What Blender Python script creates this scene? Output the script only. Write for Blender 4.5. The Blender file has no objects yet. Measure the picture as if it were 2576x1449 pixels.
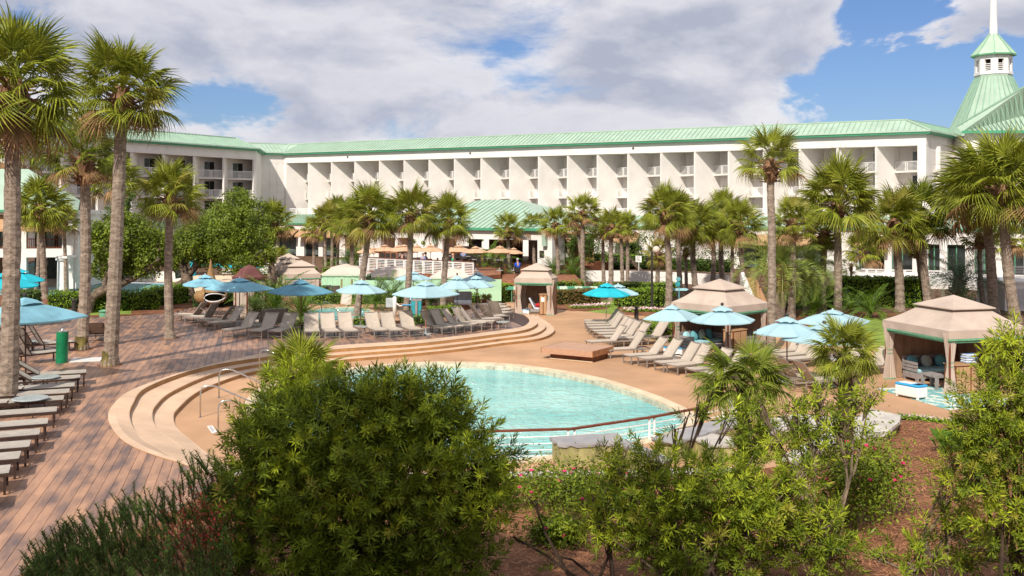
import bpy, bmesh, math, random
import numpy as np
from mathutils import Vector, Matrix
from mathutils.geometry import tessellate_polygon
random.seed(7); rng = np.random.default_rng(7)
sc = bpy.context.scene
COL = sc.collection
R = math.radians
# ------------------------------------------------------------------ camera, sky, sun, exposure
F = 2500.0; H = 6.8; HZ = 525.0; CX = 1288.0     # lens in picture units, eye height, horizon row, middle column
cam = bpy.data.cameras.new('camera'); camo = bpy.data.objects.new('camera', cam); COL.objects.link(camo)
camo.location = (0, 0, H); camo.rotation_euler = (R(90), 0, 0)
cam.sensor_width = 36; cam.lens = F / 2576 * 36; cam.shift_y = -(724.5 - HZ) / 2576
cam.clip_end = 3000; cam.clip_start = 0.1
sc.camera = camo
sun = bpy.data.lights.new('sun', 'SUN'); sun.energy = 4.9; sun.angle = R(0.5); sun.color = (1.0, 0.93, 0.82)
suno = bpy.data.objects.new('sun', sun); COL.objects.link(suno)
SUN = Vector((-0.37, -1.0, 1.0)).normalized()
suno.rotation_euler = SUN.to_track_quat('Z', 'Y').to_euler()
world = bpy.data.worlds.new('World'); sc.world = world; world.use_nodes = True
nt = world.node_tree; nt.nodes.clear()
def nd(t, kind, **kw):
    n = t.nodes.new(kind)
    for k, v in kw.items():
        if k.startswith('i_'):
            n.inputs[int(k[2:])].default_value = v
        else:
            setattr(n, k, v)
    return n
def mth(t, op, a, b=None, clamp=False):
    n = t.nodes.new('ShaderNodeMath'); n.operation = op; n.use_clamp = clamp
    for i, x in enumerate((a, b)):
        if x is None: continue
        if isinstance(x, (int, float)): n.inputs[i].default_value = x
        else: t.links.new(x, n.inputs[i])
    return n.outputs[0]
def build_sky():
    t = nt; L = t.links.new
    sky = nd(t, 'ShaderNodeTexSky', sky_type='NISHITA', sun_disc=False)
    sky.sun_elevation = math.asin(SUN.z); sky.sun_rotation = math.atan2(SUN.x, SUN.y)
    sky.air_density = 1.0; sky.dust_density = 0.6; sky.ozone_density = 2.0
    skyb = nd(t, 'ShaderNodeMixRGB', blend_type='MULTIPLY'); skyb.inputs[0].default_value = 1.0
    L(sky.outputs[0], skyb.inputs[1]); skyb.inputs[2].default_value = SKYTINT
    tc = nd(t, 'ShaderNodeTexCoord')
    sep = nd(t, 'ShaderNodeSeparateXYZ'); L(tc.outputs['Generated'], sep.inputs[0])
    mp = nd(t, 'ShaderNodeMapping'); L(tc.outputs['Generated'], mp.inputs[0])
    mp.inputs['Scale'].default_value = (1.0, 1.0, 2.1); mp.inputs['Location'].default_value = (1.7, 0.4, 0.95)
    n1 = nd(t, 'ShaderNodeTexNoise'); n1.inputs['Scale'].default_value = 4.8; n1.inputs['Detail'].default_value = 10; n1.inputs['Roughness'].default_value = 0.60; n1.inputs['Distortion'].default_value = 0.25
    L(mp.outputs[0], n1.inputs['Vector'])
    mp2 = nd(t, 'ShaderNodeMapping'); L(mp.outputs[0], mp2.inputs[0]); mp2.inputs['Location'].default_value = (0.02, 0.0, 0.06)
    n2 = nd(t, 'ShaderNodeTexNoise'); n2.inputs['Scale'].default_value = 4.8; n2.inputs['Detail'].default_value = 6; n2.inputs['Roughness'].default_value = 0.5; n2.inputs['Distortion'].default_value = 0.25
    L(mp2.outputs[0], n2.inputs['Vector'])
    n3 = nd(t, 'ShaderNodeTexNoise'); n3.inputs['Scale'].default_value = 2.2; n3.inputs['Detail'].default_value = 3
    L(mp.outputs[0], n3.inputs['Vector'])
    # where the blue gaps are (direction of each gap, radius, amount)
    dens = mth(t, 'ADD', n1.outputs[0], CLOUD_BIAS)
    for gx, gz, rad, amt in GAPS:
        g = Vector((gx, 1.0, gz)).normalized()
        dv = nd(t, 'ShaderNodeVectorMath', operation='SUBTRACT'); L(tc.outputs['Generated'], dv.inputs[0]); dv.inputs[1].default_value = g
        sc_ = nd(t, 'ShaderNodeVectorMath', operation='MULTIPLY'); L(dv.outputs[0], sc_.inputs[0]); sc_.inputs[1].default_value = (1 / rad, 1 / rad, 1.9 / rad)
        ln = nd(t, 'ShaderNodeVectorMath', operation='LENGTH'); L(sc_.outputs[0], ln.inputs[0])
        mr = nd(t, 'ShaderNodeMapRange', interpolation_type='SMOOTHSTEP'); L(mth(t, 'ADD', ln.outputs['Value'], mth(t, 'MULTIPLY', mth(t, 'SUBTRACT', n1.outputs[0], 0.5), 4.0)), mr.inputs[0])
        mr.inputs[1].default_value = 0.0; mr.inputs[2].default_value = 1.0; mr.inputs[3].default_value = amt; mr.inputs[4].default_value = 0.0
        dens = mth(t, 'SUBTRACT', dens, mr.outputs[0])
    cov = nd(t, 'ShaderNodeMapRange', interpolation_type='SMOOTHSTEP'); L(dens, cov.inputs[0])
    cov.inputs[1].default_value = 0.38; cov.inputs[2].default_value = 0.60
    dark = mth(t, 'SUBTRACT', n2.outputs[0], n1.outputs[0])
    d2 = nd(t, 'ShaderNodeMapRange'); L(dark, d2.inputs[0]); d2.inputs[1].default_value = -0.06; d2.inputs[2].default_value = 0.10; 
    d3 = nd(t, 'ShaderNodeMapRange'); L(dens, d3.inputs[0]); d3.inputs[1].default_value = 0.5; d3.inputs[2].default_value = 0.8
    d4 = nd(t, 'ShaderNodeMapRange'); L(n3.outputs[0], d4.inputs[0]); d4.inputs[1].default_value = 0.4; d4.inputs[2].default_value = 0.66
    dk = mth(t, 'ADD', mth(t, 'MULTIPLY', d2.outputs[0], 0.62), mth(t, 'ADD', mth(t, 'MULTIPLY', d3.outputs[0], 0.45), mth(t, 'MULTIPLY', d4.outputs[0], 0.30)), True)
    cr = nd(t, 'ShaderNodeMixRGB'); L(dk, cr.inputs[0]); cr.inputs[1].default_value = CLOUD_LIT; cr.inputs[2].default_value = CLOUD_DARK
    mx = nd(t, 'ShaderNodeMixRGB'); L(cov.outputs[0], mx.inputs[0]); L(skyb.outputs[0], mx.inputs[1]); L(cr.outputs[0], mx.inputs[2])
    bg = nd(t, 'ShaderNodeBackground'); L(mx.outputs[0], bg.inputs[0]); bg.inputs[1].default_value = 0.092
    out = nd(t, 'ShaderNodeOutputWorld'); L(bg.outputs[0], out.inputs[0])
SKYTINT = (0.60, 0.72, 0.98, 1)
CLOUD_BIAS = 0.13
CLOUD_LIT = (9.2, 9.0, 9.2, 1); CLOUD_DARK = (4.3, 4.6, 5.7, 1)
GAPS = [(0.45, 0.12, 0.13, 0.40), (0.39, 0.20, 0.09, 0.40), (0.47, 0.06, 0.09, 0.30), (-0.29, 0.10, 0.08, 0.26), (-0.20, 0.05, 0.06, 0.16), (0.02, 0.135, 0.05, 0.10), (-0.42, 0.20, 0.10, 0.15), (-0.12, 0.06, 0.05, 0.12)]
build_sky()
sc.view_settings.view_transform = 'Standard'; sc.view_settings.look = 'None'; sc.view_settings.gamma = 1
sc.view_settings.use_curve_mapping = False
sc.view_settings.exposure = 0.18
sc.cycles.max_bounces = 6; sc.cycles.transparent_max_bounces = 8; sc.cycles.caustics_reflective = False; sc.cycles.caustics_refractive = False
try: sc.cycles.use_denoising = True
except Exception: pass

# ------------------------------------------------------------------ where things stand
def G(u, v, z=0.0):
    d = F * (H - z) / (v - HZ)
    return Vector(((u - CX) * d / F, d, z))
def S(u, v, d):
    return Vector(((u - CX) * d / F, d, H + (HZ - v) * d / F))
DK = 0.45      # height of the wooden deck

# ------------------------------------------------------------------ tags
def tag(o, label=None, cat=None, group=None, kind=None):
    if label: o['label'] = label
    if cat: o['category'] = cat
    if group: o['group'] = group
    if kind: o['kind'] = kind
    return o
def empty(name, loc=(0, 0, 0), rz=0.0, label=None, cat=None, group=None, scale=1.0):
    o = bpy.data.objects.new(name, None); COL.objects.link(o); o.location = loc; o.rotation_euler = (0, 0, rz)
    o.scale = (scale, scale, scale); o.empty_display_size = 0.2
    return tag(o, label, cat, group)
KIDS = {}
def link(o, parent=None):
    COL.objects.link(o)
    if parent is not None:
        o.parent = parent; KIDS.setdefault(parent.name, []).append(o)
    return o
def copy_tree(o, parent=None):
    c = o.copy(); 
    for k in list(c.keys()):
        if k in ('label', 'category', 'group') and parent is None: del c[k]
    link(c, parent)
    for ch in KIDS.get(o.name, []): copy_tree(ch, c)
    return c
ORD = ['first', 'second', 'third', 'fourth', 'fifth', 'sixth', 'seventh', 'eighth', 'ninth', 'tenth', 'eleventh', 'twelfth', 'thirteenth']

# ------------------------------------------------------------------ materials
MATS = {}
def mat(name, col, rough=0.7, var=0.12, scale=3.0, bump=0.0, bscale=None, spec=0.3, metal=0.0, stretch=None, obj=0.0, col2=None, island=0.0, transl=0.0, detail=5):
    m = bpy.data.materials.new(name); m.use_nodes = True; t = m.node_tree; L = t.links.new
    b = t.nodes['Principled BSDF']; out = t.nodes['Material Output']
    b.inputs['Roughness'].default_value = rough; b.inputs['Metallic'].default_value = metal
    b.inputs['Specular IOR Level'].default_value = spec
    tc = nd(t, 'ShaderNodeNewGeometry'); vec = tc.outputs['Position']
    if stretch:
        mp = nd(t, 'ShaderNodeMapping'); L(vec, mp.inputs[0]); mp.inputs['Scale'].default_value = stretch; vec = mp.outputs[0]
    n = nd(t, 'ShaderNodeTexNoise'); n.inputs['Scale'].default_value = scale; n.inputs['Detail'].default_value = detail; n.inputs['Roughness'].default_value = 0.6
    L(vec, n.inputs['Vector'])
    c2 = col2 if col2 else tuple(min(1, x * (1 - 2.2 * var)) for x in col[:3])
    c1 = col if col2 else tuple(min(1, x * (1 + 1.2 * var)) for x in col[:3])
    mr = nd(t, 'ShaderNodeMapRange'); L(n.outputs[0], mr.inputs[0]); mr.inputs[1].default_value = 0.32; mr.inputs[2].default_value = 0.68
    fac = mr.outputs[0]
    if island > 0:
        f2 = mth(t, 'MULTIPLY', tc.outputs['Random Per Island'], island)
        fac = mth(t, 'ADD', mth(t, 'MULTIPLY', fac, 1 - island), f2, True)
    if obj > 0:
        oi = nd(t, 'ShaderNodeObjectInfo')
        f2 = mth(t, 'MULTIPLY', oi.outputs['Random'], obj)
        fac = mth(t, 'ADD', mth(t, 'MULTIPLY', fac, 1 - obj), f2, True)
    mx = nd(t, 'ShaderNodeMixRGB'); L(fac, mx.inputs[0]); mx.inputs[1].default_value = (*c2[:3], 1); mx.inputs[2].default_value = (*c1[:3], 1)
    L(mx.outputs[0], b.inputs['Base Color'])
    if bump > 0:
        nb = nd(t, 'ShaderNodeTexNoise'); nb.inputs['Scale'].default_value = bscale or scale * 4; nb.inputs['Detail'].default_value = 4
        L(vec, nb.inputs['Vector'])
        bp = nd(t, 'ShaderNodeBump'); bp.inputs['Strength'].default_value = bump; bp.inputs['Distance'].default_value = 0.03
        L(nb.outputs[0], bp.inputs['Height']); L(bp.outputs[0], b.inputs['Normal'])
    if transl > 0:
        tr = nd(t, 'ShaderNodeBsdfTranslucent'); L(mx.outputs[0], tr.inputs[0])
        ms = nd(t, 'ShaderNodeMixShader'); ms.inputs[0].default_value = transl
        L(b.outputs[0], ms.inputs[1]); L(tr.outputs[0], ms.inputs[2]); L(ms.outputs[0], out.inputs[0])
    MATS[name] = m
    return m
M = MATS
mat('white_stucco', (0.76, 0.715, 0.675), 0.85, 0.05, 0.35, 0.15, 6)
mat('white_paint', (0.80, 0.78, 0.76), 0.5, 0.03, 1.5)
mat('roof_green', (0.36, 0.475, 0.375), 0.45, 0.06, 0.5, spec=0.4)
mat('roof_pale', (0.42, 0.60, 0.42), 0.5, 0.08, 0.8)
mat('roof_seam', (0.25, 0.40, 0.30), 0.5, 0.06, 1)
mat('gutter_green', (0.07, 0.30, 0.17), 0.5, 0.06, 1)
mat('trim_green', (0.09, 0.27, 0.15), 0.7, 0.1, 4)
mat('glass_dark', (0.02, 0.025, 0.025), 0.08, 0.3, 0.4, spec=0.6)
mat('glass_curtain', (0.13, 0.16, 0.15), 0.2, 0.3, 0.8, spec=0.6)
mat('awning_tan', (0.46, 0.27, 0.15), 0.8, 0.06, 2)
mat('wood_wall', (0.15, 0.05, 0.02), 0.6, 0.2, 2)
mat('terrace_wood', (0.30, 0.12, 0.06), 0.6, 0.2, 2)
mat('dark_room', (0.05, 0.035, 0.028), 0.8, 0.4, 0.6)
mat('pool_deck', (0.47, 0.275, 0.155), 0.75, 0.10, 0.35, 0.12, 20)
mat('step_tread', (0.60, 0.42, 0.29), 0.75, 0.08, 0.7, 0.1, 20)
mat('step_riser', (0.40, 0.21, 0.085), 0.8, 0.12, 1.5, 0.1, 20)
mat('coping', (0.66, 0.52, 0.36), 0.7, 0.12, 1.2, obj=0.3)
mat('pool_tile', (0.58, 0.52, 0.40), 0.35, 0.2, 6, obj=0.3)
mat('pool_floor', (0.62, 0.80, 0.80), 0.6, 0.05, 1)
mat('mulch', (0.27, 0.115, 0.055), 0.95, 0.4, 1.2, 0.8, 14, col2=(0.10, 0.035, 0.016))
mat('straw', (0.52, 0.25, 0.12), 0.8, 0.3, 2.0, col2=(0.20, 0.075, 0.03), island=0.7)
mat('grass', (0.20, 0.28, 0.045), 0.9, 0.2, 1.2, 0.5, 30)
mat('grass_blade', (0.16, 0.30, 0.04), 0.6, 0.2, 1.2, island=0.7, col2=(0.05, 0.12, 0.015), transl=0.25)
mat('ground', (0.14, 0.075, 0.04), 0.95, 0.3, 0.8, 0.5, 8)
mat('stone_pale', (0.50, 0.46, 0.41), 0.85, 0.12, 1.5, 0.5, 8)
mat('slate', (0.24, 0.235, 0.25), 0.6, 0.25, 1.2, 0.5, 5, col2=(0.36, 0.34, 0.33))
mat('stone_olive', (0.34, 0.30, 0.13), 0.85, 0.25, 2, 0.5, 9)
mat('bench_wood', (0.50, 0.30, 0.20), 0.5, 0.2, 2.0, stretch=(1, 8, 14), col2=(0.38, 0.21, 0.13))
mat('bench_base', (0.20, 0.075, 0.03), 0.6, 0.2, 3)
mat('steel', (0.55, 0.53, 0.50), 0.22, 0.1, 4, metal=0.9)
mat('sling', (0.46, 0.39, 0.32), 0.85, 0.06, 5, obj=0.25)
mat('sling_dark', (0.37, 0.33, 0.285), 0.8, 0.10, 5, obj=0.3)
mat('frame_taupe', (0.36, 0.31, 0.27), 0.4, 0.08, 5, metal=0.4)
mat('frame_dark', (0.055, 0.032, 0.024), 0.4, 0.1, 5)
mat('table_top', (0.42, 0.47, 0.48), 0.15, 0.1, 3, spec=0.6)
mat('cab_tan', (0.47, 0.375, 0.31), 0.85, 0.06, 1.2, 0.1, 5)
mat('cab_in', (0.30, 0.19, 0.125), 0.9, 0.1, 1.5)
mat('cab_peach', (0.60, 0.49, 0.42), 0.85, 0.03, 1.2)
mat('mint', (0.42, 0.66, 0.44), 0.85, 0.04, 1)
mat('cab_trim', (0.14, 0.34, 0.20), 0.8, 0.1, 6)
mat('maroon', (0.15, 0.055, 0.05), 0.7, 0.1, 2)
mat('cabinet_tan', (0.42, 0.25, 0.13), 0.6, 0.06, 3)
mat('cabinet_brown', (0.16, 0.045, 0.02), 0.5, 0.1, 3)
mat('grey_wood', (0.30, 0.27, 0.26), 0.6, 0.1, 4)
mat('cushion_teal', (0.13, 0.36, 0.40), 0.9, 0.1, 5)
mat('cushion_light', (0.35, 0.62, 0.68), 0.9, 0.08, 5)
mat('cushion_pattern', (0.45, 0.47, 0.42), 0.9, 0.2, 14)
mat('towel_white', (0.75, 0.76, 0.78), 0.95, 0.05, 8)
mat('cooler_blue', (0.04, 0.33, 0.62), 0.35, 0.05, 3)
mat('plastic_white', (0.78, 0.77, 0.74), 0.35, 0.03, 3)
mat('black', (0.015, 0.015, 0.016), 0.5, 0.1, 3)
mat('metal_dark', (0.04, 0.035, 0.03), 0.45, 0.1, 5)
mat('pole_wood', (0.36, 0.16, 0.07), 0.5, 0.15, 6)
mat('pole_dark', (0.06, 0.03, 0.025), 0.5, 0.1, 6)
mat('base_stone', (0.33, 0.34, 0.34), 0.6, 0.1, 5)
mat('umb_light', (0.37, 0.56, 0.62), 0.8, 0.03, 2, transl=0.15)
mat('umb_shaded', (0.14, 0.34, 0.45), 0.8, 0.10, 0.9, transl=0.1)  # pale umbrella cloth with tree shade put into a darker blue
mat('umb_dappled', (0.22, 0.46, 0.57), 0.8, 0.15, 0.9, transl=0.1)  # umbrella blue darkened and mottled in the colour for leaf shade
mat('umb_turq', (0.02, 0.47, 0.58), 0.75, 0.05, 2, transl=0.15)
mat('umb_tan', (0.62, 0.40, 0.25), 0.85, 0.05, 2, transl=0.15)
mat('shower_green', (0.008, 0.19, 0.075), 0.35, 0.15, 2)
mat('teal_panel', (0.04, 0.32, 0.36), 0.5, 0.1, 3)
mat('trunk', (0.37, 0.29, 0.225), 0.95, 0.3, 3.0, 1.0, 9, stretch=(1.6, 1.6, 3.0), col2=(0.14, 0.105, 0.08))
mat('trunk_dark', (0.10, 0.06, 0.045), 0.95, 0.3, 3, 0.8, 9, stretch=(1, 1, 3.5))
mat('moss', (0.16, 0.13, 0.04), 0.95, 0.3, 4)
mat('bark', (0.17, 0.125, 0.09), 0.95, 0.35, 4, 0.9, 14)
mat('boot', (0.30, 0.165, 0.09), 0.9, 0.3, 6, island=0.6, col2=(0.09, 0.04, 0.022))
mat('frond', (0.40, 0.42, 0.045), 0.45, 0.2, 1.4, island=0.65, col2=(0.045, 0.08, 0.008), spec=0.18, transl=0.22)
mat('frond_dark', (0.28, 0.33, 0.035), 0.45, 0.2, 1.4, island=0.65, col2=(0.028, 0.055, 0.007), spec=0.18, transl=0.2)
mat('frond_yellow', (0.38, 0.36, 0.06), 0.5, 0.2, 1.6, island=0.6, col2=(0.20, 0.17, 0.03), transl=0.25)
mat('frond_dry', (0.30, 0.17, 0.08), 0.8, 0.2, 1.6, island=0.6)
mat('sago', (0.20, 0.31, 0.03), 0.4, 0.2, 2, island=0.6, col2=(0.025, 0.07, 0.012), transl=0.15)
mat('pindo', (0.36, 0.42, 0.07), 0.5, 0.2, 1.5, island=0.6, col2=(0.09, 0.15, 0.04), transl=0.2)
mat('pindo_blue', (0.24, 0.33, 0.20), 0.5, 0.2, 1.5, island=0.6, col2=(0.10, 0.16, 0.09), transl=0.2)
mat('oak_leaf', (0.27, 0.345, 0.03), 0.5, 0.2, 0.7, island=0.55, col2=(0.035, 0.065, 0.008), transl=0.2)
mat('dark_leaf', (0.12, 0.19, 0.02), 0.5, 0.2, 0.7, island=0.55, col2=(0.02, 0.045, 0.008), transl=0.15)
mat('hedge_leaf', (0.30, 0.44, 0.03), 0.45, 0.2, 0.9, island=0.6, col2=(0.025, 0.075, 0.008), transl=0.15)
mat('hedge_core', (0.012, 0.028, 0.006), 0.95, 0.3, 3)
mat('hedge_red', (0.23, 0.18, 0.035), 0.6, 0.2, 1.5, island=0.7, col2=(0.10, 0.045, 0.02), transl=0.1)
mat('shrub_leaf', (0.30, 0.38, 0.03), 0.42, 0.2, 1.1, island=0.6, col2=(0.018, 0.045, 0.007), spec=0.15, transl=0.2)
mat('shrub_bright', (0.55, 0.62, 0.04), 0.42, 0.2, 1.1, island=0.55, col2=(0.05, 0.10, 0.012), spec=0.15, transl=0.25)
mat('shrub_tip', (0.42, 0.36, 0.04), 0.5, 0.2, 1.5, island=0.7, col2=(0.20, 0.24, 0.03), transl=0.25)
mat('rosemary', (0.22, 0.36, 0.05), 0.5, 0.2, 1.1, island=0.55, col2=(0.010, 0.032, 0.009), transl=0.1)
mat('twig', (0.22, 0.16, 0.11), 0.9, 0.3, 6)
mat('twig_dark', (0.07, 0.045, 0.03), 0.9, 0.3, 6)
mat('petal_pink', (0.72, 0.03, 0.16), 0.6, 0.15, 8)
mat('petal_pale', (0.75, 0.42, 0.48), 0.6, 0.2, 8, island=0.8, col2=(0.8, 0.72, 0.68))
mat('petal_orange', (0.75, 0.22, 0.04), 0.6, 0.2, 8, island=0.8, col2=(0.7, 0.45, 0.08))
mat('petal_red', (0.5, 0.02, 0.02), 0.6, 0.2, 8)
mat('red_leaf', (0.33, 0.03, 0.025), 0.6, 0.3, 8)
mat('wicker', (0.33, 0.19, 0.08), 0.7, 0.25, 14, 0.8, 40)
mat('wicker_dark', (0.12, 0.05, 0.02), 0.7, 0.25, 14, 0.8, 40)
mat('skin', (0.5, 0.28, 0.19), 0.6, 0.05, 5)
mat('hair_grey', (0.4, 0.4, 0.4), 0.8, 0.1, 9)
mat('hair_dark', (0.03, 0.02, 0.015), 0.6, 0.1, 9)
mat('cloth_blue', (0.01, 0.08, 0.45), 0.9, 0.1, 5)
mat('cloth_pale', (0.25, 0.32, 0.55), 0.9, 0.1, 5)
mat('cloth_green', (0.02, 0.40, 0.20), 0.9, 0.1, 5)
mat('cloth_black', (0.02, 0.02, 0.025), 0.9, 0.1, 5)
mat('print_grey', (0.35, 0.30, 0.30), 0.8, 0.1, 5)

def striped(name, c1, c2, axis, freq):
    m = bpy.data.materials.new(name); m.use_nodes = True; t = m.node_tree; b = t.nodes['Principled BSDF']; b.inputs['Roughness'].default_value = 0.9
    tc = nd(t, 'ShaderNodeTexCoord'); sp = nd(t, 'ShaderNodeSeparateXYZ'); t.links.new(tc.outputs['Object'], sp.inputs[0])
    f = mth(t, 'GREATER_THAN', mth(t, 'FRACT', mth(t, 'MULTIPLY', sp.outputs[axis], freq)), 0.5)
    mx = nd(t, 'ShaderNodeMixRGB'); t.links.new(f, mx.inputs[0]); mx.inputs[1].default_value = (*c1, 1); mx.inputs[2].default_value = (*c2, 1)
    t.links.new(mx.outputs[0], b.inputs['Base Color']); MATS[name] = m
striped('stripe_blue', (0.72, 0.73, 0.78), (0.10, 0.16, 0.38), 1, 9)
striped('stripe_towel', (0.75, 0.76, 0.78), (0.16, 0.28, 0.52), 2, 17)
striped('stripe_green', (0.42, 0.52, 0.40), (0.06, 0.22, 0.13), 0, .9)
def board_mat():
    m = bpy.data.materials.new('deck_board'); m.use_nodes = True; t = m.node_tree; L = t.links.new; b = t.nodes['Principled BSDF']
    b.inputs['Roughness'].default_value = 0.42; b.inputs['Specular IOR Level'].default_value = 0.45
    g = nd(t, 'ShaderNodeNewGeometry')
    mp = nd(t, 'ShaderNodeMapping', vector_type='POINT'); L(g.outputs['Position'], mp.inputs[0]); mp.inputs['Rotation'].default_value = (0, 0, BOARD_ROT)
    mp2 = nd(t, 'ShaderNodeMapping'); L(mp.outputs[0], mp2.inputs[0]); mp2.inputs['Scale'].default_value = (2.2, 0.55, 1)
    n = nd(t, 'ShaderNodeTexNoise'); n.inputs['Scale'].default_value = 1.6; n.inputs['Detail'].default_value = 4; L(mp2.outputs[0], n.inputs['Vector'])
    mp3 = nd(t, 'ShaderNodeMapping'); L(mp.outputs[0], mp3.inputs[0]); mp3.inputs['Scale'].default_value = (40, 1.2, 1)
    n2 = nd(t, 'ShaderNodeTexNoise'); n2.inputs['Scale'].default_value = 1.0; n2.inputs['Detail'].default_value = 3; L(mp3.outputs[0], n2.inputs['Vector'])
    r = nd(t, 'ShaderNodeMapRange'); L(n.outputs[0], r.inputs[0]); r.inputs[1].default_value = 0.36; r.inputs[2].default_value = 0.64
    f = mth(t, 'ADD', mth(t, 'MULTIPLY', r.outputs[0], 0.46), mth(t, 'ADD', mth(t, 'MULTIPLY', g.outputs['Random Per Island'], 0.36), mth(t, 'MULTIPLY', n2.outputs[0], 0.15)), True)
    oi = nd(t, 'ShaderNodeObjectInfo'); f = mth(t, 'ADD', f, mth(t, 'MULTIPLY', mth(t, 'SUBTRACT', oi.outputs['Random'], 0.5), 0.3), True)
    cr = nd(t, 'ShaderNodeValToRGB'); L(f, cr.inputs[0]); e = cr.color_ramp.elements
    e[0].position = 0.15; e[0].color = (0.135, 0.092, 0.085, 1); e[1].position = 0.9; e[1].color = (0.50, 0.275, 0.165, 1)
    x = e.new(0.5); x.color = (0.32, 0.18, 0.12, 1)
    L(cr.outputs[0], b.inputs['Base Color'])
    MATS['deck_board'] = m
BOARD_DIR = Vector((-0.25, 0.968, 0)).normalized(); BOARD_N = Vector((BOARD_DIR.y, -BOARD_DIR.x, 0))
BOARD_ROT = -math.atan2(BOARD_N.y, BOARD_N.x)
board_mat()
def water_mat(name, deep, shallow, scale):
    m = bpy.data.materials.new(name); m.use_nodes = True; t = m.node_tree; L = t.links.new; b = t.nodes['Principled BSDF']
    g = nd(t, 'ShaderNodeNewGeometry')
    mp = nd(t, 'ShaderNodeMapping'); L(g.outputs['Position'], mp.inputs[0]); mp.inputs['Scale'].default_value = (0.8, 1.25, 1); mp.inputs['Rotation'].default_value = (0, 0, 0.3)
    n = nd(t, 'ShaderNodeTexNoise'); n.inputs['Scale'].default_value = scale; n.inputs['Detail'].default_value = 4; n.inputs['Distortion'].default_value = 1.2; L(mp.outputs[0], n.inputs['Vector'])
    n2 = nd(t, 'ShaderNodeTexNoise'); n2.inputs['Scale'].default_value = 0.3; n2.inputs['Detail'].default_value = 2; L(mp.outputs[0], n2.inputs['Vector'])
    bp = nd(t, 'ShaderNodeBump'); bp.inputs['Strength'].default_value = 1.0; bp.inputs['Distance'].default_value = 0.45; 
    n4 = nd(t, 'ShaderNodeTexNoise'); n4.inputs['Scale'].default_value = scale * 3.4; n4.inputs['Detail'].default_value = 3; L(mp.outputs[0], n4.inputs['Vector']); L(mth(t, 'ADD', n.outputs[0], mth(t, 'MULTIPLY', n4.outputs[0], 0.35)), bp.inputs['Height'])
    mx = nd(t, 'ShaderNodeMixRGB'); mr = nd(t, 'ShaderNodeMapRange'); L(n2.outputs[0], mr.inputs[0]); mr.inputs[1].default_value = 0.3; mr.inputs[2].default_value = 0.7
    L(mr.outputs[0], mx.inputs[0]); mx.inputs[1].default_value = (*deep, 1); mx.inputs[2].default_value = (*shallow, 1)
    L(mx.outputs[0], b.inputs['Base Color']); L(bp.outputs[0], b.inputs['Normal'])
    b.inputs['Roughness'].default_value = 0.05; b.inputs['IOR'].default_value = 1.33; b.inputs['Specular IOR Level'].default_value = 0.8
    b.inputs['Transmission Weight'].default_value = 0.0
    MATS[name] = m
water_mat('pool_water', (0.13, 0.48, 0.49), (0.33, 0.67, 0.655), 2.3)
water_mat('pool_water_far', (0.10, 0.40, 0.40), (0.22, 0.55, 0.52), 2.0)

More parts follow.
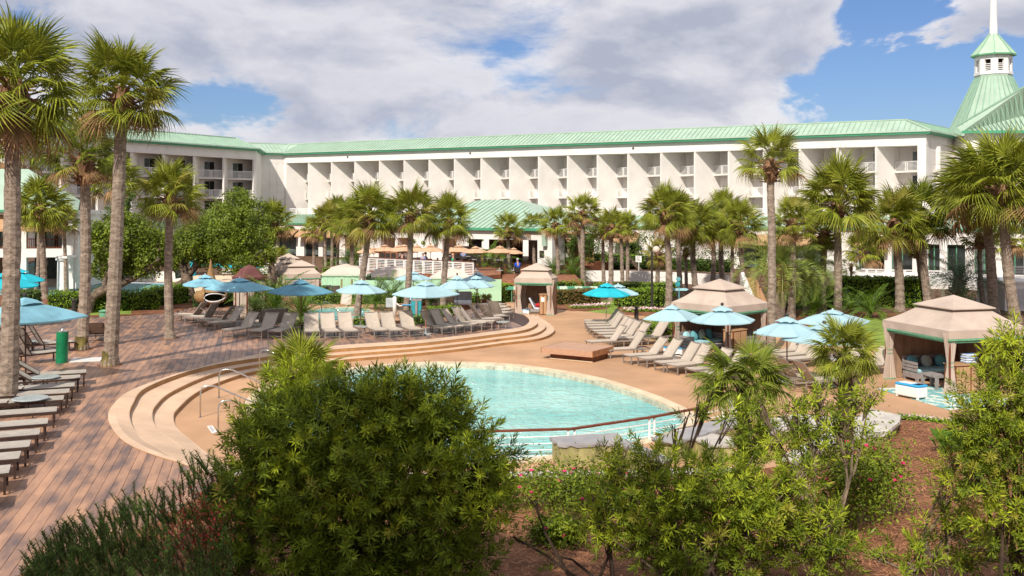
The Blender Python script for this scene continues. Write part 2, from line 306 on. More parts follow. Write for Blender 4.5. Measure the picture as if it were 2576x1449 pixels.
# ------------------------------------------------------------------ mesh builder
class MB:
    def __init__(s): s.v = []; s.f = []
    def add(s, vs, fs):
        o = len(s.v); s.v += [tuple(x) for x in vs]; s.f += [tuple(i + o for i in f) for f in fs]; return s
    def box(s, x0, x1, y0, y1, z0, z1, Mx=None):
        vs = [Vector((x, y, z)) for z in (z0, z1) for y in (y0, y1) for x in (x0, x1)]
        if Mx is not None: vs = [Mx @ p for p in vs]
        return s.add(vs, [(0, 2, 3, 1), (4, 5, 7, 6), (0, 1, 5, 4), (2, 6, 7, 3), (0, 4, 6, 2), (1, 3, 7, 5)])
    def bar(s, a, b, w, h, up=(0, 0, 1)):
        a = Vector(a); b = Vector(b); d = b - a; L = d.length
        if L < 1e-6: return s
        d.normalize(); upv = Vector(up)
        if abs(d.dot(upv)) > 0.99: upv = Vector((1, 0, 0))
        sd = d.cross(upv).normalized(); u2 = sd.cross(d)
        vs = []
        for p in (a, b):
            for i, j in ((-1, -1), (1, -1), (1, 1), (-1, 1)):
                vs.append(p + sd * (i * w / 2) + u2 * (j * h / 2))
        return s.add(vs, [(0, 3, 2, 1), (4, 5, 6, 7), (0, 1, 5, 4), (1, 2, 6, 5), (2, 3, 7, 6), (3, 0, 4, 7)])
    def tube(s, pts, rad, n=8, cap=True):
        pts = [Vector(p) for p in pts]; rs = rad if isinstance(rad, (list, tuple)) else [rad] * len(pts)
        vs = []; ref = None
        for i, p in enumerate(pts):
            d = (pts[min(i + 1, len(pts) - 1)] - pts[max(i - 1, 0)]).normalized()
            if ref is None:
                ref = Vector((0, 0, 1)) if abs(d.z) < 0.9 else Vector((1, 0, 0))
            sd = d.cross(ref).normalized(); u2 = sd.cross(d).normalized(); ref = u2
            for k in range(n):
                a = 2 * math.pi * k / n
                vs.append(p + (sd * math.cos(a) + u2 * math.sin(a)) * rs[i])
        fs = []
        for i in range(len(pts) - 1):
            for k in range(n):
                k2 = (k + 1) % n
                fs.append((i * n + k, i * n + k2, (i + 1) * n + k2, (i + 1) * n + k))
        if cap: fs.append(tuple(range(n - 1, -1, -1))); fs.append(tuple((len(pts) - 1) * n + k for k in range(n)))
        return s.add(vs, fs)
    def lathe(s, prof, n=16, c=(0, 0, 0)):
        vs = []; fs = []
        for r, z in prof:
            for k in range(n):
                a = 2 * math.pi * k / n; vs.append((c[0] + r * math.cos(a), c[1] + r * math.sin(a), c[2] + z))
        for i in range(len(prof) - 1):
            for k in range(n):
                k2 = (k + 1) % n; fs.append((i * n + k, i * n + k2, (i + 1) * n + k2, (i + 1) * n + k))
        if prof[0][0] > 1e-4: fs.append(tuple(range(n - 1, -1, -1)))
        if prof[-1][0] > 1e-4: fs.append(tuple((len(prof) - 1) * n + k for k in range(n)))
        return s.add(vs, fs)
    def prism(s, poly, z0, z1, top=True, bottom=True):
        n = len(poly); P = [Vector((p[0], p[1], 0)) for p in poly]
        ar = sum(P[i].x * P[(i + 1) % n].y - P[(i + 1) % n].x * P[i].y for i in range(n))
        if ar < 0: P.reverse()
        vs = [(p.x, p.y, z0) for p in P] + [(p.x, p.y, z1) for p in P]
        fs = [(i, (i + 1) % n, (i + 1) % n + n, i + n) for i in range(n)]
        tri = tessellate_polygon([P])
        for a, b, c in tri:
            nz = (P[b] - P[a]).cross(P[c] - P[a]).z
            if nz < 0: b, c = c, b
            if top: fs.append((a + n, b + n, c + n))
            if bottom: fs.append((a, c, b))
        return s.add(vs, fs)
    def sphere(s, c, r, n=10, m=6, sc=(1, 1, 1)):
        prof = [(max(1e-5, math.sin(math.pi * i / m)) * r, -math.cos(math.pi * i / m) * r) for i in range(m + 1)]
        o = len(s.v); s.lathe(prof, n)
        for i in range(o, len(s.v)):
            x, y, z = s.v[i]; s.v[i] = (x * sc[0] + c[0], y * sc[1] + c[1], z * sc[2] + c[2])
        return s
    def build(s, name, m, parent=None, smooth=False, kind=None, loc=None):
        me = bpy.data.meshes.new(name); me.from_pydata(s.v, [], s.f); me.update()
        if smooth: me.shade_smooth()
        if m is not None: me.materials.append(m if not isinstance(m, str) else MATS[m])
        o = bpy.data.objects.new(name, me); link(o, parent)
        if loc is not None: o.location = loc
        if kind: o['kind'] = kind
        return o
def np_mesh(name, V, Fc, m, parent=None, kind=None):
    """V (n,3) float array, Fc (m,k) int array of equal-sided faces"""
    me = bpy.data.meshes.new(name); n = len(V); k = Fc.shape[1]; nf = len(Fc)
    me.vertices.add(n); me.vertices.foreach_set('co', np.ascontiguousarray(V, dtype=np.float32).ravel())
    me.loops.add(nf * k); me.loops.foreach_set('vertex_index', np.ascontiguousarray(Fc, dtype=np.int32).ravel())
    me.polygons.add(nf); me.polygons.foreach_set('loop_start', np.arange(0, nf * k, k, dtype=np.int32))
    try: me.polygons.foreach_set('loop_total', np.full(nf, k, dtype=np.int32))
    except Exception: pass
    me.update(calc_edges=True); me.validate()
    me.materials.append(MATS[m] if isinstance(m, str) else m)
    o = bpy.data.objects.new(name, me); link(o, parent)
    if kind: o['kind'] = kind
    return o
def holed_sheet(name, outer, holes, z, m, kind='structure'):
    loops = [[Vector((p[0], p[1], 0)) for p in outer]] + [[Vector((p[0], p[1], 0)) for p in h] for h in holes]
    tri = tessellate_polygon(loops); pts = [p for l in loops for p in l]
    fs = []
    for a, b, c in tri:
        nz = (pts[b] - pts[a]).cross(pts[c] - pts[a]).z
        fs.append((a, b, c) if nz > 0 else (a, c, b))
    mb = MB(); mb.add([(p.x, p.y, z) for p in pts], fs)
    return mb.build(name, m, kind=kind)
def crom(P, n=8, closed=False):
    P = [Vector(p) for p in P]; out = []; N = len(P)
    rngi = range(N) if closed else range(N - 1)
    for i in rngi:
        if closed: a, b, c, d = P[(i - 1) % N], P[i], P[(i + 1) % N], P[(i + 2) % N]
        else: a, b, c, d = P[max(i - 1, 0)], P[i], P[i + 1], P[min(i + 2, N - 1)]
        for k in range(n):
            t = k / n; t2 = t * t; t3 = t2 * t
            out.append(0.5 * ((2 * b) + (c - a) * t + (2 * a - 5 * b + 4 * c - d) * t2 + (3 * b - a - 3 * c + d) * t3))
    if not closed: out.append(P[-1])
    return out
def inside(x, y, poly):
    c = False; n = len(poly); j = n - 1
    for i in range(n):
        xi, yi = poly[i][0], poly[i][1]; xj, yj = poly[j][0], poly[j][1]
        if (yi > y) != (yj > y) and x < (xj - xi) * (y - yi) / (yj - yi) + xi: c = not c
        j = i
    return c
# ================================================================== the ground, pools and decks
POOL = crom([G(*p) for p in [(862, 928), (1000, 915), (1130, 911), (1300, 918), (1480, 945), (1600, 978), (1690, 1012), (1752, 1048), (1725, 1088),
        (1560, 1132), (1300, 1168), (1000, 1178), (760, 1155), (650, 1090), (612, 1045), (622, 1005), (665, 972), (745, 947)]], 6, True)
def inset(loop, d):
    n = len(loop); c = sum(loop, Vector()) / n; out = []
    for i in range(n):
        t = (loop[(i + 1) % n] - loop[i - 1]).normalized(); nr = Vector((t.y, -t.x, 0))
        if nr.dot(c - loop[i]) < 0: nr = -nr
        out.append(loop[i] + nr * d)
    return out
POOLIN = inset(POOL, 0.42)
HOT = [Vector((G(843, 790, DK).x + 2.3 * math.cos(a), G(843, 790, DK).y + 4.2 * math.sin(a), 0)) for a in [i * math.pi / 16 for i in range(32)]]
FARPOOL = [(-52, 73), (-34, 74), (-33, 80), (-27, 82), (-27, 91), (-40, 93), (-58, 90)]
gb = [(-1500, -300), (1500, -300), (1500, 2500), (-1500, 2500)]
holed_sheet('ground', gb, [POOL, FARPOOL], -0.03, 'ground')
deck_poly = [(-7, 24), (-14, 25.5), (-22, 62), G(1130, 768), G(1240, 757), G(1400, 765), G(1442, 781), G(1509, 786.6), G(1598, 792), G(1690, 797), G(1960, 835), G(2200, 872), (27, 42), (27, 31),
             G(2480, 1085), G(2400, 1072), G(2267, 1051), (9.5, 27.5), (5, 25.2)]
holed_sheet('pool_deck', [(p[0], p[1]) for p in deck_poly], [POOL], 0.0, 'pool_deck')
# pool shell, water, coping stones, tile band
mb = MB(); n = len(POOL)
mb.add([(p.x, p.y, -0.02) for p in POOLIN] + [(p.x, p.y, -1.2) for p in POOLIN], [(i, i + n, (i + 1) % n + n, (i + 1) % n) for i in range(n)])
mb.prism(POOLIN, -1.25, -1.2); mb.build('pool_shell', 'pool_floor', kind='structure')
def water(name, poly, z, m):
    mb = MB(); P = [Vector((p[0], p[1], 0)) for p in poly]
    tri = tessellate_polygon([P]); fs = []
    for a, b, c in tri:
        fs.append((a, b, c) if (P[b] - P[a]).cross(P[c] - P[a]).z > 0 else (a, c, b))
    mb.add([(p.x, p.y, z) for p in P], fs); return mb.build(name, m, kind='structure')
water('pool_water', inset(POOL, 0.40), -0.20, 'pool_water')
cop = empty('pool_coping', (0, 0, 0)); cop['kind'] = 'structure'
per = [0.0]
for i in range(n): per.append(per[-1] + (POOL[(i + 1) % n] - POOL[i]).length)
def along(loop, s):
    s = s % per[-1]
    for i in range(n):
        if per[i + 1] >= s:
            t = (s - per[i]) / (per[i + 1] - per[i]); return loop[i].lerp(loop[(i + 1) % n], t)
    return loop[0]
NS = 110
for k in range(NS):
    s0 = per[-1] * k / NS + 0.008; s1 = per[-1] * (k + 1) / NS - 0.008; sm = (s0 + s1) / 2
    o3 = [along(POOL, s) for s in (s0, sm, s1)]; i3 = [along(POOLIN, s) for s in (s1, sm, s0)]
    dz = random.uniform(-0.004, 0.004)
    m1 = MB(); m1.prism(o3 + i3, -0.03, 0.035 + dz); m1.build('coping_stone', 'coping', cop)
    if o3[1].y > 29:
        q = inset(POOL, 0.44); a, b = along(q, s0), along(q, s1); a2, b2 = along(POOLIN, s0), along(POOLIN, s1)
        m2 = MB(); m2.prism([a, b, b2, a2], -0.30, -0.034); m2.build('tile_panel', 'pool_tile', cop)
# planting strip of pale stone on the near side of the pool
mb = MB(); mb.prism([(-9, 24.6), (6.5, 24.9), (6.0, 26.1), (3.4, 25.9), (-2, 25.5), (-8, 25.9)], -0.02, 0.012); mb.build('stone_border', 'stone_pale', kind='structure')

# ---- the curved steps between the wooden deck and the pool deck
def curve(pts, z): return crom([G(u, v, z) for u, v in pts], 10)
C0 = curve([(520, 1192), (453, 1166), (400, 1150), (333, 1124), (293, 1094), (272, 1054), (283, 1021), (333, 981), (467, 934), (644, 893), (844, 870), (1031, 858), (1140, 847), (1250, 833), (1308, 824), (1327, 815), (1331, 804), (1317, 792)], DK)
C1 = curve([(540, 1184), (500, 1158), (440, 1138), (395, 1112), (350, 1084), (327, 1046), (335, 1015), (372, 973), (500, 927), (650, 900), (846, 878), (1031, 865), (1142, 853.5), (1254, 839.5), (1318, 830), (1345, 820), (1351, 809), (1330, 790)], DK)
C2 = curve([(560, 1176), (520, 1150), (480, 1128), (440, 1098), (400, 1070), (384, 1044), (393, 1018), (436, 982), (540, 938), (656, 914), (850, 891.5), (1033, 877), (1146, 865.5), (1260, 850.5), (1335, 841), (1366, 829), (1371, 815), (1342, 791)], 0.30)
C3 = curve([(600, 1170), (560, 1150), (520, 1126), (480, 1094), (448, 1068), (437, 1046), (448, 1026), (500, 983), (590, 946), (668, 928), (856, 904), (1036, 888.5), (1150, 877), (1266, 861.5), (1352, 851), (1388, 838), (1392, 822), (1353, 793)], 0.15)
CUR = [C0, C1, C2, C3]; NC = len(C0)
def prog(j):     # 0 where the steps melt into a ramp (near end), 1 where they are full steps
    t = j / (NC - 1) * 17
    return max(0.0, min(1.0, (t - 3.6) / 2.6))
steps = empty('pool_steps', (0, 0, 0)); steps['kind'] = 'structure'
def zlev(k, side, j):
    w = prog(j); w = w * w * (3 - 2 * w)
    st = [0.45, 0.30, 0.15][k]; rp = 0.455 - 0.15 * (k + side)
    return rp + (st - rp) * w
for k in range(3):
    vs = []; fs = []
    for j in range(NC):
        a, b = CUR[k][j], CUR[k + 1][j]
        zi, zo = zlev(k, 0, j), zlev(k, 1, j); z3 = zi + (zo - zi) * .36
        if k == 0: zi = 0.467; z3 = 0.464; zo += 0.012 * prog(j)
        lp = lambda t: (a.x + (b.x - a.x) * t, a.y + (b.y - a.y) * t)
        vs += [(a.x, a.y, zi), (*lp(.36), z3), (*lp(.96), zo), (b.x, b.y, zo - 0.02 * prog(j))]
    for j in range(NC - 1):
        o = j * 4; fs += [(o, o + 4, o + 5, o + 1), (o + 1, o + 5, o + 6, o + 2), (o + 2, o + 6, o + 7, o + 3)]
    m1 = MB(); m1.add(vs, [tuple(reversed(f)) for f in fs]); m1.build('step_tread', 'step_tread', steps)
    vs = []; fs = []
    for j in range(NC):
        b = CUR[k + 1][j]; zo = zlev(k, 1, j) - 0.02 * prog(j); zn = zlev(k + 1, 0, j) if k < 2 else -0.01
        vs += [(b.x, b.y, zo), (b.x, b.y, min(zo - 0.001, zn) - 0.01)]
    for j in range(NC - 1):
        o = j * 2; fs.append((o, o + 1, o + 3, o + 2))
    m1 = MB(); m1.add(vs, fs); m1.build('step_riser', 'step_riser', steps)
# outer lip of the concrete against the boards
m1 = MB(); vs = []; fs = []
for j in range(NC):
    a = C0[j]; vs += [(a.x, a.y, 0.467), (a.x, a.y, 0.30)]
for j in range(NC - 1): fs.append((j * 2, j * 2 + 2, j * 2 + 3, j * 2 + 1))
m1.add(vs, fs); m1.build('step_edge', 'step_riser', steps)

# ---- wooden deck
mid = [C0[j].lerp(C1[j], 0.16) for j in range(NC)]
back = [G(1290, 783, DK), G(1240, 770, DK), G(1190, 775, DK), G(1120, 798, DK), G(1000, 815, DK), G(850, 815, DK), G(720, 803, DK), G(640, 792, DK), G(585, 775, DK), G(490, 772, DK), G(433, 787, DK),
        G(300, 796, DK), G(217, 799, DK), G(100, 806, DK), G(-60, 815, DK)]
wood_poly = mid + back + [Vector((-44, 50, 0)), Vector((-40, 12, 0)), Vector((-7.5, 12, 0)), Vector((-7.3, 18, 0)), Vector((-6.9, 23.2, 0))]
wp = [(p.x, p.y) for p in wood_poly]
mb = MB(); mb.prism(wp, 0.0, DK - 0.045); deck = mb.build('wooden_deck', 'pole_dark', kind='structure')
unit = MB(); unit.box(-0.5, 0.5, -0.5, 0.5, -0.5, 0.5)
boards = []
def spans(c):
    o = BOARD_N * c; ts = []; n = len(wp)
    for i in range(n):
        a = Vector((*wp[i], 0)) - o; b = Vector((*wp[(i + 1) % n], 0)) - o
        da, db = a.dot(BOARD_N), b.dot(BOARD_N)
        if (da > 0) != (db > 0):
            t = da / (da - db); ts.append((a.lerp(b, t)).dot(BOARD_DIR))
    ts.sort(); return list(zip(ts[0::2], ts[1::2]))
PITCH = 0.235
for k in range(-230, 60):
    c = k * PITCH
    for t0, t1 in spans(c):
        t = t0 - random.uniform(0, 3.6)
        while t < t1:
            a, b = max(t, t0), min(t + 3.66, t1)
            if b - a > 0.05: boards.append((c, a, b))
            t += 3.66
def bc(b): 
    p = BOARD_N * b[0] + BOARD_DIR * ((b[1] + b[2]) / 2); return p
def bvis(b):
    p = bc(b); u = CX + p.x * F / p.y; v = HZ + 6.35 * F / p.y
    return -150 < u < 2700 and v < 1560
boards = [b for b in boards if bc(b).y > 12.5]
vis = sorted([b for b in boards if bvis(b) and b[2] - b[1] > 0.6], key=lambda b: bc(b).y)[:300]
vs_ = set(vis)
ang = math.atan2(BOARD_DIR.y, BOARD_DIR.x)
ume = None
for b in vis:
    if ume is None:
        o = unit.build('board', 'deck_board', deck); ume = o.data
    else: o = bpy.data.objects.new('board', ume); link(o, deck)
    p = bc(b); o.location = (p.x, p.y, DK - 0.022 + random.uniform(-0.0015, 0.0015)); o.rotation_euler = (0, 0, ang); o.scale = (b[2] - b[1] - 0.012, PITCH - 0.011, 0.044)
mb = MB()
for b in boards:
    if b in vs_: continue
    p = bc(b); Mx = Matrix.Translation((p.x, p.y, DK - 0.022)) @ Matrix.Rotation(ang, 4, 'Z'); L2 = (b[2] - b[1]) / 2 - 0.006; w2 = PITCH / 2 - 0.0055
    mb.box(-L2, L2, -w2, w2, -0.02, 0.022 + random.uniform(-0.0015, 0.0015), Mx)
mb.build('board', 'deck_board', deck, kind='stuff')

# ---- ground behind the lounger row, lawn pieces, mulch slope near the camera
def slab(name, uv, z, m, z0=None, kind='structure'):
    mb = MB(); mb.prism([G(u, v, z) if v < 3000 else (u, v) for u, v in uv], z - 0.2 if z0 is None else z0, z); return mb.build(name, m, kind=kind)
slab('planting_bed', [(560, 771), (640, 793), (720, 804), (850, 816), (1000, 816), (1120, 799), (1190, 776), (1240, 771), (1225, 752), (1000, 745), (560, 745)], 0.43, 'mulch', 0.0)
hd = [G(u, v, 0.445) for u, v in [(690, 783), (800, 801), (1000, 806), (1110, 792), (1180, 772), (1225, 765), (1225, 757), (1100, 756), (1000, 762), (900, 763), (780, 766)]]
holed_sheet('hot_tub_deck', hd, [], 0.437, 'pool_deck')
mb = MB(); hx, hy = G(843, 790, DK).x, G(843, 790, DK).y
hin = [Vector((hx + (p.x - hx) * 0.9, hy + (p.y - hy) * 0.93, 0)) for p in HOT]
mb2 = MB(); nn = len(HOT)
mb2.add([(p.x, p.y, 0.47) for p in HOT] + [(p.x, p.y, 0.47) for p in hin] + [(p.x, p.y, 0.40) for p in HOT] + [(p.x, p.y, 0.40) for p in hin],
        [(i, (i + 1) % nn, (i + 1) % nn + nn, i + nn) for i in range(nn)] + [(i, i + 2 * nn, (i + 1) % nn + 2 * nn, (i + 1) % nn) for i in range(nn)] + [(i + nn, (i + 1) % nn + nn, (i + 1) % nn + 3 * nn, i + 3 * nn) for i in range(nn)])
mb2.build('hot_tub_rim', 'coping', kind='structure')
water('hot_tub_water', hin, 0.452, 'pool_water')
slab('mulch_bed', [(-200, 815), (100, 805), (217, 798), (433, 786), (490, 771), (560, 764), (560, 742), (-200, 742)], 0.30, 'mulch', 0.0)
slab('lawn', [(1475, 783), (1537, 790), (1551, 788), (1556, 762), (1531, 755), (1500, 759), (1530, 776), (1505, 780)], 0.01, 'grass', -0.02)
slab('lawn', [(200, 793), (330, 790), (330, 778), (200, 780)], 0.31, 'grass', 0.28)
slab('lawn', [(2010, 840), (2240, 880), (2260, 830), (2240, 800), (2060, 800)], 0.012, 'grass', -0.02)
slab('mulch_bed', [(1385, 775), (1442, 782), (1525, 778), (1535, 770), (1500, 758), (1380, 755)], 0.02, 'mulch', -0.02)
slab('mulch_bed', [(1552, 789), (1598, 793), (1700, 797), (1700, 780), (1620, 770), (1560, 772)], 0.02, 'mulch', -0.02)
slab('mulch_bed', [(1700, 792), (1960, 836), (2200, 872), (2400, 860), (2300, 790), (1900, 770)], 0.004, 'mulch', -0.02)
holed_sheet('far_pool_deck', [(-64, 66), (-26, 67), (-20, 100), (-62, 104)], [FARPOOL], 0.02, 'coping')
water('far_pool_water', FARPOOL, -0.12, 'pool_water_far')
YB = [(-9, 24.8), (-4, 25.0), (3, 25.2), (6, 25.6), (9.5, 27.6), (11.5, 30.6), (12.7, 32.0), (14.0, 30.9), (15.5, 30.2), (20, 30.0), (30, 30)]
def yb(x):
    if x <= YB[0][0]: return YB[0][1]
    for (a, b), (c, d) in zip(YB, YB[1:]):
        if x <= c: return b + (d - b) * (x - a) / (c - a)
    return YB[-1][1]
def gz(x, y):
    """height of the planted slope"""
    e = max(0.0, yb(x) - y); z = 0.01 + 0.14 * e * min(1, 0.4 + e / 6)
    xl = -9.0 + 0.25 * max(0, y - 17)
    w = max(0.0, min(1.0, (x - xl) / 3.5)); w = w * w * (3 - 2 * w)
    return (0.40 if y < 24 else 0.0) * (1 - w) + z * w + (0.03 * math.sin(x * 1.7) * math.cos(y * 1.3) if e > 1 else 0)
nx, ny = 110, 90
V = []; Fq = []
for j in range(ny):
    for i in range(nx):
        x = -10.5 + 36 * i / (nx - 1); t = j / (ny - 1); y = -4 + (yb(x) + 4) * t
        V.append((x, y, gz(x, y)))
for j in range(ny - 1):
    for i in range(nx - 1):
        a = j * nx + i; Fq.append((a, a + 1, a + nx + 1, a + nx))
mb = MB(); mb.add(V, Fq); mb.build('mulch_slope', 'mulch', smooth=True, kind='structure')
# pine needles on the slope
def needles(N, xr, yr, L=0.17, w=0.006):
    P = []
    while len(P) < N:
        x = random.uniform(*xr); y = random.uniform(*yr)
        if y < yb(x) - 0.1 and abs(x) < y * 0.56 and x > -8 + (y - 17) * 0.2: P.append((x, y, gz(x, y)))
    P = np.array(P); a = rng.uniform(0, 2 * np.pi, N); l = rng.uniform(0.5, 1.2, N) * L; dz = rng.uniform(-0.25, 0.35, N) * l
    d = np.stack([np.cos(a) * l, np.sin(a) * l, dz], 1); s = np.stack([-np.sin(a), np.cos(a), np.zeros(N)], 1) * w * (0.6 + P[:, 1:2] / 22)
    P[:, 2] += rng.uniform(0.01, 0.07, N)
    V = np.concatenate([P - s - d / 2, P + s - d / 2, P + d / 2 + [0, 0, 0.005]], 1).reshape(-1, 3)
    return np_mesh('pine_straw', V, np.arange(3 * N).reshape(-1, 3), 'straw', kind='stuff')
tag(needles(40000, (-7, 18), (11.5, 32)), 'reddish brown pine needles strewn over the planted slope', 'pine straw')
# ================================================================== the hotel
def fr(o, u, w):      # local frame: x along the facade, y inwards
    u = Vector((u[0], u[1], 0)).normalized(); w = Vector((-u.y, u.x, 0))
    return Matrix(((u.x, w.x, 0, o[0]), (u.y, w.y, 0, o[1]), (0, 0, 1, 0), (0, 0, 0, 1)))
hotel = empty('hotel_building', (0, 0, 0), 0, 'long white four storey hotel with green metal roof and sawtooth balconies behind the palms', 'hotel')
MF = fr((16.3, 127.0), (0.88, -0.475), 0); LFm = fr((-48.1, 124.4), (0.487, 0.873), 0)
def s_at(Mx, u):
    off = (u - CX) / F; o = Mx @ Vector((0, 0, 0)); d = Mx.to_3x3() @ Vector((1, 0, 0))
    return (off * o.y - o.x) / (d.x - off * d.y)
ZS = [11.17, 8.43]; SOF = 13.9; EAVE = 15.26; ZB = 5.7
rail_mesh = {}
def rail_panel(L, h=1.02, bars=7, post=0.07):
    mb = MB()
    for k in range(bars): z = 0.10 + (h - 0.2) * k / (bars - 1); mb.box(0, L, -0.012, 0.012, z - 0.024, z + 0.024)
    mb.box(0, L, -0.035, 0.035, h - 0.05, h)
    for x in (0.0, L * 0.46, L * 0.54, L): mb.box(x - post / 2, x + post / 2, -0.035, 0.035, 0, h)
    return mb
def bay(Mx, s0, s1, g, tb, depth, zs, zlast, dw=(.30, .22)):
    """one hotel bay: splayed wall, triangular balconies with railings, glass doors behind"""
    gv = Vector((g[0], g[1], 0)).normalized(); A = Vector((s0, 0, 0)); B = Vector((s1, 0, 0)); Ld = depth / gv.y
    nrm = Vector((-gv.y, gv.x, 0)) * 0.26
    def xf(p, z): q = Mx @ Vector((p.x, p.y, 0)); return (q.x, q.y, z)
    mb = MB(); e = A + gv * Ld
    poly = [A, e, e + nrm, A + nrm + Vector((0, 0, 0))]
    q = [Mx @ p for p in poly]; mb.prism(q, zlast, SOF + 0.02); mb.build('fin_wall', 'white_stucco', hotel)
    for z in zs:
        p0 = A + gv * tb; p1 = B + Vector((-0.02, 0.18, 0)); p2 = B + gv * Ld * 0.99 + Vector((-0.02, 0, 0)); p3 = A + gv * Ld * 0.99
        sl = MB(); sl.prism([Mx @ p for p in (p0 + gv * 0.02 - nrm * 0.05, p1, p2, p3 - nrm * 0.05)], z - 0.24, z); s = sl.build('balcony', 'white_stucco', hotel)
        d = p1 - p0; L = d.length - 0.15; rp = rail_panel(L)
        R4 = Mx @ Matrix.Translation(p0 + d.normalized() * 0.1 + Vector((0.05, 0.07, 0))) @ Matrix.Rotation(math.atan2(d.y, d.x), 4, 'Z')
        rp.v = [tuple(R4 @ Vector(v) + Vector((0, 0, z))) for v in rp.v]; rp.build('balcony_railing', 'white_paint', s)
    # back wall, door recess and glass
    bx0 = e.x; bx1 = s1 + gv.x * Ld
    w = MB(); w.prism([Mx @ Vector(p) for p in ((bx0, depth - 0.02, 0), (bx1, depth - 0.02, 0), (bx1, depth + 0.2, 0), (bx0, depth + 0.2, 0))], zlast, SOF + 0.02); w.build('back_wall', 'white_stucco', hotel)
    for i, z in enumerate([ZS[0], ZS[1], ZB]):
        if z < zlast - 0.1: continue
        x0, x1 = bx0 + (bx1 - bx0) * dw[0], bx1 - (bx1 - bx0) * dw[1]
        dr = MB(); dr.box(x0, x1, depth - 0.10, depth - 0.04, z + 0.02, z + 2.3, Mx); d_ = dr.build('balcony_door', 'white_paint', hotel)
        for a, b, mm in ((x0 + 0.08, (x0 + x1) / 2 - 0.03, 'glass_curtain' if random.random() < 0.5 else 'glass_dark'), ((x0 + x1) / 2 + 0.03, x1 - 0.08, 'glass_dark')):
            gl = MB(); gl.box(a, b, depth - 0.13, depth - 0.105, z + 0.1, z + 2.2, Mx); gl.build('pane', mm, d_)
main_u = [720, 776, 834, 893, 955, 1017, 1080, 1144, 1211, 1283.5, 1356, 1429, 1504, 1581, 1664, 1749, 1834.5, 1923, 2013, 2108, 2205.6, 2308]
ms = [s_at(MF, u) for u in main_u]
for i in range(len(ms) - 1): bay(MF, ms[i], ms[i + 1], (0.496, 0.87), 3.1, 3.6, ZS, ZB - 0.2)
mb = MB(); mb.box(ms[0] - 0.6, ms[0] - .005, 0.0, 2.0, 1.5, SOF + 0.02, MF); mb.build('fin_wall', 'white_stucco', hotel)
mb = MB(); mb.box(ms[-1] - 0.0, ms[-1] + 0.9, 0.0, 4.0, ZB - 0.2, SOF + 0.02, MF); mb.build('fin_wall', 'white_stucco', hotel)
lu = [332, 412, 490, 564, 638]
ls = [s_at(LFm, u) for u in lu]; st = ls[1] - ls[0]
ls = [ls[0] - 3 * st, ls[0] - 2 * st, ls[0] - st] + ls
for i in range(len(ls) - 1): bay(LFm, ls[i], ls[i + 1], (0.80, 0.60), 2.7, 2.4, ZS, 2.0, (.12, .52))
# end pieces: return and joining wall with panel joints
P_corner = LFm @ Vector((ls[-1] + 0.5, 0, 0)); P_in = Vector((-38.6, 153.2, 0)); P_m = MF @ Vector((ms[0] - 0.4, 0, 0)); P_e = MF @ Vector((ms[-1] + 0.9, 0, 0))
def wall(a, b, z0, z1, name='wall', th=0.3, m='white_stucco', par=None):
    d = (b - a).normalized(); w = Vector((-d.y, d.x, 0)) * th; mb = MB(); mb.prism([a, b, b + w, a + w], z0, z1); return mb.build(name, m, par or hotel)
wall(LFm @ Vector((ls[-1] + 0.003, 0, 0)), P_corner, 2.0, SOF)
wall(P_corner, P_in, 2.0, SOF); 
dj = (P_m - P_in); 
for k in range(3):
    for zz, z1 in ((2.0, 7.2), (7.225, 10.4), (10.425, SOF)):
        a = P_in + dj * (k / 3) + dj.normalized() * 0.012; b = P_in + dj * ((k + 1) / 3) - dj.normalized() * 0.012
        wall(a, b, zz, z1, 'wall_panel')
wall(P_in + Vector((0, .15, 0)), P_m + Vector((0, .15, 0)), 2.0, SOF)
P_l = LFm @ Vector((ls[0], 0, 0)); P_l2 = P_l + Vector((-12, -1.5, 0))
P_r = P_e + Vector((0.63, 0.776, 0)).normalized() * 26; P_r2 = P_r + Vector((0.95, -0.3, 0)).normalized() * 40
wall(P_l2, P_l, 0, SOF); 
path = [P_l2, P_l, P_corner, P_in, P_m, P_e, P_r, P_r2]
def off(path, d):
    out = []
    for i, p in enumerate(path):
        dirs = []
        if i > 0: dirs.append((path[i] - path[i - 1]).normalized())
        if i < len(path) - 1: dirs.append((path[i + 1] - path[i]).normalized())
        ns = [Vector((-x.y, x.x, 0)) for x in dirs]; nn_ = sum(ns, Vector()).normalized(); k = 1 / max(0.35, nn_.dot(ns[0]))
        out.append(p + nn_ * d * k)
    return out
def strip(path, d0, z0, d1, z1, name, m, par, seg=None):
    a, b = off(path, d0), off(path, d1); mb = MB(); vs = [(p.x, p.y, z0) for p in a] + [(p.x, p.y, z1) for p in b]; n = len(path)
    mb.add(vs, [(i, i + 1, i + 1 + n, i + n) for i in range(n - 1)]); return mb.build(name, m, par)
for i in range(len(path) - 1):      # fascia band under the eaves, one panel run per wall
    a, b = off(path, -0.02), off(path, 0.35); mb = MB(); mb.prism([a[i], a[i + 1], b[i + 1], b[i]], SOF, EAVE - 0.1); mb.build('fascia', 'white_stucco', hotel)
a, b = off(path, 0.0), off(path, 7.0)
mb = MB(); n_ = len(path)
for i in range(n_ - 1): mb.prism([a[i], a[i + 1], b[i + 1], b[i]], SOF + 0.03, SOF + 0.3)
mb.build('soffit', 'white_stucco', hotel)
wall(P_e, P_r, 4.5, SOF); wall(P_r, P_r2, 3.5, SOF)
RZ = 17.05
rf = strip(path, -0.55, EAVE + 0.22, 3.0, RZ, 'roof', 'roof_green', hotel)
strip(path, 3.0, RZ, 12, RZ + 0.1, 'roof_top', 'roof_green', hotel)
strip(path, -0.5, EAVE - 0.12, -0.57, EAVE + 0.24, 'gutter', 'gutter_green', hotel)
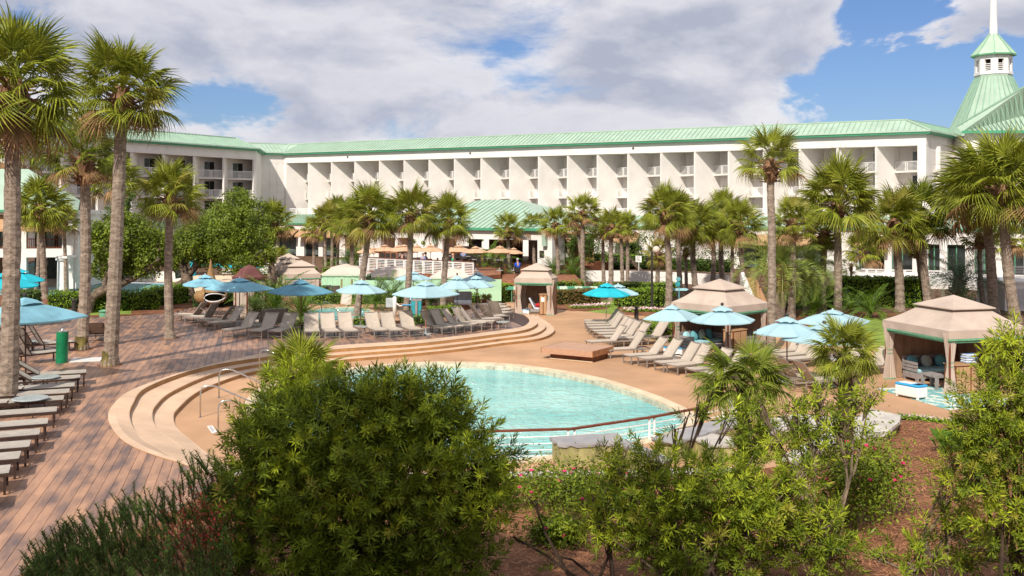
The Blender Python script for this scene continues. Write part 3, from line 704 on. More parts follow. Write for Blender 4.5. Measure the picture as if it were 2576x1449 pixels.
strip(path, -0.62, EAVE + 0.12, -0.60, EAVE + 0.30, 'roof_edge', 'roof_green', hotel)
strip(path, -0.5, EAVE - 0.12, 0.1, EAVE - 0.12, 'eave_soffit', 'gutter_green', hotel)
def seams(path, d0, z0, d1, z1, pitch, par, w=0.07, h=0.09):
    a, b = off(path, d0), off(path, d1); mb = MB()
    for i in range(len(path) - 1):
        d = (path[i + 1] - path[i]).normalized(); nr = Vector((-d.y, d.x, 0)); L0 = (a[i + 1] - a[i]).length; k = pitch / 2
        sa = (b[i] - a[i]).dot(d); sb = L0 + (b[i + 1] - a[i + 1]).dot(d)
        while k < L0:
            t = 1.0; W = (b[i] - a[i]).dot(nr)
            if sa > 0 and k < sa: t = k / sa
            if sb < L0 and k > sb: t = min(t, (L0 - k) / (L0 - sb))
            p = a[i] + d * k; q = p + nr * W * t
            mb.bar((p.x, p.y, z0 + 0.03), (q.x, q.y, z0 + (z1 - z0) * t + 0.03), w, h); k += pitch
    return mb.build('roof_seam', 'roof_seam', par, kind='stuff')
seams(path, -0.55, EAVE + 0.22, 3.0, RZ, 0.62, hotel)
mb = MB(); A_, B_ = off(path, 3.0), 0
for p, q in zip(A_, A_[1:]): mb.bar((p.x, p.y, RZ + 0.04), (q.x, q.y, RZ + 0.04), 0.28, 0.14)
E_ = off(path, -0.55)
for p, q in zip(E_[1:-1], A_[1:-1]): mb.bar((p.x, p.y, EAVE + 0.26), (q.x, q.y, RZ + 0.05), 0.3, 0.12)
mb.build('ridge_cap', 'roof_green', hotel)
for u, v in ((1183 / 1, 374), (1593, 361), (1913, 354), (875, 384), (904 / 1.49, 392)):
    s = s_at(MF, u); p = MF @ Vector((s, -0.03, 0)); m1 = MB(); m1.box(-0.11, 0.11, -0.08, 0.06, -0.11, 0.11); o = m1.build('wall_light', 'black', hotel); o.location = (p.x, p.y, 14.55)
# windows in the walls right of the main facade and in the left return
def window(a, d, x0, x1, z0, z1, par, frame='white_paint', glass='glass_dark', bars=0, out=0.05):
    """window at distance x0..x1 along d from a"""
    d = d.normalized(); nr = Vector((d.y, -d.x, 0)); Mx = Matrix(((d.x, -nr.x, 0, a.x), (d.y, -nr.y, 0, a.y), (0, 0, 1, 0), (0, 0, 0, 1)))
    f = MB()
    for q in ((x0, x1, z1 - .08, z1), (x0, x1, z0, z0 + .08), (x0, x0 + .08, z0 + .08, z1 - .08), (x1 - .08, x1, z0 + .08, z1 - .08)): f.box(q[0], q[1], -out, 0.02, q[2], q[3], Mx)
    xm = (x0 + x1) / 2
    if bars: f.box(xm - .04, xm + .04, -out * .9, 0.02, z0 + .08, z1 - .08, Mx)
    w = f.build('window', frame, par)
    for p0, p1 in (((x0 + .08, xm - .04), (xm + .04, x1 - .08)) if bars else ((x0 + .08, x1 - .08),)):
        g = MB(); g.box(p0, p1, -out * .5, -0.005, z0 + .08, z1 - .08, Mx); g.build('pane', glass, w)
    return w
for x0, z0 in ((8, 5.6), (14, 5.6), (20, 5.6), (8, 9), (14, 9), (20, 9)): window(P_e, P_r - P_e, x0, x0 + 2.2, z0, z0 + 1.5, hotel)
for x0, z0 in ((5, 5.2), (12, 5.2), (19, 5.2), (5, 9), (12, 9), (19, 9)): window(P_r, P_r2 - P_r, x0, x0 + 2.4, z0, z0 + 1.4, hotel)
for x0, z0 in ((4, 11.6), (4, 8.6)): window(P_l2, P_l - P_l2, x0, x0 + 3.6, z0, z0 + 1.1, hotel)
# ---- podium storey in front of the main facade
PF = fr(MF @ Vector((0, -8, 0)), (0.88, -0.475), 0); pl0, pl1 = s_at(PF, 640), s_at(PF, 2760)
pod = empty('podium_wing', (0, 0, 0), 0, 'single storey white wing with green roof strip and tan awnings at the hotel foot', 'building')
pp = [PF @ Vector((pl0, 0, 0)), PF @ Vector((pl1, 0, 0))]
# openings along the podium: (u0, u1, awning?)
ops = [(672, 690, 1), (700, 745, 1), (765, 801, 1), (812, 850, 1), (868, 900, 0), (1430, 1475, 1), (1560, 1600, 1), (1870, 1928, 1), (1948, 2008, 1), (2030, 2065, 1), (2160, 2225, 1), (2243, 2295, 0), (2335, 2364, 0), (2383, 2428, 0), (2452, 2500, 0), (2530, 2576, 0)]
zt, zb_ = 3.1, 0.2
cur = pl0
for u0, u1, aw in ops:
    s0, s1 = s_at(PF, u0), s_at(PF, u1)
    mb = MB(); mb.box(cur, s0, 0, 0.35, 0, 4.7, PF); mb.build('wall', 'white_stucco', pod)
    mb = MB(); mb.box(s0, s1, 0.001, 0.35, zt, 4.7, PF); mb.build('lintel', 'white_stucco', pod)
    mb = MB(); mb.box(s0, s1, 0.6, 0.7, 0, zt, PF); d_ = mb.build('dark_recess', 'wood_wall' if random.random() < .5 else 'dark_room', pod)
    nb = max(2, int((s1 - s0) / 1.3))
    f = MB()
    for k in range(nb + 1): x = s0 + (s1 - s0) * k / nb; f.box(x - .05, x + .05, 0.38, 0.5, zb_, zt, PF)
    f.box(s0, s1, 0.38, 0.5, zt - .1, zt, PF); fr_ = f.build('window', 'trim_green', pod)
    for k in range(nb):
        a, b = s0 + (s1 - s0) * k / nb + .05, s0 + (s1 - s0) * (k + 1) / nb - .05
        g = MB(); g.box(a, b, 0.42, 0.45, zb_, zt - .1, PF); g.build('pane', 'glass_dark' if random.random() < .75 else 'glass_curtain', fr_)
    if aw:
        g = MB(); x0, x1 = s0 - .5, s1 + .5
        g.add([PF @ Vector(p) for p in ((x0, -0.02, 3.9), (x1, -0.02, 3.9), (x1, -1.5, 3.0), (x0, -1.5, 3.0), (x0, -1.5, 2.75), (x1, -1.5, 2.75), (x0, -0.02, 3.82), (x1, -0.02, 3.82))],
              [(0, 3, 2, 1), (3, 4, 5, 2), (6, 7, 5, 4), (0, 6, 4, 3), (1, 2, 5, 7)]); g.build('awning', 'awning_tan', pod)
    cur = s1
mb = MB(); mb.box(cur, pl1, 0, 0.35, 0, 4.7, PF); mb.build('wall', 'white_stucco', pod)
strip(pp, -0.3, 4.7, 5.6, 5.95, 'roof', 'roof_green', pod); strip(pp, -0.26, 4.5, -0.32, 4.73, 'gutter', 'gutter_green', pod)
seams(pp, -0.3, 4.7, 5.6, 5.95, 0.62, pod)
mb = MB(); mb.box(pl0, pl1, 5.6, 9.5, 4.6, 6.0, PF); mb.build('roof_terrace', 'white_stucco', pod)
k = pl0
while k < s_at(PF, 2330):
    rp = rail_panel(3.0, 0.86, 6, 0.06); rp.v = [tuple(PF @ Vector((v[0] + k, v[1] + 5.75, v[2] + 6.0))) for v in rp.v]; rp.build('railing_panel', 'white_paint', pod); k += 3.1
# ---- open restaurant pavilion with hipped green roof
pav = empty('restaurant_pavilion', (0, 0, 0), 0, 'open white restaurant pavilion with hipped green roof, dark interior and hanging black television', 'building')
pd0 = 100.0; ud = Vector((0.86, -0.51, 0)).normalized(); o0 = Vector(((958 - CX) * 106 / F, 106, 0))
AV = fr(o0, ud, 0)
def sv(u): return s_at(AV, u)
zf, zso, zea = 1.3, 3.75, 4.75
sL, sR = sv(950), sv(1389)
for (u0, u1) in ((950, 958), (994, 1000), (1072, 1113), (1352, 1389)):
    mb = MB(); mb.box(sv(u0), sv(u1), 0, 2.6, 0.0, zso, AV); mb.build('pillar', 'white_stucco', pav)
mb = MB(); mb.box(sL, sR, -0.01, 2.61, zso, zea, AV); mb.build('fascia', 'white_stucco', pav)
mb = MB(); mb.box(sL, sR, 2.6, 16, 3.9, 4.0, AV); mb.build('ceiling', 'white_stucco', pav)
mb = MB(); mb.box(sv(1113), sv(1200), 9, 9.2, zf, 3.9, AV); mb.build('back_wall', 'wood_wall', pav)
mb = MB(); mb.box(sv(1285), sv(1325), 8, 8.2, zf, 3.9, AV); mb.build('back_wall', 'wood_wall', pav)
mb = MB(); mb.box(sv(1205), sv(1250), 10, 10.2, zf, 3.9, AV); mb.build('back_wall', 'white_stucco', pav)
mb = MB(); mb.box(sv(1330), sR, 9, 9.2, zf, 3.9, AV); mb.build('back_wall', 'awning_tan', pav)
mb = MB(); mb.box(sL, sR, 0, 16, 0, zf - 0.003, AV); mb.build('floor_slab', 'terrace_wood', pav)
mb = MB(); mb.box(sv(1000), sv(1070), 9, 9.3, zf, 2.6, AV); mb.build('low_wall', 'white_stucco', pav)
for u0, u1 in ((1125, 1175), (1180, 1215)):
    mb = MB(); mb.box(sv(u0), sv(u1), 5, 5.8, zf, zf + 1.1, AV); mb.box(sv(u0) - .1, sv(u1) + .1, 4.9, 5.9, zf + 1.1, zf + 1.17, AV); mb.build('bar_counter', 'grey_wood', pav)
ea = [AV @ Vector(p) for p in ((sL - .35, -.35, 0), (sR + .35, -.35, 0), (sR + .35, 17, 0), (sL - .35, 17, 0))]
c_ = AV @ Vector(((sv(1205)) , 8.0, 0)); cl = AV @ Vector((sv(1205) - 5.0, 8, 0)); zr = 7.75
mb = MB(); mb.add([(p.x, p.y, zea + 0.1) for p in ea] + [(cl.x, cl.y, zr), (c_.x, c_.y, zr)], [(0, 1, 5, 4), (1, 2, 5), (2, 3, 4, 5), (3, 0, 4)]); mb.build('roof', 'roof_green', pav)
mb = MB()
for i in range(4):
    p, q = ea[i], ea[(i + 1) % 4]; mb.bar((p.x, p.y, zea + .02), (q.x, q.y, zea + .02), 0.14, 0.26)
mb.build('gutter', 'gutter_green', pav)
mb = MB(); xl, xr = sL - .35, sR + .35; k = xl + .3
while k < xr:
    xm0, xm1 = sv(1205) - 5.0, sv(1205); t = 1.0
    if k < xm0: t = (k - xl) / (xm0 - xl)
    if k > xm1: t = (xr - k) / (xr - xm1)
    p = AV @ Vector((k, -.35, 0)); q = AV @ Vector((k, -.35 + 8.35 * t, 0)); mb.bar((p.x, p.y, zea + .13), (q.x, q.y, zea + .13 + (zr - zea - .1) * t), .07, .09); k += .62
mb.build('roof_seam', 'roof_seam', pav, kind='stuff')
for u in (1098, 1373):
    mb = MB(); mb.box(sv(u) - .22, sv(u) + .22, -0.42, -0.02, 3.2, 4.7, AV); mb.build('banner_light', 'cab_trim' if 0 else 'roof_green', pav)
mb = MB(); mb.box(sv(1358), sv(1369), -0.08, -0.015, 2.1, 2.75, AV); mb.build('wall_speaker', 'metal_dark', pav)
tv = MB(); tv.box(sv(1140), sv(1172), 2.9, 3.0, 2.75, 3.72, AV); o = tv.build('television', 'black'); tag(o, 'wide black television hanging under the restaurant pavilion ceiling', 'television')
# ---- tower with cupola on the right
tow = empty('cupola_tower', (0, 0, 0), 0, 'white octagonal cupola with pale green cap and white spire rising from a steep green roof', 'tower')
tp = S(2499, 190, 118); tx, ty = tp.x, tp.y; k_ = 118 / F
def zz(v): return H + (HZ - v) * k_
def octo(r0, z0, r1, z1, name, m, n=8, ph=math.pi / 8):
    mb = MB(); mb.lathe([(r0, z0), (r1, z1)], n, (0, 0, 0)); Rm = Matrix.Rotation(ph, 4, 'Z'); mb.v = [tuple((Rm @ Vector(v)) + Vector((tx, ty, 0))) for v in mb.v]; return mb.build(name, m, tow)
octo(4.6, 8, 4.6, 15.5, 'wall', 'white_stucco'); octo(5.2, zz(345), 2.05, zz(197), 'roof', 'roof_green'); octo(2.05, zz(197), 2.05, zz(187), 'collar', 'roof_green')
octo(2.12, zz(190), 2.12, zz(183), 'belfry_base', 'white_paint')
zb0, zb1 = zz(184), zz(140)
for i in range(8):
    a0 = math.pi / 8 + i * math.pi / 4; a1 = a0 + math.pi / 4; p = Vector((math.cos(a0), math.sin(a0), 0)) * 2.05; q = Vector((math.cos(a1), math.sin(a1), 0)) * 2.05; o_ = Vector((tx, ty, 0))
    d = q - p
    for t0, t1 in ((0, .27), (.73, 1)):
        m1 = MB(); a, b = p + d * t0, p + d * t1; inn = -(a + b).normalized() * .3; m1.prism([a + o_, b + o_, b + o_ + inn, a + o_ + inn], zb0, zb1); m1.build('belfry_pier', 'white_paint', tow)
    m1 = MB(); inn = -(p + q).normalized() * .28; m1.prism([p + d * .27 + o_, p + d * .73 + o_, p + d * .73 + o_ + inn, p + d * .27 + o_ + inn], zb1 - .6, zb1 - .004); m1.build('belfry_lintel', 'white_paint', tow)
    m1 = MB()
    for k in range(5): m1.bar(tuple(p + d * .27 + o_ + inn * .4 + Vector((0, 0, zb0 + .1 + k * .21))), tuple(p + d * .73 + o_ + inn * .4 + Vector((0, 0, zb0 + .1 + k * .21))), .04, .08)
    m1.build('railing', 'white_paint', tow)
octo(1.5, zb0, 1.5, zb1, 'belfry_core', 'dark_room')
octo(2.45, zb1 + .02, 0.45, zz(86), 'cap_roof', 'roof_pale'); octo(2.48, zb1 - .12, 2.48, zb1 + .06, 'cap_edge', 'cab_trim')
m1 = MB(); m1.lathe([(0.47, zz(92)), (0.40, zz(40)), (0.33, zz(-60)), (0.05, zz(-200))], 10, (tx, ty, 0)); m1.build('spire', 'white_paint', tow)
m1 = MB()
for i in range(8):
    a0 = math.pi / 8 + i * math.pi / 4
    for t in (0, .25, .5, .75):
        a = a0; b = a0 + math.pi / 4; dv = lambda r, tt: Vector((math.cos(a), math.sin(a), 0)).lerp(Vector((math.cos(b), math.sin(b), 0)), tt) * r + Vector((tx, ty, 0))
        p, q = dv(5.25, t), dv(2.07, t); m1.bar((p.x, p.y, zz(345) + .04), (q.x, q.y, zz(197) + .04), .1 if t else .2, .1)
        if t in (0,): p, q = dv(2.47, t), dv(.45, t); m1.bar((p.x, p.y, zb1 + .05), (q.x, q.y, zz(86) + .03), .12, .08)
m1.build('roof_seam', 'roof_seam', tow, kind='stuff')
# gabled wing in front of the tower, at the right edge
gw = empty('gabled_wing', (0, 0, 0), 0, 'white wing with broad sloping green metal roof at the right edge before the tower', 'building')
a = S(2405, 318, 108); b = S(2600, 205, 104); c = S(2900, 205, 104); d = S(2900, 330, 98); e = S(2420, 332, 107)
mb = MB(); mb.add([tuple(a), tuple(b), tuple(c), tuple(d), tuple(e)], [(0, 4, 3, 2, 1)]); mb.build('roof', 'roof_green', gw)
mb = MB(); mb.bar(tuple(a), tuple(b), .3, .16)
for k in range(1, 16):
    t = k / 16; p = a.lerp(b, t) if t < 1 else b; q = e.lerp(d, t * 0.42 + 0.02); mb.bar(tuple(p + Vector((0, -.05, .03))), tuple(q + Vector((0, -.05, .03))), .07, .09)
mb.build('roof_seam', 'roof_seam', gw, kind='stuff')
mb = MB(); mb.bar(tuple(e), tuple(d), .2, .3); mb.build('gutter', 'gutter_green', gw)
wall(Vector((e.x + .5, e.y + .5, 0)), Vector((d.x, d.y + .5, 0)), 3.5, e.z, par=gw); window(Vector((e.x + .5, e.y + .5, 0)), Vector((d.x - e.x, d.y - e.y, 0)), 3, 5.2, 5.4, 7.0, gw)
# ---- two storey house at the left edge
lh = empty('poolside_house', (0, 0, 0), 0, 'white two storey poolside house at left with tan awnings and brown balcony railing', 'building')
HO = fr(S(-40, 600, 80) * Vector((1, 1, 0)) if 0 else Vector((S(-40, 600, 80).x, 80, 0)), (1.0, 0.10), 0)
def hs(u): return s_at(HO, u)
def zv(v, d=80): return H + (HZ - v) * d / F
zA, zB_, zC, zD = zv(626), zv(578), zv(540), zv(648)
segs = [(-60, -40), (14, 66), (156, 184)]
for u0, u1 in segs: mb = MB(); mb.box(hs(u0), hs(u1), 0, .4, 0.3, zC, HO); mb.build('wall', 'white_stucco', lh)
for u0, u1, nm in ((-40, 14, 'wood_wall'), (66, 156, 'dark_room')):
    mb = MB(); mb.box(hs(u0), hs(u1), 0.004, .4, zB_, zC, HO); mb.build('lintel', 'white_stucco', lh)
    mb = MB(); mb.box(hs(u0), hs(u1), 0.004, .4, zD, zA, HO); mb.build('floor_band', 'white_stucco', lh)
    mb = MB(); mb.box(hs(u0), hs(u1), 1.8, 2.0, 0.3, zC, HO); mb.build('back_wall', nm, lh)
    mb = MB(); x0, x1 = hs(u0), hs(u1); mb.box(x0, x1, 0.05, .12, zA + .75, zA + .82, HO); mb.box(x0, x1, 0.05, .12, zA + .04, zA + .1, HO)
    k = x0 + .05
    while k < x1: mb.box(k, k + .04, .06, .10, zA + .04, zA + .78, HO); k += .16
    mb.build('balcony_railing', 'cabinet_brown', lh)
    mb = MB(); mb.add([HO @ Vector(p) for p in ((x0 - .1, -.01, zC), (x1 + .3, -.01, zC), (x1 + .3, -1.1, zB_ + .1), (x0 - .3, -1.1, zB_ + .1), (x0 - .3, -1.1, zB_ - .12), (x1 + .3, -1.1, zB_ - .12))], [(0, 3, 2, 1), (3, 4, 5, 2)]); mb.build('awning', 'awning_tan', lh)
    for k in range(3):
        xa = x0 + (x1 - x0) * (.05 + k * .33); g = MB(); g.box(xa, xa + (x1 - x0) * .2, 1.6, 1.78, zA, zB_, HO); g.build('window', 'glass_curtain', lh)
mb = MB(); mb.box(hs(14), hs(66), 0.01, .39, zC, zC + 0.4, HO); mb.build('wall', 'white_stucco', lh)
mb = MB(); mb.box(hs(-60), hs(200), -.4, 9, zC + .02, zC + .35, HO); mb.build('eave', 'white_stucco', lh)
mb = MB(); mb.add([HO @ Vector(p) for p in ((hs(-120), -.8, zC + .35), (hs(205), -.8, zC + .35), (hs(160), 4, zC + 1.2), (hs(12), 5, zv(425, 85)), (hs(-120), 5, zv(425, 85)))], [(0, 1, 2, 3, 4)]); mb.build('roof', 'roof_green', lh)
mb = MB(); mb.bar(HO @ Vector((hs(-120), -.85, zC + .3)), HO @ Vector((hs(205), -.85, zC + .3)), .12, .2); mb.build('gutter', 'gutter_green', lh)
mb = MB(); mb.box(hs(184) + .02, hs(184) + .3, .2, 6, 0.3, zC, HO); mb.build('side_wall', 'white_stucco', lh)
mb = MB(); mb.lathe([(.45, 0.3), (.42, zD - .2), (.55, zD - .15), (.55, zD)], 12, tuple(HO @ Vector((hs(176), -1.6, 0)))); mb.build('column', 'white_paint', lh)
mb = MB(); mb.box(hs(166), hs(192), -2.2, -.02, zD, zD + .18, HO); mb.build('landing', 'white_paint', lh)

# ================================================================== palms
def frond_mesh(name, nseg, pet, rad, droop, seed, m, wf=1.0):
    """fan frond: stalk along +x, blade of pleated tapering segments"""
    rn = random.Random(seed); mb = MB(); vs = []; fs = []
    def pc(t): return Vector((pet * t, 0, pet * (0.10 * math.sin(t * 1.6) - 0.16 * t * t)))
    pts = [pc(t / 4) for t in range(5)]
    for i in range(4):
        a, b = pts[i], pts[i + 1]; w0 = 0.035 - i * 0.004; o = len(vs)
        vs += [a + Vector((0, -w0, 0)), a + Vector((0, w0, 0)), b + Vector((0, w0 - .004, 0)), b + Vector((0, -w0 + .004, 0))]; fs.append((o, o + 3, o + 2, o + 1))
    hub = pts[-1]
    for k in range(nseg):
        f = (k + 0.5) / nseg * 2 - 1; ang = f * R(118) + rn.uniform(-.02, .02); L = rad * (1.0 - 0.30 * abs(f) ** 1.6) * rn.uniform(.88, 1.08)
        st = hub + Vector((0.12 * (1 - abs(f)), 0, 0))
        dh = Vector((math.cos(ang), math.sin(ang), 0.0)); sd = Vector((-math.sin(ang), math.cos(ang), 0)); wmax = rad * math.sin(R(118) / nseg) * 1.02 * wf
        dr = droop * 0.62 * (0.5 + 0.9 * abs(f)) * rn.uniform(.7, 1.35); tw = rn.uniform(-.3, .3)
        prev = None
        for j, (t, w) in enumerate(((0.03, .10), (.30, .60), (.52, .70), (.78, .34), (1.0, .02))):
            z = -dr * L * max(0, t - .25) ** 2 * 1.9 - 0.22 * (abs(f) ** 2) * L * t * .5 + 0.05 * L * math.sin(t * 3)
            p = st + dh * (L * t * (1 - .12 * dr * t)) + Vector((0, 0, z)); ww = sd * (wmax * w * .5) + Vector((0, 0, (wmax * w * .35) * (1 if k % 2 else -1) + tw * wmax * w * .5))
            vs += [p - ww, p + ww]
            if j: o = len(vs); fs.append((o - 4, o - 3, o - 1, o - 2))
    mb.add(vs, fs); me = bpy.data.meshes.new(name); me.from_pydata([tuple(v) for v in mb.v], [], mb.f); me.update(); me.materials.append(MATS[m]); return me
FR = {}
for m_ in ('frond', 'frond_dark', 'frond_yellow', 'frond_dry'):
    FR[m_] = [frond_mesh('frond', 22, 1.0, 0.95, dr, i, m_) for i, dr in enumerate((0.35, 0.6, 0.9, 1.3))]
    FR[m_ + '_hi'] = [frond_mesh('frond', 34, 1.0, 0.98, dr, i + 20, m_) for i, dr in enumerate((0.4, 0.65, 1.0, 1.4))]
def boot_mesh(seed, n=46, r=0.27, h=0.75):
    rn = random.Random(seed); mb = MB()
    mb.lathe([(r * .75, -h * .5), (r * 1.0, -h * .2), (r * 1.05, h * .3), (r * .5, h * .7)], 10)
    for k in range(n):
        a = k * 2.4 + rn.uniform(-.3, .3); z = -h * .5 + h * k / n * 1.1; up = rn.uniform(.1, .9); L = rn.uniform(.18, .42)
        d = Vector((math.cos(a), math.sin(a), up)).normalized(); b0 = Vector((math.cos(a) * r * .8, math.sin(a) * r * .8, z)); tip = b0 + d * L + Vector((0, 0, rn.uniform(-.15, .05)))
        mb.bar(b0, tip, rn.uniform(.05, .11), .035)
    me = bpy.data.meshes.new('boot_skirt'); me.from_pydata(mb.v, [], mb.f); me.update(); me.materials.append(MATS['boot']); return me
BOOT = [boot_mesh(s) for s in (1, 2, 3)]
def trunk(base, top, r0, r1, parent, m='trunk', bend=0.0, seg=None, rn=random):
    L = (top - base).length; seg = seg or max(10, int(L / 0.22)); pts = []; rs = []
    side = Vector((rn.uniform(-1, 1), rn.uniform(-1, 1), 0)) * bend
    for i in range(seg + 1):
        t = i / seg; pts.append(base.lerp(top, t) + side * math.sin(t * math.pi) + Vector((rn.uniform(-1, 1), rn.uniform(-1, 1), 0)) * .012)
        fl = 1 + .35 * max(0, 1 - t * L / .6) ** 2
        rs.append((r0 + (r1 - r0) * t) * fl * (1 + (0.055 if i % 2 else -0.015) + rn.uniform(-.03, .03)))
    mb = MB(); mb.tube(pts, rs, 11); return mb.build('trunk', m, parent)
GPALM = 'cabbage palms around the pools'
def palm(bu, bv, zb, tu, tv, cr, label, n=34, fm='frond', r=0.2, hi=False, lean=None, mm='trunk', lo=-50, dry=2, d=None, bend=.12, seed=None, moss=False, boots=1.0, group=GPALM):
    rn = random.Random(hash(label) % 99991 if seed is None else seed)
    rn = random.Random(int(bu * 7 + bv * 13 + tu))
    base = G(bu, bv, zb) if d is None else S(bu, bv, d)
    if d is not None: base.z = zb
    top = S(tu, tv, base.y)
    root = empty('palm_tree', base, 0, label, 'palm tree', group)
    b = Vector((0, 0, -0.05)); t = top - base
    trunk(b, t, r, r * .78, root, mm, bend, rn=rn)
    if moss:
        m1 = MB(); m1.lathe([(r * 1.32, -.02), (r * 1.22, .1), (r * 1.1, .35), (r * 1.06, .6)], 12); m1.build('mossy_base', 'moss', root)
    o = bpy.data.objects.new('boot_skirt', BOOT[rn.randrange(3)]); link(o, root); o.location = t + Vector((0, 0, .12)) * (r / .2); o.scale = (r / .165 * boots, r / .165 * boots, r / .165); o.rotation_euler = (0, 0, rn.uniform(0, 6))
    dry += 2; sc_ = 0.95 * cr * base.y / F / 1.9; n = int(n * 1.35); r *= .88; lo = lo * .72
    key = fm + ('_hi' if hi else '')
    for k in range(n):
        f = (k + .5) / n; el = 88 - (88 - lo) * f ** 0.85 + rn.uniform(-9, 9); az = k * 137.5 + rn.uniform(-14, 14)
        idx = 0 if el > 45 else 1 if el > 5 else 2 if el > -25 else 3
        kk = key
        if k >= n - dry: kk = 'frond_dry'
        elif rn.random() < .10: kk = 'frond_yellow'
        if kk == 'frond_dry' and hi: kk = 'frond_dry_hi'
        if kk == 'frond_yellow' and hi: kk = 'frond_yellow_hi'
        fo = bpy.data.objects.new('frond', FR[kk][idx]); link(fo, root)
        fo.location = t + Vector((0, 0, .85 - .50 * f)) * min(1.3, r / .2) + Vector((math.cos(R(az)), math.sin(R(az)), 0)) * r * .5
        fo.rotation_mode = 'XYZ'; fo.rotation_euler = (R(rn.uniform(-42, 42)), R(-el), R(az)); s_ = sc_ * rn.uniform(.80, 1.12); fo.scale = (s_, s_, s_)
    return root
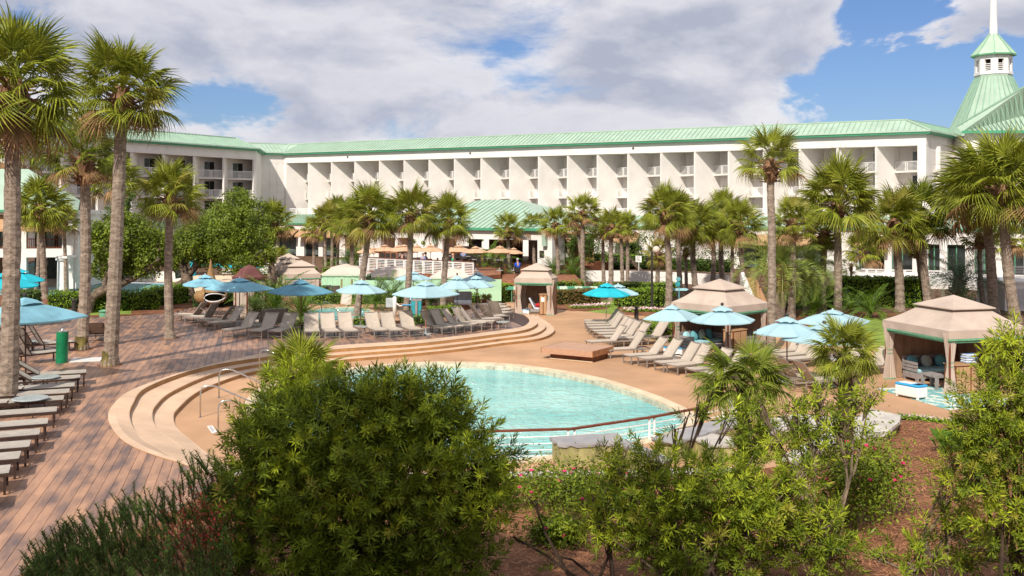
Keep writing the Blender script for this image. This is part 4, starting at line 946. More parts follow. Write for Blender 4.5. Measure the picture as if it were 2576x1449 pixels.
PALMS = [
 # near left
 (20, 1026, DK, 33, 285, 188, 'thickest tall palm at the left edge beside the dark brown loungers', dict(n=50, hi=True, r=.29, lo=-62, bend=.18, dry=4)),
 (277, 919, DK, 306, 285, 150, 'tall grey trunked palm with mossy foot beside the white slatted drain mat', dict(n=48, hi=True, r=.29, lo=-52, bend=.15, moss=True, dry=3)),
 (205, 879, DK, 212, 440, 105, 'shorter speckled trunk palm rising through the deck left of the tall palm', dict(n=26, hi=True, fm='frond_dark', r=.26, lo=-35, moss=True)),
 (428, 851, DK, 428, 528, 98, 'palm with slim brown trunk standing alone on the wooden deck in front of the oaks', dict(n=38, hi=True, r=.22, lo=-40)),
 (112, 752, .3, 103, 545, 78, 'bushy round headed palm with kinked trunk in front of the brown balcony railing', dict(n=50, r=.24, bend=.45, lo=-60, fm='frond')),
 (166, 735, .2, 160, 572, 52, 'thin palm between the poolside house and the speckled trunk palm', dict(n=24, r=.16, lo=-50)),
 (90, 740, .2, 96, 560, 40, 'thin double stemmed palm right behind the kinked trunk palm', dict(n=14, r=.15, lo=-30)),
 (296, 700, .2, 290, 470, 78, 'palm whose crown shows behind the tall grey trunk before the hotel wing', dict(n=30, r=.2, fm='frond')),
 (40, 690, .2, 45, 400, 85, 'dark palm half hidden behind the thickest left palm', dict(n=24, r=.2, fm='frond_dark')),
 (672, 745, 0, 689, 582, 57, 'brown trunked palm at the right end of the oak trees above the grey cabanas', dict(n=32, r=.24, fm='frond')),
 # middle
 (790, 672, .5, 789, 590, 40, 'small slim palm in front of the second tan awning', dict(n=24, r=.17)),
 (819, 680, .5, 818, 570, 46, 'left stem of the palm cluster beside the white ramp', dict(n=28, r=.17)),
 (834, 680, .5, 832, 560, 44, 'middle stem of the palm cluster beside the white ramp', dict(n=26, r=.17, fm='frond_yellow')),
 (849, 676, .5, 846, 545, 44, 'tallest pale stem of the palm cluster beside the white ramp', dict(n=26, r=.17)),
 (878, 742, .1, 884, 578, 68, 'full headed palm with upright trunk left of the leaning palm', dict(n=38, hi=True, r=.195, dry=3)),
 (893, 640, .5, 893, 610, 36, 'low yellowish palm crown just behind the full headed palm', dict(n=16, r=.15, fm='frond_yellow')),
 (896, 795, .44, 930, 570, 84, 'palm with long trunk leaning right behind the centre blue umbrella', dict(n=44, hi=True, r=.20, bend=.1, dry=3)),
 (1020, 798, .44, 1033, 562, 78, 'upright palm behind the square umbrella, in front of the restaurant opening', dict(n=44, hi=True, r=.20, dry=3)),
 (1114, 792, .44, 1128, 578, 72, 'dark trunked palm standing between the square umbrella and the paired umbrellas', dict(n=42, hi=True, r=.195, dry=3)),
 (1284, 688, .6, 1278, 592, 46, 'palm right above the far beige cabana roof', dict(n=26, r=.2)),
 (1346, 684, .6, 1344, 582, 40, 'slim palm in front of the pavilion right pillar', dict(n=22, r=.18)),
 (1404, 712, .2, 1397, 580, 48, 'palm just right of the restaurant pavilion', dict(n=28, r=.19)),
 (1469, 730, 0, 1467, 552, 52, 'taller forked looking palm above the reddish hedge', dict(n=30, r=.21, dry=4)),
 (1462, 700, .3, 1454, 580, 38, 'thinner palm touching the taller palm above the reddish hedge', dict(n=16, r=.17, fm='frond_dark')),
 (1519, 715, .3, 1517, 592, 42, 'palm right behind the bright turquoise umbrella', dict(n=24, r=.17)),
 (1537, 758, 0, 1537, 588, 46, 'palm with its foot on the bright lawn patch', dict(n=26, r=.2)),
 (1566, 716, .2, 1562, 588, 42, 'left one of two close thin palms above the clipped hedge', dict(n=24, r=.18)),
 (1578, 716, .2, 1577, 582, 40, 'right one of two close thin palms above the clipped hedge', dict(n=22, r=.17)),
 (1682, 772, 0, 1675, 560, 76, 'big leafy palm behind the cabana with blue cushions, left of the pair', dict(n=42, r=.25, hi=True)),
 (1654, 728, .1, 1657, 655, 42, 'low yellow skirted palm beside the dark lamp post', dict(n=26, r=.2, fm='frond_yellow', lo=-75)),
 (1711, 748, .1, 1702, 560, 64, 'palm with slightly curved trunk beside the blue direction signs', dict(n=34, r=.22, hi=True)),
 (1752, 742, .1, 1742, 592, 72, 'palm with lights wrapped trunk and shaggy brown boots behind the cabana roof', dict(n=40, r=.24, hi=True, boots=1.5)),
 (1727, 735, .1, 1725, 640, 36, 'short palm between the signpost and the shaggy palm', dict(n=16, r=.15)),
 (1792, 725, .2, 1793, 590, 60, 'dark trunk palm left of the wire bound trunk', dict(n=30, r=.22, fm='frond_dark')),
 (1818, 722, .1, 1817, 562, 66, 'palm with three dark wires round its pale trunk', dict(n=36, r=.24, hi=True)),
 (1840, 722, .2, 1842, 610, 44, 'thin palm squeezed behind the wire bound trunk', dict(n=18, r=.17)),
 (1866, 745, .1, 1862, 585, 70, 'palm with rounded head left of the tallest slender palm', dict(n=38, r=.22, hi=True)),
 (1939, 893, 0, 1938, 440, 96, 'tallest slender palm with sparse open crown beside the cushioned cabana', dict(n=20, hi=True, r=.205, lo=-28, dry=1, bend=.1)),
 (1990, 802, 0, 1994, 588, 64, 'palm just right of the tallest slender palm, half shaded trunk', dict(n=34, hi=True, r=.25)),
 (2070, 788, 0, 2074, 612, 52, 'palm with long drooping skirt left of the wide headed palm', dict(n=32, r=.24, lo=-75, fm='frond')),
 (2108, 795, 0, 2107, 540, 120, 'wide headed palm with straight pale trunk behind the light square umbrella', dict(n=50, hi=True, r=.27, lo=-45)),
 (2264, 782, 0, 2253, 592, 92, 'palm with dark pineapple like boots above the right cabana roof', dict(n=42, hi=True, r=.31, boots=1.2)),
 (2336, 778, 0, 2316, 572, 92, 'leaning palm close right of the pineapple booted palm', dict(n=42, hi=True, r=.28, boots=1.5, fm='frond_dark')),
 (2500, 790, 0, 2480, 520, 138, 'left one of the two big leaning palms at the right edge', dict(n=46, hi=True, r=.33, boots=1.3, lo=-48)),
 (2556, 812, 0, 2522, 508, 150, 'right one of the two big leaning palms at the right edge', dict(n=50, hi=True, r=.33, boots=1.3, lo=-45)),
 (2170, 690, .3, 2172, 645, 60, 'short stemmed palm before the white wing balustrade', dict(n=28, r=.2, lo=-40)),
 (2145, 762, .1, 2141, 678, 30, 'young palm with thin stem in front of the big clipped hedge', dict(n=12, r=.1, fm='frond', dry=0, boots=.6)),
 (2318, 768, .1, 2308, 640, 40, 'slim palm between the two booted palms and the wing windows', dict(n=22, r=.17)),
 (2474, 775, .1, 2464, 615, 56, 'slim palm in front of the wing left of the big leaning palms', dict(n=28, r=.18)),
 (2545, 720, .3, 2545, 622, 52, 'small palm behind the two big leaning palms', dict(n=24, r=.17)),
]
for p in PALMS:
    palm(*p[:7], **p[7])
# hole rims in the deck round the trunks
for i, (u, v) in enumerate(((20, 1026), (277, 919), (205, 879), (428, 851))):
    g = G(u, v, DK); m1 = MB(); m1.lathe([(.02, 0.002), (.50, 0.004)], 18, (g.x, g.y, DK + .002)); o = m1.build('trunk_opening', 'mulch', deck)

# ---- feather leaved plants: sago and pindo palms
def feather_mesh(name, L, nl, ll, curl, m, seed, wl=0.03, vee=.5):
    rn = random.Random(seed); mb = MB(); vs = []; fs = []; P = []
    x = z = 0; a = 0.9
    for i in range(nl + 1):
        P.append(Vector((x, 0, z))); st = L / nl; x += math.cos(a) * st; z += math.sin(a) * st; a -= curl / nl
    for i in range(nl):
        p, q = P[i], P[i + 1]; w = .018 * (1 - i / nl) + .004; o = len(vs); vs += [p + Vector((0, -w, 0)), p + Vector((0, w, 0)), q + Vector((0, w, 0)), q + Vector((0, -w, 0))]; fs.append((o, o + 3, o + 2, o + 1))
        if i < nl * .12: continue
        t = i / nl; l = ll * math.sin(math.pi * min(1, .12 + t * .9)) ** .6 * rn.uniform(.85, 1.1); d = (q - p).normalized(); up = Vector((-d.z, 0, d.x))
        for s in (-1, 1):
            dd = (Vector((0, s, 0)) * .8 + d * .55 + up * vee * rn.uniform(.6, 1.2)).normalized(); tip = p + dd * l + Vector((0, 0, -l * .18)); md = p + dd * l * .5
            o = len(vs); vs += [p, md + d * wl * .5, tip, md - d * wl * .5]; fs.append((o, o + 1, o + 2, o + 3) if s > 0 else (o, o + 3, o + 2, o + 1))
    me = bpy.data.meshes.new(name); me.from_pydata([tuple(v) for v in vs], [], fs); me.update(); me.materials.append(MATS[m]); return me
SAGO = [feather_mesh('frond', 1.25, 30, .20, c, 'sago', i, .022) for i, c in enumerate((.9, 1.5, 2.1))]
PIND = [feather_mesh('frond', 2.3, 40, .5, c, 'pindo', i, .03, .8) for i, c in enumerate((1.3, 2.0, 2.7))]
PINB = [feather_mesh('frond', 2.3, 40, .5, c, 'pindo_blue', i, .03, .8) for i, c in enumerate((1.3, 2.0, 2.7))]
def feathery(bu, bv, zb, rD, label, meshes, n, stem_r=.12, stem_h=.25, cat='sago palm', group='sago palms in the beds', nm='sago_palm', sm='trunk_dark', base_len=1.25):
    rn = random.Random(int(bu * 3 + bv)); g = G(bu, bv, zb); root = empty(nm, g, rn.uniform(0, 6), label, cat, group)
    m1 = MB(); m1.tube([(0, 0, -.05), (0, 0, stem_h * .5), (0, 0, stem_h)], [stem_r * .8, stem_r * 1.1, stem_r * .9], 10); m1.build('trunk', sm, root)
    if stem_h > .8:
        b_ = bpy.data.objects.new('boot_skirt', BOOT[0]); link(b_, root); b_.location = (0, 0, stem_h * .8); b_.scale = (stem_r / .2,) * 3
    s0 = ((1.6 if bu < 1300 else 1.25) if nm == 'sago_palm' else 1.1) * rD * g.y / F / (base_len * .72)
    for k in range(n):
        f = (k + .5) / n; o = bpy.data.objects.new('frond', meshes[0 if f < .35 else 1 if f < .7 else 2]); link(o, root); o.location = (0, 0, stem_h)
        o.rotation_euler = (rn.uniform(-.2, .2), R(-28 + 62 * f + rn.uniform(-6, 6)), R(k * 137.5 + rn.uniform(-10, 10))); s = s0 * rn.uniform(.85, 1.1); o.scale = (s, s, s)
for a in [(757, 812, .44, 58, 'dark sago palm right behind the pole of the dark blue umbrella', 30), (690, 795, .44, 62, 'large bright sago clump left of the dark blue umbrella pole', 34), (640, 788, .44, 44, 'sago fronds poking out beside the maroon topped booth', 22),
          (945, 778, .44, 46, 'bright sago palm between the leaning palm and the mint wall', 30), (985, 760, .44, 38, 'dark sago palm under the left tip of the square umbrella', 24),
          (1228, 690, .5, 44, 'sago clump in front of the restaurant railing end', 28), (1390, 692, .5, 36, 'sago palm right behind the far cabana roof', 26), (1255, 695, .5, 32, 'smaller sago clump left of the far cabana roof', 20), (1440, 705, .4, 48, 'wide fan of dark fronds right of the far cabana', 30),
          (885, 690, .3, 46, 'dark sago clump under the restaurant railing left end', 26), (2050, 795, 0, 62, 'dark sago mass between the right trunks', 30), (2190, 800, 0, 56, 'long fronded sago behind the light square umbrella', 30), (2140, 790, 0, 46, 'sago palm left of the right cabana roof', 24), (2420, 790, 0, 40, 'low sago behind the right cabana roof peak', 20),
          (1085, 775, .44, 40, 'short fan plant over the square umbrella top right', 22), (1075, 720, .2, 30, 'small sago behind the square umbrella', 16)]:
    feathery(*a[:5], SAGO, a[5])
for a in [(1961, 800, 0, 96, 'big yellow green feather palm with thick diamond patterned trunk beside the brick steps', PIND, 38, .42, 2.9), (2030, 788, 0, 78, 'second feather palm with drooping yellow fronds right of the brick steps', PIND, 32, .3, 2.6),
          (2411, 775, 0, 84, 'bluish feather palm with arching fronds right of the booted palms', PINB, 38, .3, 1.6), (2050, 740, .2, 60, 'silvery feather palm behind the half shaded trunk', PINB, 26, .25, 1.9)]:
    feathery(a[0], a[1], a[2], a[3], a[4], a[5], a[6], a[7], a[8], 'feather palm', 'feather leaved palms at the right', 'feather_palm', 'trunk', 2.3)
# ================================================================== hedges, oaks, shrubs
def leaf_quads(P, N, size, seed=0, flat=0.0):
    """P (n,3) leaf centres, N (n,3) outward directions; returns rhombic leaves"""
    r = np.random.default_rng(seed); n = len(P)
    D = r.normal(size=(n, 3)) * .8 + N * flat; D /= np.linalg.norm(D, axis=1)[:, None] + 1e-9
    A = np.cross(D, r.normal(size=(n, 3))); A /= np.linalg.norm(A, axis=1)[:, None] + 1e-9; B = np.cross(D, A)
    s = (size * r.uniform(.6, 1.25, n))[:, None]
    V = np.stack([P - A * s, P + B * s * .5, P + A * s, P - B * s * .5], 1).reshape(-1, 3)
    return V, np.arange(4 * n).reshape(-1, 4)
def hedge(uv, z0, h, wdt, label, leaf='hedge_leaf', dens=150, size=.075, cat='hedge', group='clipped hedges', rough=.10, jag=0.0):
    """hedge running along ground points uv (front foot), width away from the camera"""
    pts = [G(u, v, z0) for u, v in uv]; root = empty('hedge', pts[0], 0, label, cat, group); o = pts[0]
    core = MB(); V = []; Nn = []; sd = int(abs(uv[0][0]) * 3 + abs(uv[0][1])); r = np.random.default_rng(sd)
    for a, b in zip(pts, pts[1:]):
        d = (b - a); L = d.length; d.normalize(); nr = Vector((-d.y, d.x, 0)); nr = nr if nr.y > 0 else -nr
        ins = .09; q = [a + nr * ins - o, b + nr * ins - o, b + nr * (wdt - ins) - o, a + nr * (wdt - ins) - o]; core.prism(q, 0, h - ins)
        for face, area in (('f', L * h), ('t', L * wdt), ('l', wdt * h), ('r', wdt * h)):
            n = int(area * dens * (1.0 if face != 't' else 1.0)); x = r.uniform(0, 1, n); y = r.uniform(0, 1, n); e = r.normal(0, rough * .5, n)
            wav = 0.05 * np.sin(x * L * 2.1 + y * 3)
            if face == 'f': P = np.outer(x * L, d) + np.outer(e + wav * .5, -np.array(nr)) + np.outer(y * h, (0, 0, 1)); N_ = np.tile(-np.array(nr), (n, 1))
            elif face == 't': P = np.outer(x * L, d) + np.outer(y * wdt, nr) + np.outer(h + e + wav + jag * r.uniform(0, 1, n) ** 3, (0, 0, 1)); N_ = np.tile([0, 0, 1.], (n, 1))
            else: P = np.outer(np.full(n, 0 if face == 'l' else L) + (e), d) + np.outer(x * wdt, nr) + np.outer(y * h, (0, 0, 1)); N_ = np.tile(np.array(d) * (-1 if face == 'l' else 1), (n, 1))
            V.append(P + np.array(a - o)); Nn.append(N_)
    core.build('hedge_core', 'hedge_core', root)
    V = np.concatenate(V); Nn = np.concatenate(Nn); Q, Fq = leaf_quads(V, Nn, size, sd, .6); np_mesh('foliage', Q, Fq, leaf, root, 'stuff')
    return root
hedge([(1396, 768), (1512, 763)], 0, .95, 1.6, 'low clipped hedge of reddish brown leaves beside the far cabana', 'hedge_red', 230, .07)
hedge([(1562, 773), (1678, 770)], 0, 1.15, 1.5, 'bright green clipped hedge behind the pink flowers and lamp post', dens=220)
hedge([(1500, 748), (1700, 745)], 0, 1.0, 1.2, 'long dark hedge behind the bright clipped hedge', dens=150)
hedge([(1385, 738), (1470, 736)], 0, .9, 1.0, 'hedge joining the far cabana to the tall palm', dens=150)
hedge([(1232, 760), (1266, 762)], 0, 1.3, 1.4, 'bushy hedge on the left side of the far cabana', dens=200)
hedge([(1475, 676), (1700, 680), (1830, 686)], 0.3, 1.15, 1.2, 'dark flowering hedge on top of the pale curved wall', 'dark_leaf', 110, .1)
hedge([(1480, 658), (1632, 661)], 1.2, .75, 1.4, 'bright narrow hedge row with dark pots along its top', dens=130)
hedge([(2112, 770), (2200, 771), (2335, 775)], 0, 1.95, 2.0, 'tall wide clipped hedge in front of the white wing at right', dens=210, size=.08)
hedge([(1985, 780), (2108, 776)], 0, 1.4, 1.5, 'dark hedge between the feather palms', 'dark_leaf', 110, .1)
hedge([(1608, 848), (1688, 862)], 0, .75, 1.7, 'low loose hedge behind the fanned loungers left of the cushioned cabana', dens=260, size=.06, jag=.2)
hedge([(770, 763), (858, 765)], .44, .62, .8, 'low hedge behind the small hot tub, left of the tilted sign', dens=230, size=.06)
hedge([(858, 764), (965, 766), (1020, 762)], .44, .62, .8, 'low hedge behind the small hot tub, right of the tilted sign', dens=230, size=.06)
hedge([(805, 742), (857, 742)], .1, 1.6, 1.6, 'rounded tall shrub between the grey cabanas and the mint wall', dens=190)
hedge([(812, 668), (960, 668)], .6, .75, 1.0, 'hedge under the right tan awning', dens=110)
hedge([(812, 690), (840, 690)], .2, .6, 1.0, 'small shrub below the white ramp', dens=110)
hedge([(1022, 820), (1068, 818)], .44, .5, .7, 'small bright shrub behind the lounger row near the umbrella base', dens=280, size=.055)
hedge([(1095, 800), (1160, 792)], .44, .55, .8, 'bright low shrub behind the right part of the lounger row', dens=280, size=.055)
hedge([(1100, 768), (1210, 762)], .44, .55, .8, 'low hedge in front of the mint wall behind the paired umbrellas', dens=230, size=.06)
hedge([(120, 777), (192, 777)], .3, .95, 1.5, 'low bright shrub row between the kinked palm and the speckled palm', dens=220, jag=.2)
hedge([(232, 786), (276, 786)], .3, 1.25, 1.5, 'glossy shrub between the two tall grey trunks', dens=220, jag=.3)
hedge([(305, 783), (400, 778)], .3, 1.0, 2.0, 'long glossy shrub mass right of the tall grey trunk', dens=220, jag=.3)
hedge([(396, 770), (476, 762)], .3, 1.1, 1.6, 'shrub row left of the hanging wicker nest', 'hedge_leaf', dens=180, jag=.2)
hedge([(30, 780), (96, 778)], .3, 1.1, 1.5, 'dark shrub behind the near blue umbrella', 'dark_leaf', dens=160, jag=.2)
hedge([(500, 776), (592, 770)], .4, .9, 1.0, 'dark shrub behind the hanging wicker nest', 'dark_leaf', dens=140)
hedge([(640, 704), (800, 694)], .2, .8, 1.2, 'shrub band behind the grey beige cabanas', dens=110)
hedge([(735, 834), (760, 836)], .44, .4, .6, 'tiny shrub under the dark blue umbrella', dens=280, size=.055)
hedge([(890, 822), (925, 822)], .44, .45, .6, 'tiny shrub behind the round side table', dens=280, size=.055)
def oak(blobs, d, base, label, leaf='oak_leaf', n=5200, size=.095, limbs=None, cat='tree', nm='oak_tree', group='broadleaf trees behind the deck'):
    """blobs: (u, v, rD) crown lobes at depth d; base ground (u,v); limbs: lists of (u,v) with radius"""
    g = S(base[0], base[1], d); g.z = base[2]; root = empty(nm, g, 0, label, cat, group); r = np.random.default_rng(int(base[0])); P = []; N = []
    rn = random.Random(int(base[0]))
    for (u, v, rr) in blobs:
        c = np.array(S(u, v, d + rn.uniform(-1.5, 1.5)) - g); R_ = rr * d / F
        m_ = int(n * (rr / 60) ** 2)
        nc = max(10, int(m_ / 55)); cc = r.normal(size=(nc, 3)); cc /= np.linalg.norm(cc, axis=1)[:, None]; cc = cc * (r.uniform(.35, 1, nc) ** .5)[:, None] * R_ * np.array([1, 1, .85]) + c
        for q in cc:
            k = 55; e = r.normal(size=(k, 3)) * R_ * .15; P.append(q + e); N.append(e / (np.linalg.norm(e, axis=1)[:, None] + 1e-6))
    P = np.concatenate(P); N = np.concatenate(N); V, Fq = leaf_quads(P, N, size, 3, .4); np_mesh('crown', V, Fq, leaf, root, 'stuff')
    mb = MB()
    for lm in (limbs or [[(base[0], base[1], .28), (blobs[0][0], blobs[0][1], .1)]]):
        pts = [S(a, b, d) - g for a, b, _ in lm]; rs = [c for _, _, c in lm]
        pc = crom(pts, 4); rc = [rs[min(int(i / 4), len(rs) - 1)] + (rs[min(int(i / 4) + 1, len(rs) - 1)] - rs[min(int(i / 4), len(rs) - 1)]) * ((i % 4) / 4) for i in range(len(pc))]
        mb.tube(pc, [x * rn.uniform(.9, 1.12) for x in rc], 8)
    mb.build('trunk', 'bark', root, smooth=True); return root
oak([(330, 590, 62), (275, 620, 48), (265, 670, 38), (395, 625, 52), (360, 660, 48), (250, 585, 30), (300, 690, 28)], 62, (225, 790, .3), 'gnarled live oak with leaning trunk resting low over the shrubs', n=6800,
    limbs=[[(222, 792, .32), (236, 745, .3), (290, 720, .28), (350, 690, .2), (400, 650, .12)], [(262, 735, .2), (268, 690, .14), (290, 640, .08)], [(350, 690, .16), (330, 620, .08)]])
oak([(520, 590, 62), (470, 620, 48), (575, 610, 55), (610, 560, 45), (440, 655, 38), (540, 640, 46), (650, 640, 40), (600, 660, 38)], 70, (490, 745, .3), 'broad live oak with forked dark trunk behind the wicker nest', n=6800,
    limbs=[[(478, 752, .42), (470, 700, .36), (455, 650, .25), (450, 600, .12)], [(320, 745, .2), (370, 742, .22), (440, 720, .24), (478, 690, .2), (500, 640, .12)], [(475, 690, .25), (520, 640, .16), (560, 600, .08)]])
oak([(590, 520, 50), (640, 545, 46), (560, 545, 38), (615, 590, 52), (660, 600, 34), (600, 490, 26)], 76, (620, 735, .2), 'tallest airy green tree beside the white hotel wing', n=5200, size=.09,
    limbs=[[(622, 740, .25), (624, 660, .2), (612, 590, .12), (600, 520, .06)], [(690, 735, .2), (684, 660, .16), (650, 590, .08)]])
oak([(300, 530, 34), (330, 510, 30), (270, 560, 26)], 82, (300, 720, .2), 'dark rounded tree between the tall grey trunk and the hotel wing', 'dark_leaf', n=2600)
oak([(430, 575, 30), (470, 560, 30), (400, 555, 26), (520, 545, 24)], 88, (450, 700, .2), 'pale silvery tree in front of the hotel left wing', 'pindo_blue', n=2200, size=.12)
oak([(1420, 600, 36), (1460, 610, 40), (1500, 600, 34), (1440, 635, 30), (1490, 635, 30)], 98, (1450, 690, .3), 'dark green rounded tree behind the forked looking palm', 'dark_leaf', n=2600)
oak([(1560, 625, 36), (1620, 615, 40), (1680, 620, 40), (1740, 625, 40), (1600, 640, 30), (1800, 640, 36), (1860, 650, 30)], 98, (1620, 690, .3), 'dark thicket of trees behind the right palms', 'dark_leaf', n=2000, group=None)
oak([(975, 600, 18), (985, 625, 14), (965, 625, 12)], 110, (972, 655, 1.3), 'small thin tree at the left end of the restaurant pavilion', 'pindo_blue', n=1500, size=.1)
oak([(1010, 620, 20), (1050, 615, 18), (1190, 615, 16), (1205, 605, 14)], 125, (1040, 660, 1.3), 'green tree seen through the restaurant pavilion', 'oak_leaf', n=1500, size=.12)
# ---- foreground shrubs: twigs ending in whorls of long narrow leaves
def sprig(nl, L, w, spread, seed):
    rn = random.Random(seed); V = []; Fc = []
    for k in range(nl):
        f = k / nl; a = k * 2.4; el = (0.15 + f * 1.15) if spread else .6; b = np.array([0, 0, f * .10 * (L / .08)])
        d = np.array([math.cos(a) * math.cos(el), math.sin(a) * math.cos(el), math.sin(el)]); s = np.array([-math.sin(a), math.cos(a), 0]); l = L * rn.uniform(.75, 1.1); o = len(V)
        V += [b, b + d * l * .5 + s * w, b + d * l - np.array([0, 0, l * .12]), b + d * l * .5 - s * w]; Fc.append((o, o + 1, o + 2, o + 3))
    return np.array(V), np.array(Fc)
def place(sp, P, D, sc, r):
    V0, F0 = sp; n = len(P); D = D / (np.linalg.norm(D, axis=1)[:, None] + 1e-9)
    A = np.cross(D, r.normal(size=(n, 3))); A /= np.linalg.norm(A, axis=1)[:, None] + 1e-9; B = np.cross(D, A)
    V = P[:, None, :] + sc[:, None, None] * (V0[None, :, 0, None] * A[:, None, :] + V0[None, :, 1, None] * B[:, None, :] + V0[None, :, 2, None] * D[:, None, :])
    Fq = F0[None] + (np.arange(n) * len(V0))[:, None, None]
    return V.reshape(-1, 3), Fq.reshape(-1, 4)
SP = sprig(20, .115, .0085, True, 1); SPB = sprig(16, .115, .010, True, 2)
def shrub(lobes, d, base, label, leaf='shrub_leaf', dens=1.0, tips='shrub_bright', tipf=.22, sp=None, size=1.0, cat='shrub', group='yew like shrubs in the foreground', nm='shrub', twig='twig_dark', stems=9, yellow=.03, fill=.55, gap=-.45):
    g = S(base[0], base[1], d); g.z = gz(g.x, g.y) if base[2] is None else base[2]; root = empty(nm, g, 0, label, cat, group); seed = int(base[0]); r = np.random.default_rng(seed); rn = random.Random(seed)
    P = []; D = []; mb = MB(); gn = np.array(g)
    for li, lb in enumerate(lobes):
        u, v, rr = lb[:3]; dd = lb[3] if len(lb) > 3 else d
        c = np.array(S(u, v, dd)) - gn; R_ = rr * dd / F
        n = int(300 * dens * (R_ / .5) ** 2)
        q = r.normal(size=(n, 3)); q /= np.linalg.norm(q, axis=1)[:, None]; rad = r.uniform(fill, 1.0, n) ** .7
        lump = 1 + .26 * np.sin(q[:, 0] * 6 + li) * np.cos(q[:, 2] * 7 + li * 2) + .15 * r.normal(size=n)
        keep = (np.sin(q[:, 0] * 9 + li * 3) + np.cos(q[:, 1] * 8) + np.sin(q[:, 2] * 9 + li) + r.normal(size=n) * .7) > gap; q = q[keep]; rad = rad[keep]; lump = lump[keep]
        p = c + q * (rad * lump * R_)[:, None] * np.array([1, 1, .95]); p = p[p[:, 2] > .05]; qq = (p - c); P.append(p); D.append(qq / (np.linalg.norm(qq, axis=1)[:, None] + 1e-6) + np.array([0, 0, .55]) + r.normal(size=(len(p), 3)) * .25)
        # limbs out to this lobe and twigs inside it
        b0 = Vector((rn.uniform(-.35, .35), rn.uniform(-.2, .2), 0)); cv = Vector(c)
        mb.tube([b0, b0.lerp(cv, .5) + Vector((rn.uniform(-.15, .15), rn.uniform(-.15, .15), .1)), cv], [.028, .018, .010], 5)
        for k in range(stems):
            e = Vector(p[rn.randrange(len(p))]) if len(p) else cv; m_ = cv.lerp(e, .5) + Vector((rn.uniform(-.08, .08), rn.uniform(-.08, .08), rn.uniform(-.05, .1))); mb.tube([cv * .85 + b0 * .15, m_, e], [.010, .007, .003], 4, False)
    P = np.concatenate(P); D = np.concatenate(D); sc_ = r.uniform(.6, 1.45, len(P)) * size
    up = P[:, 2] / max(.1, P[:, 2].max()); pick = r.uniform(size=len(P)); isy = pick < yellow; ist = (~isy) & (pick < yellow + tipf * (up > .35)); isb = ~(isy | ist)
    s_ = sp or SP
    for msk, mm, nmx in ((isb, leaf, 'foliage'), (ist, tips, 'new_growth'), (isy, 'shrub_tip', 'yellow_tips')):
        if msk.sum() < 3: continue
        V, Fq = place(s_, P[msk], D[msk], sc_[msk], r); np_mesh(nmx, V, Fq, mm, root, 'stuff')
    mb.build('branches', twig, root, kind='stuff'); return root
shrub([(900, 1080, 120), (985, 1040, 95), (1060, 1040, 90), (1100, 1010, 60), (820, 1090, 110), (730, 1120, 110), (660, 1110, 75), (950, 1160, 150), (1120, 1120, 100), (840, 1210, 140), (700, 1230, 120), (1050, 1220, 130), (1190, 1180, 85), (1000, 1000, 62), (905, 1010, 62), (1135, 1060, 55), (1250, 1150, 50),
       (620, 1190, 75), (600, 1290, 90), (900, 1330, 150), (720, 1370, 130), (1080, 1360, 120), (1180, 1300, 90), (1230, 1250, 60), (590, 1400, 70), (840, 1440, 110), (1000, 1450, 100), (1180, 1420, 70)], 13.4, (900, 1445, None),
      'huge dark yew like shrub filling the lower left centre in front of the pool', dens=.85, tipf=.25, stems=12)
shrub([(740, 960, 48, 14.6), (790, 1000, 60, 14.4), (700, 1010, 50, 14.4), (830, 960, 36, 14.8), (650, 1060, 50, 14.2)], 14.5, (740, 1400, None), 'bright upper shoots of the shrub under the spiky fan palm', leaf='shrub_bright', tips='shrub_bright', dens=1.1, yellow=.08)
shrub([(1660, 1250, 95), (1760, 1230, 95), (1850, 1230, 90), (1560, 1260, 70), (1640, 1340, 100), (1760, 1340, 110), (1880, 1330, 95), (1960, 1280, 80), (1540, 1180, 60), (1500, 1330, 45), (1640, 1160, 50), (1980, 1370, 80), (1700, 1420, 80), (1850, 1430, 80), (2060, 1330, 70), (2100, 1400, 70), (2020, 1200, 55)], 13.6, (1760, 1450, None),
      'sunlit yellow green shrub mass at lower right of centre above the pine straw', leaf='shrub_leaf', tips='shrub_bright', tipf=.5, dens=.62, stems=18, fill=.25, twig='twig')
shrub([(2060, 1010, 62), (2000, 1060, 62), (2110, 1060, 55), (2150, 1010, 35), (1950, 1110, 62), (2050, 1120, 60), (2130, 1130, 42), (1920, 1030, 30), (2190, 1000, 26)], 15.5, (2080, 1330, None), 'tall open shrub with pale bare stems in front of the right stone wall', leaf='shrub_leaf', tips='shrub_bright', tipf=.45, dens=.38, fill=.2, stems=22, twig='twig', sp=SPB)
shrub([(1890, 1060, 42), (1900, 1110, 40), (1880, 1150, 36)], 17.5, (1890, 1240, None), 'shrub hiding the white post beneath the low fan palm', dens=.9)
shrub([(1760, 1010, 16), (1790, 990, 14), (1730, 1050, 10), (1700, 1080, 9), (1830, 1060, 12), (1770, 1035, 12)], 14.5, (1640, 1290, None), 'dark arching sprays crossing the brown handrail in front of the pool', dens=.8, size=1.25, fill=.1, stems=3)
shrub([(2500, 1010, 90), (2570, 1060, 110), (2480, 1100, 85), (2560, 1180, 110), (2450, 1190, 80), (2540, 1290, 110), (2572, 985, 52), (2430, 1090, 36), (2580, 1380, 80)], 11.8, (2560, 1480, None), 'large yellow green shrub covering the right edge beside the cabana', leaf='shrub_leaf', tips='shrub_bright', tipf=.5, dens=.8, yellow=.10, size=.8)
shrub([(2540, 860, 40), (2560, 900, 50), (2500, 900, 26), (2470, 880, 16)], 12.5, (2570, 1420, None), 'feathery top twigs crossing the right cabana roof', leaf='shrub_bright', tips='shrub_bright', dens=.6, fill=.2, stems=16)
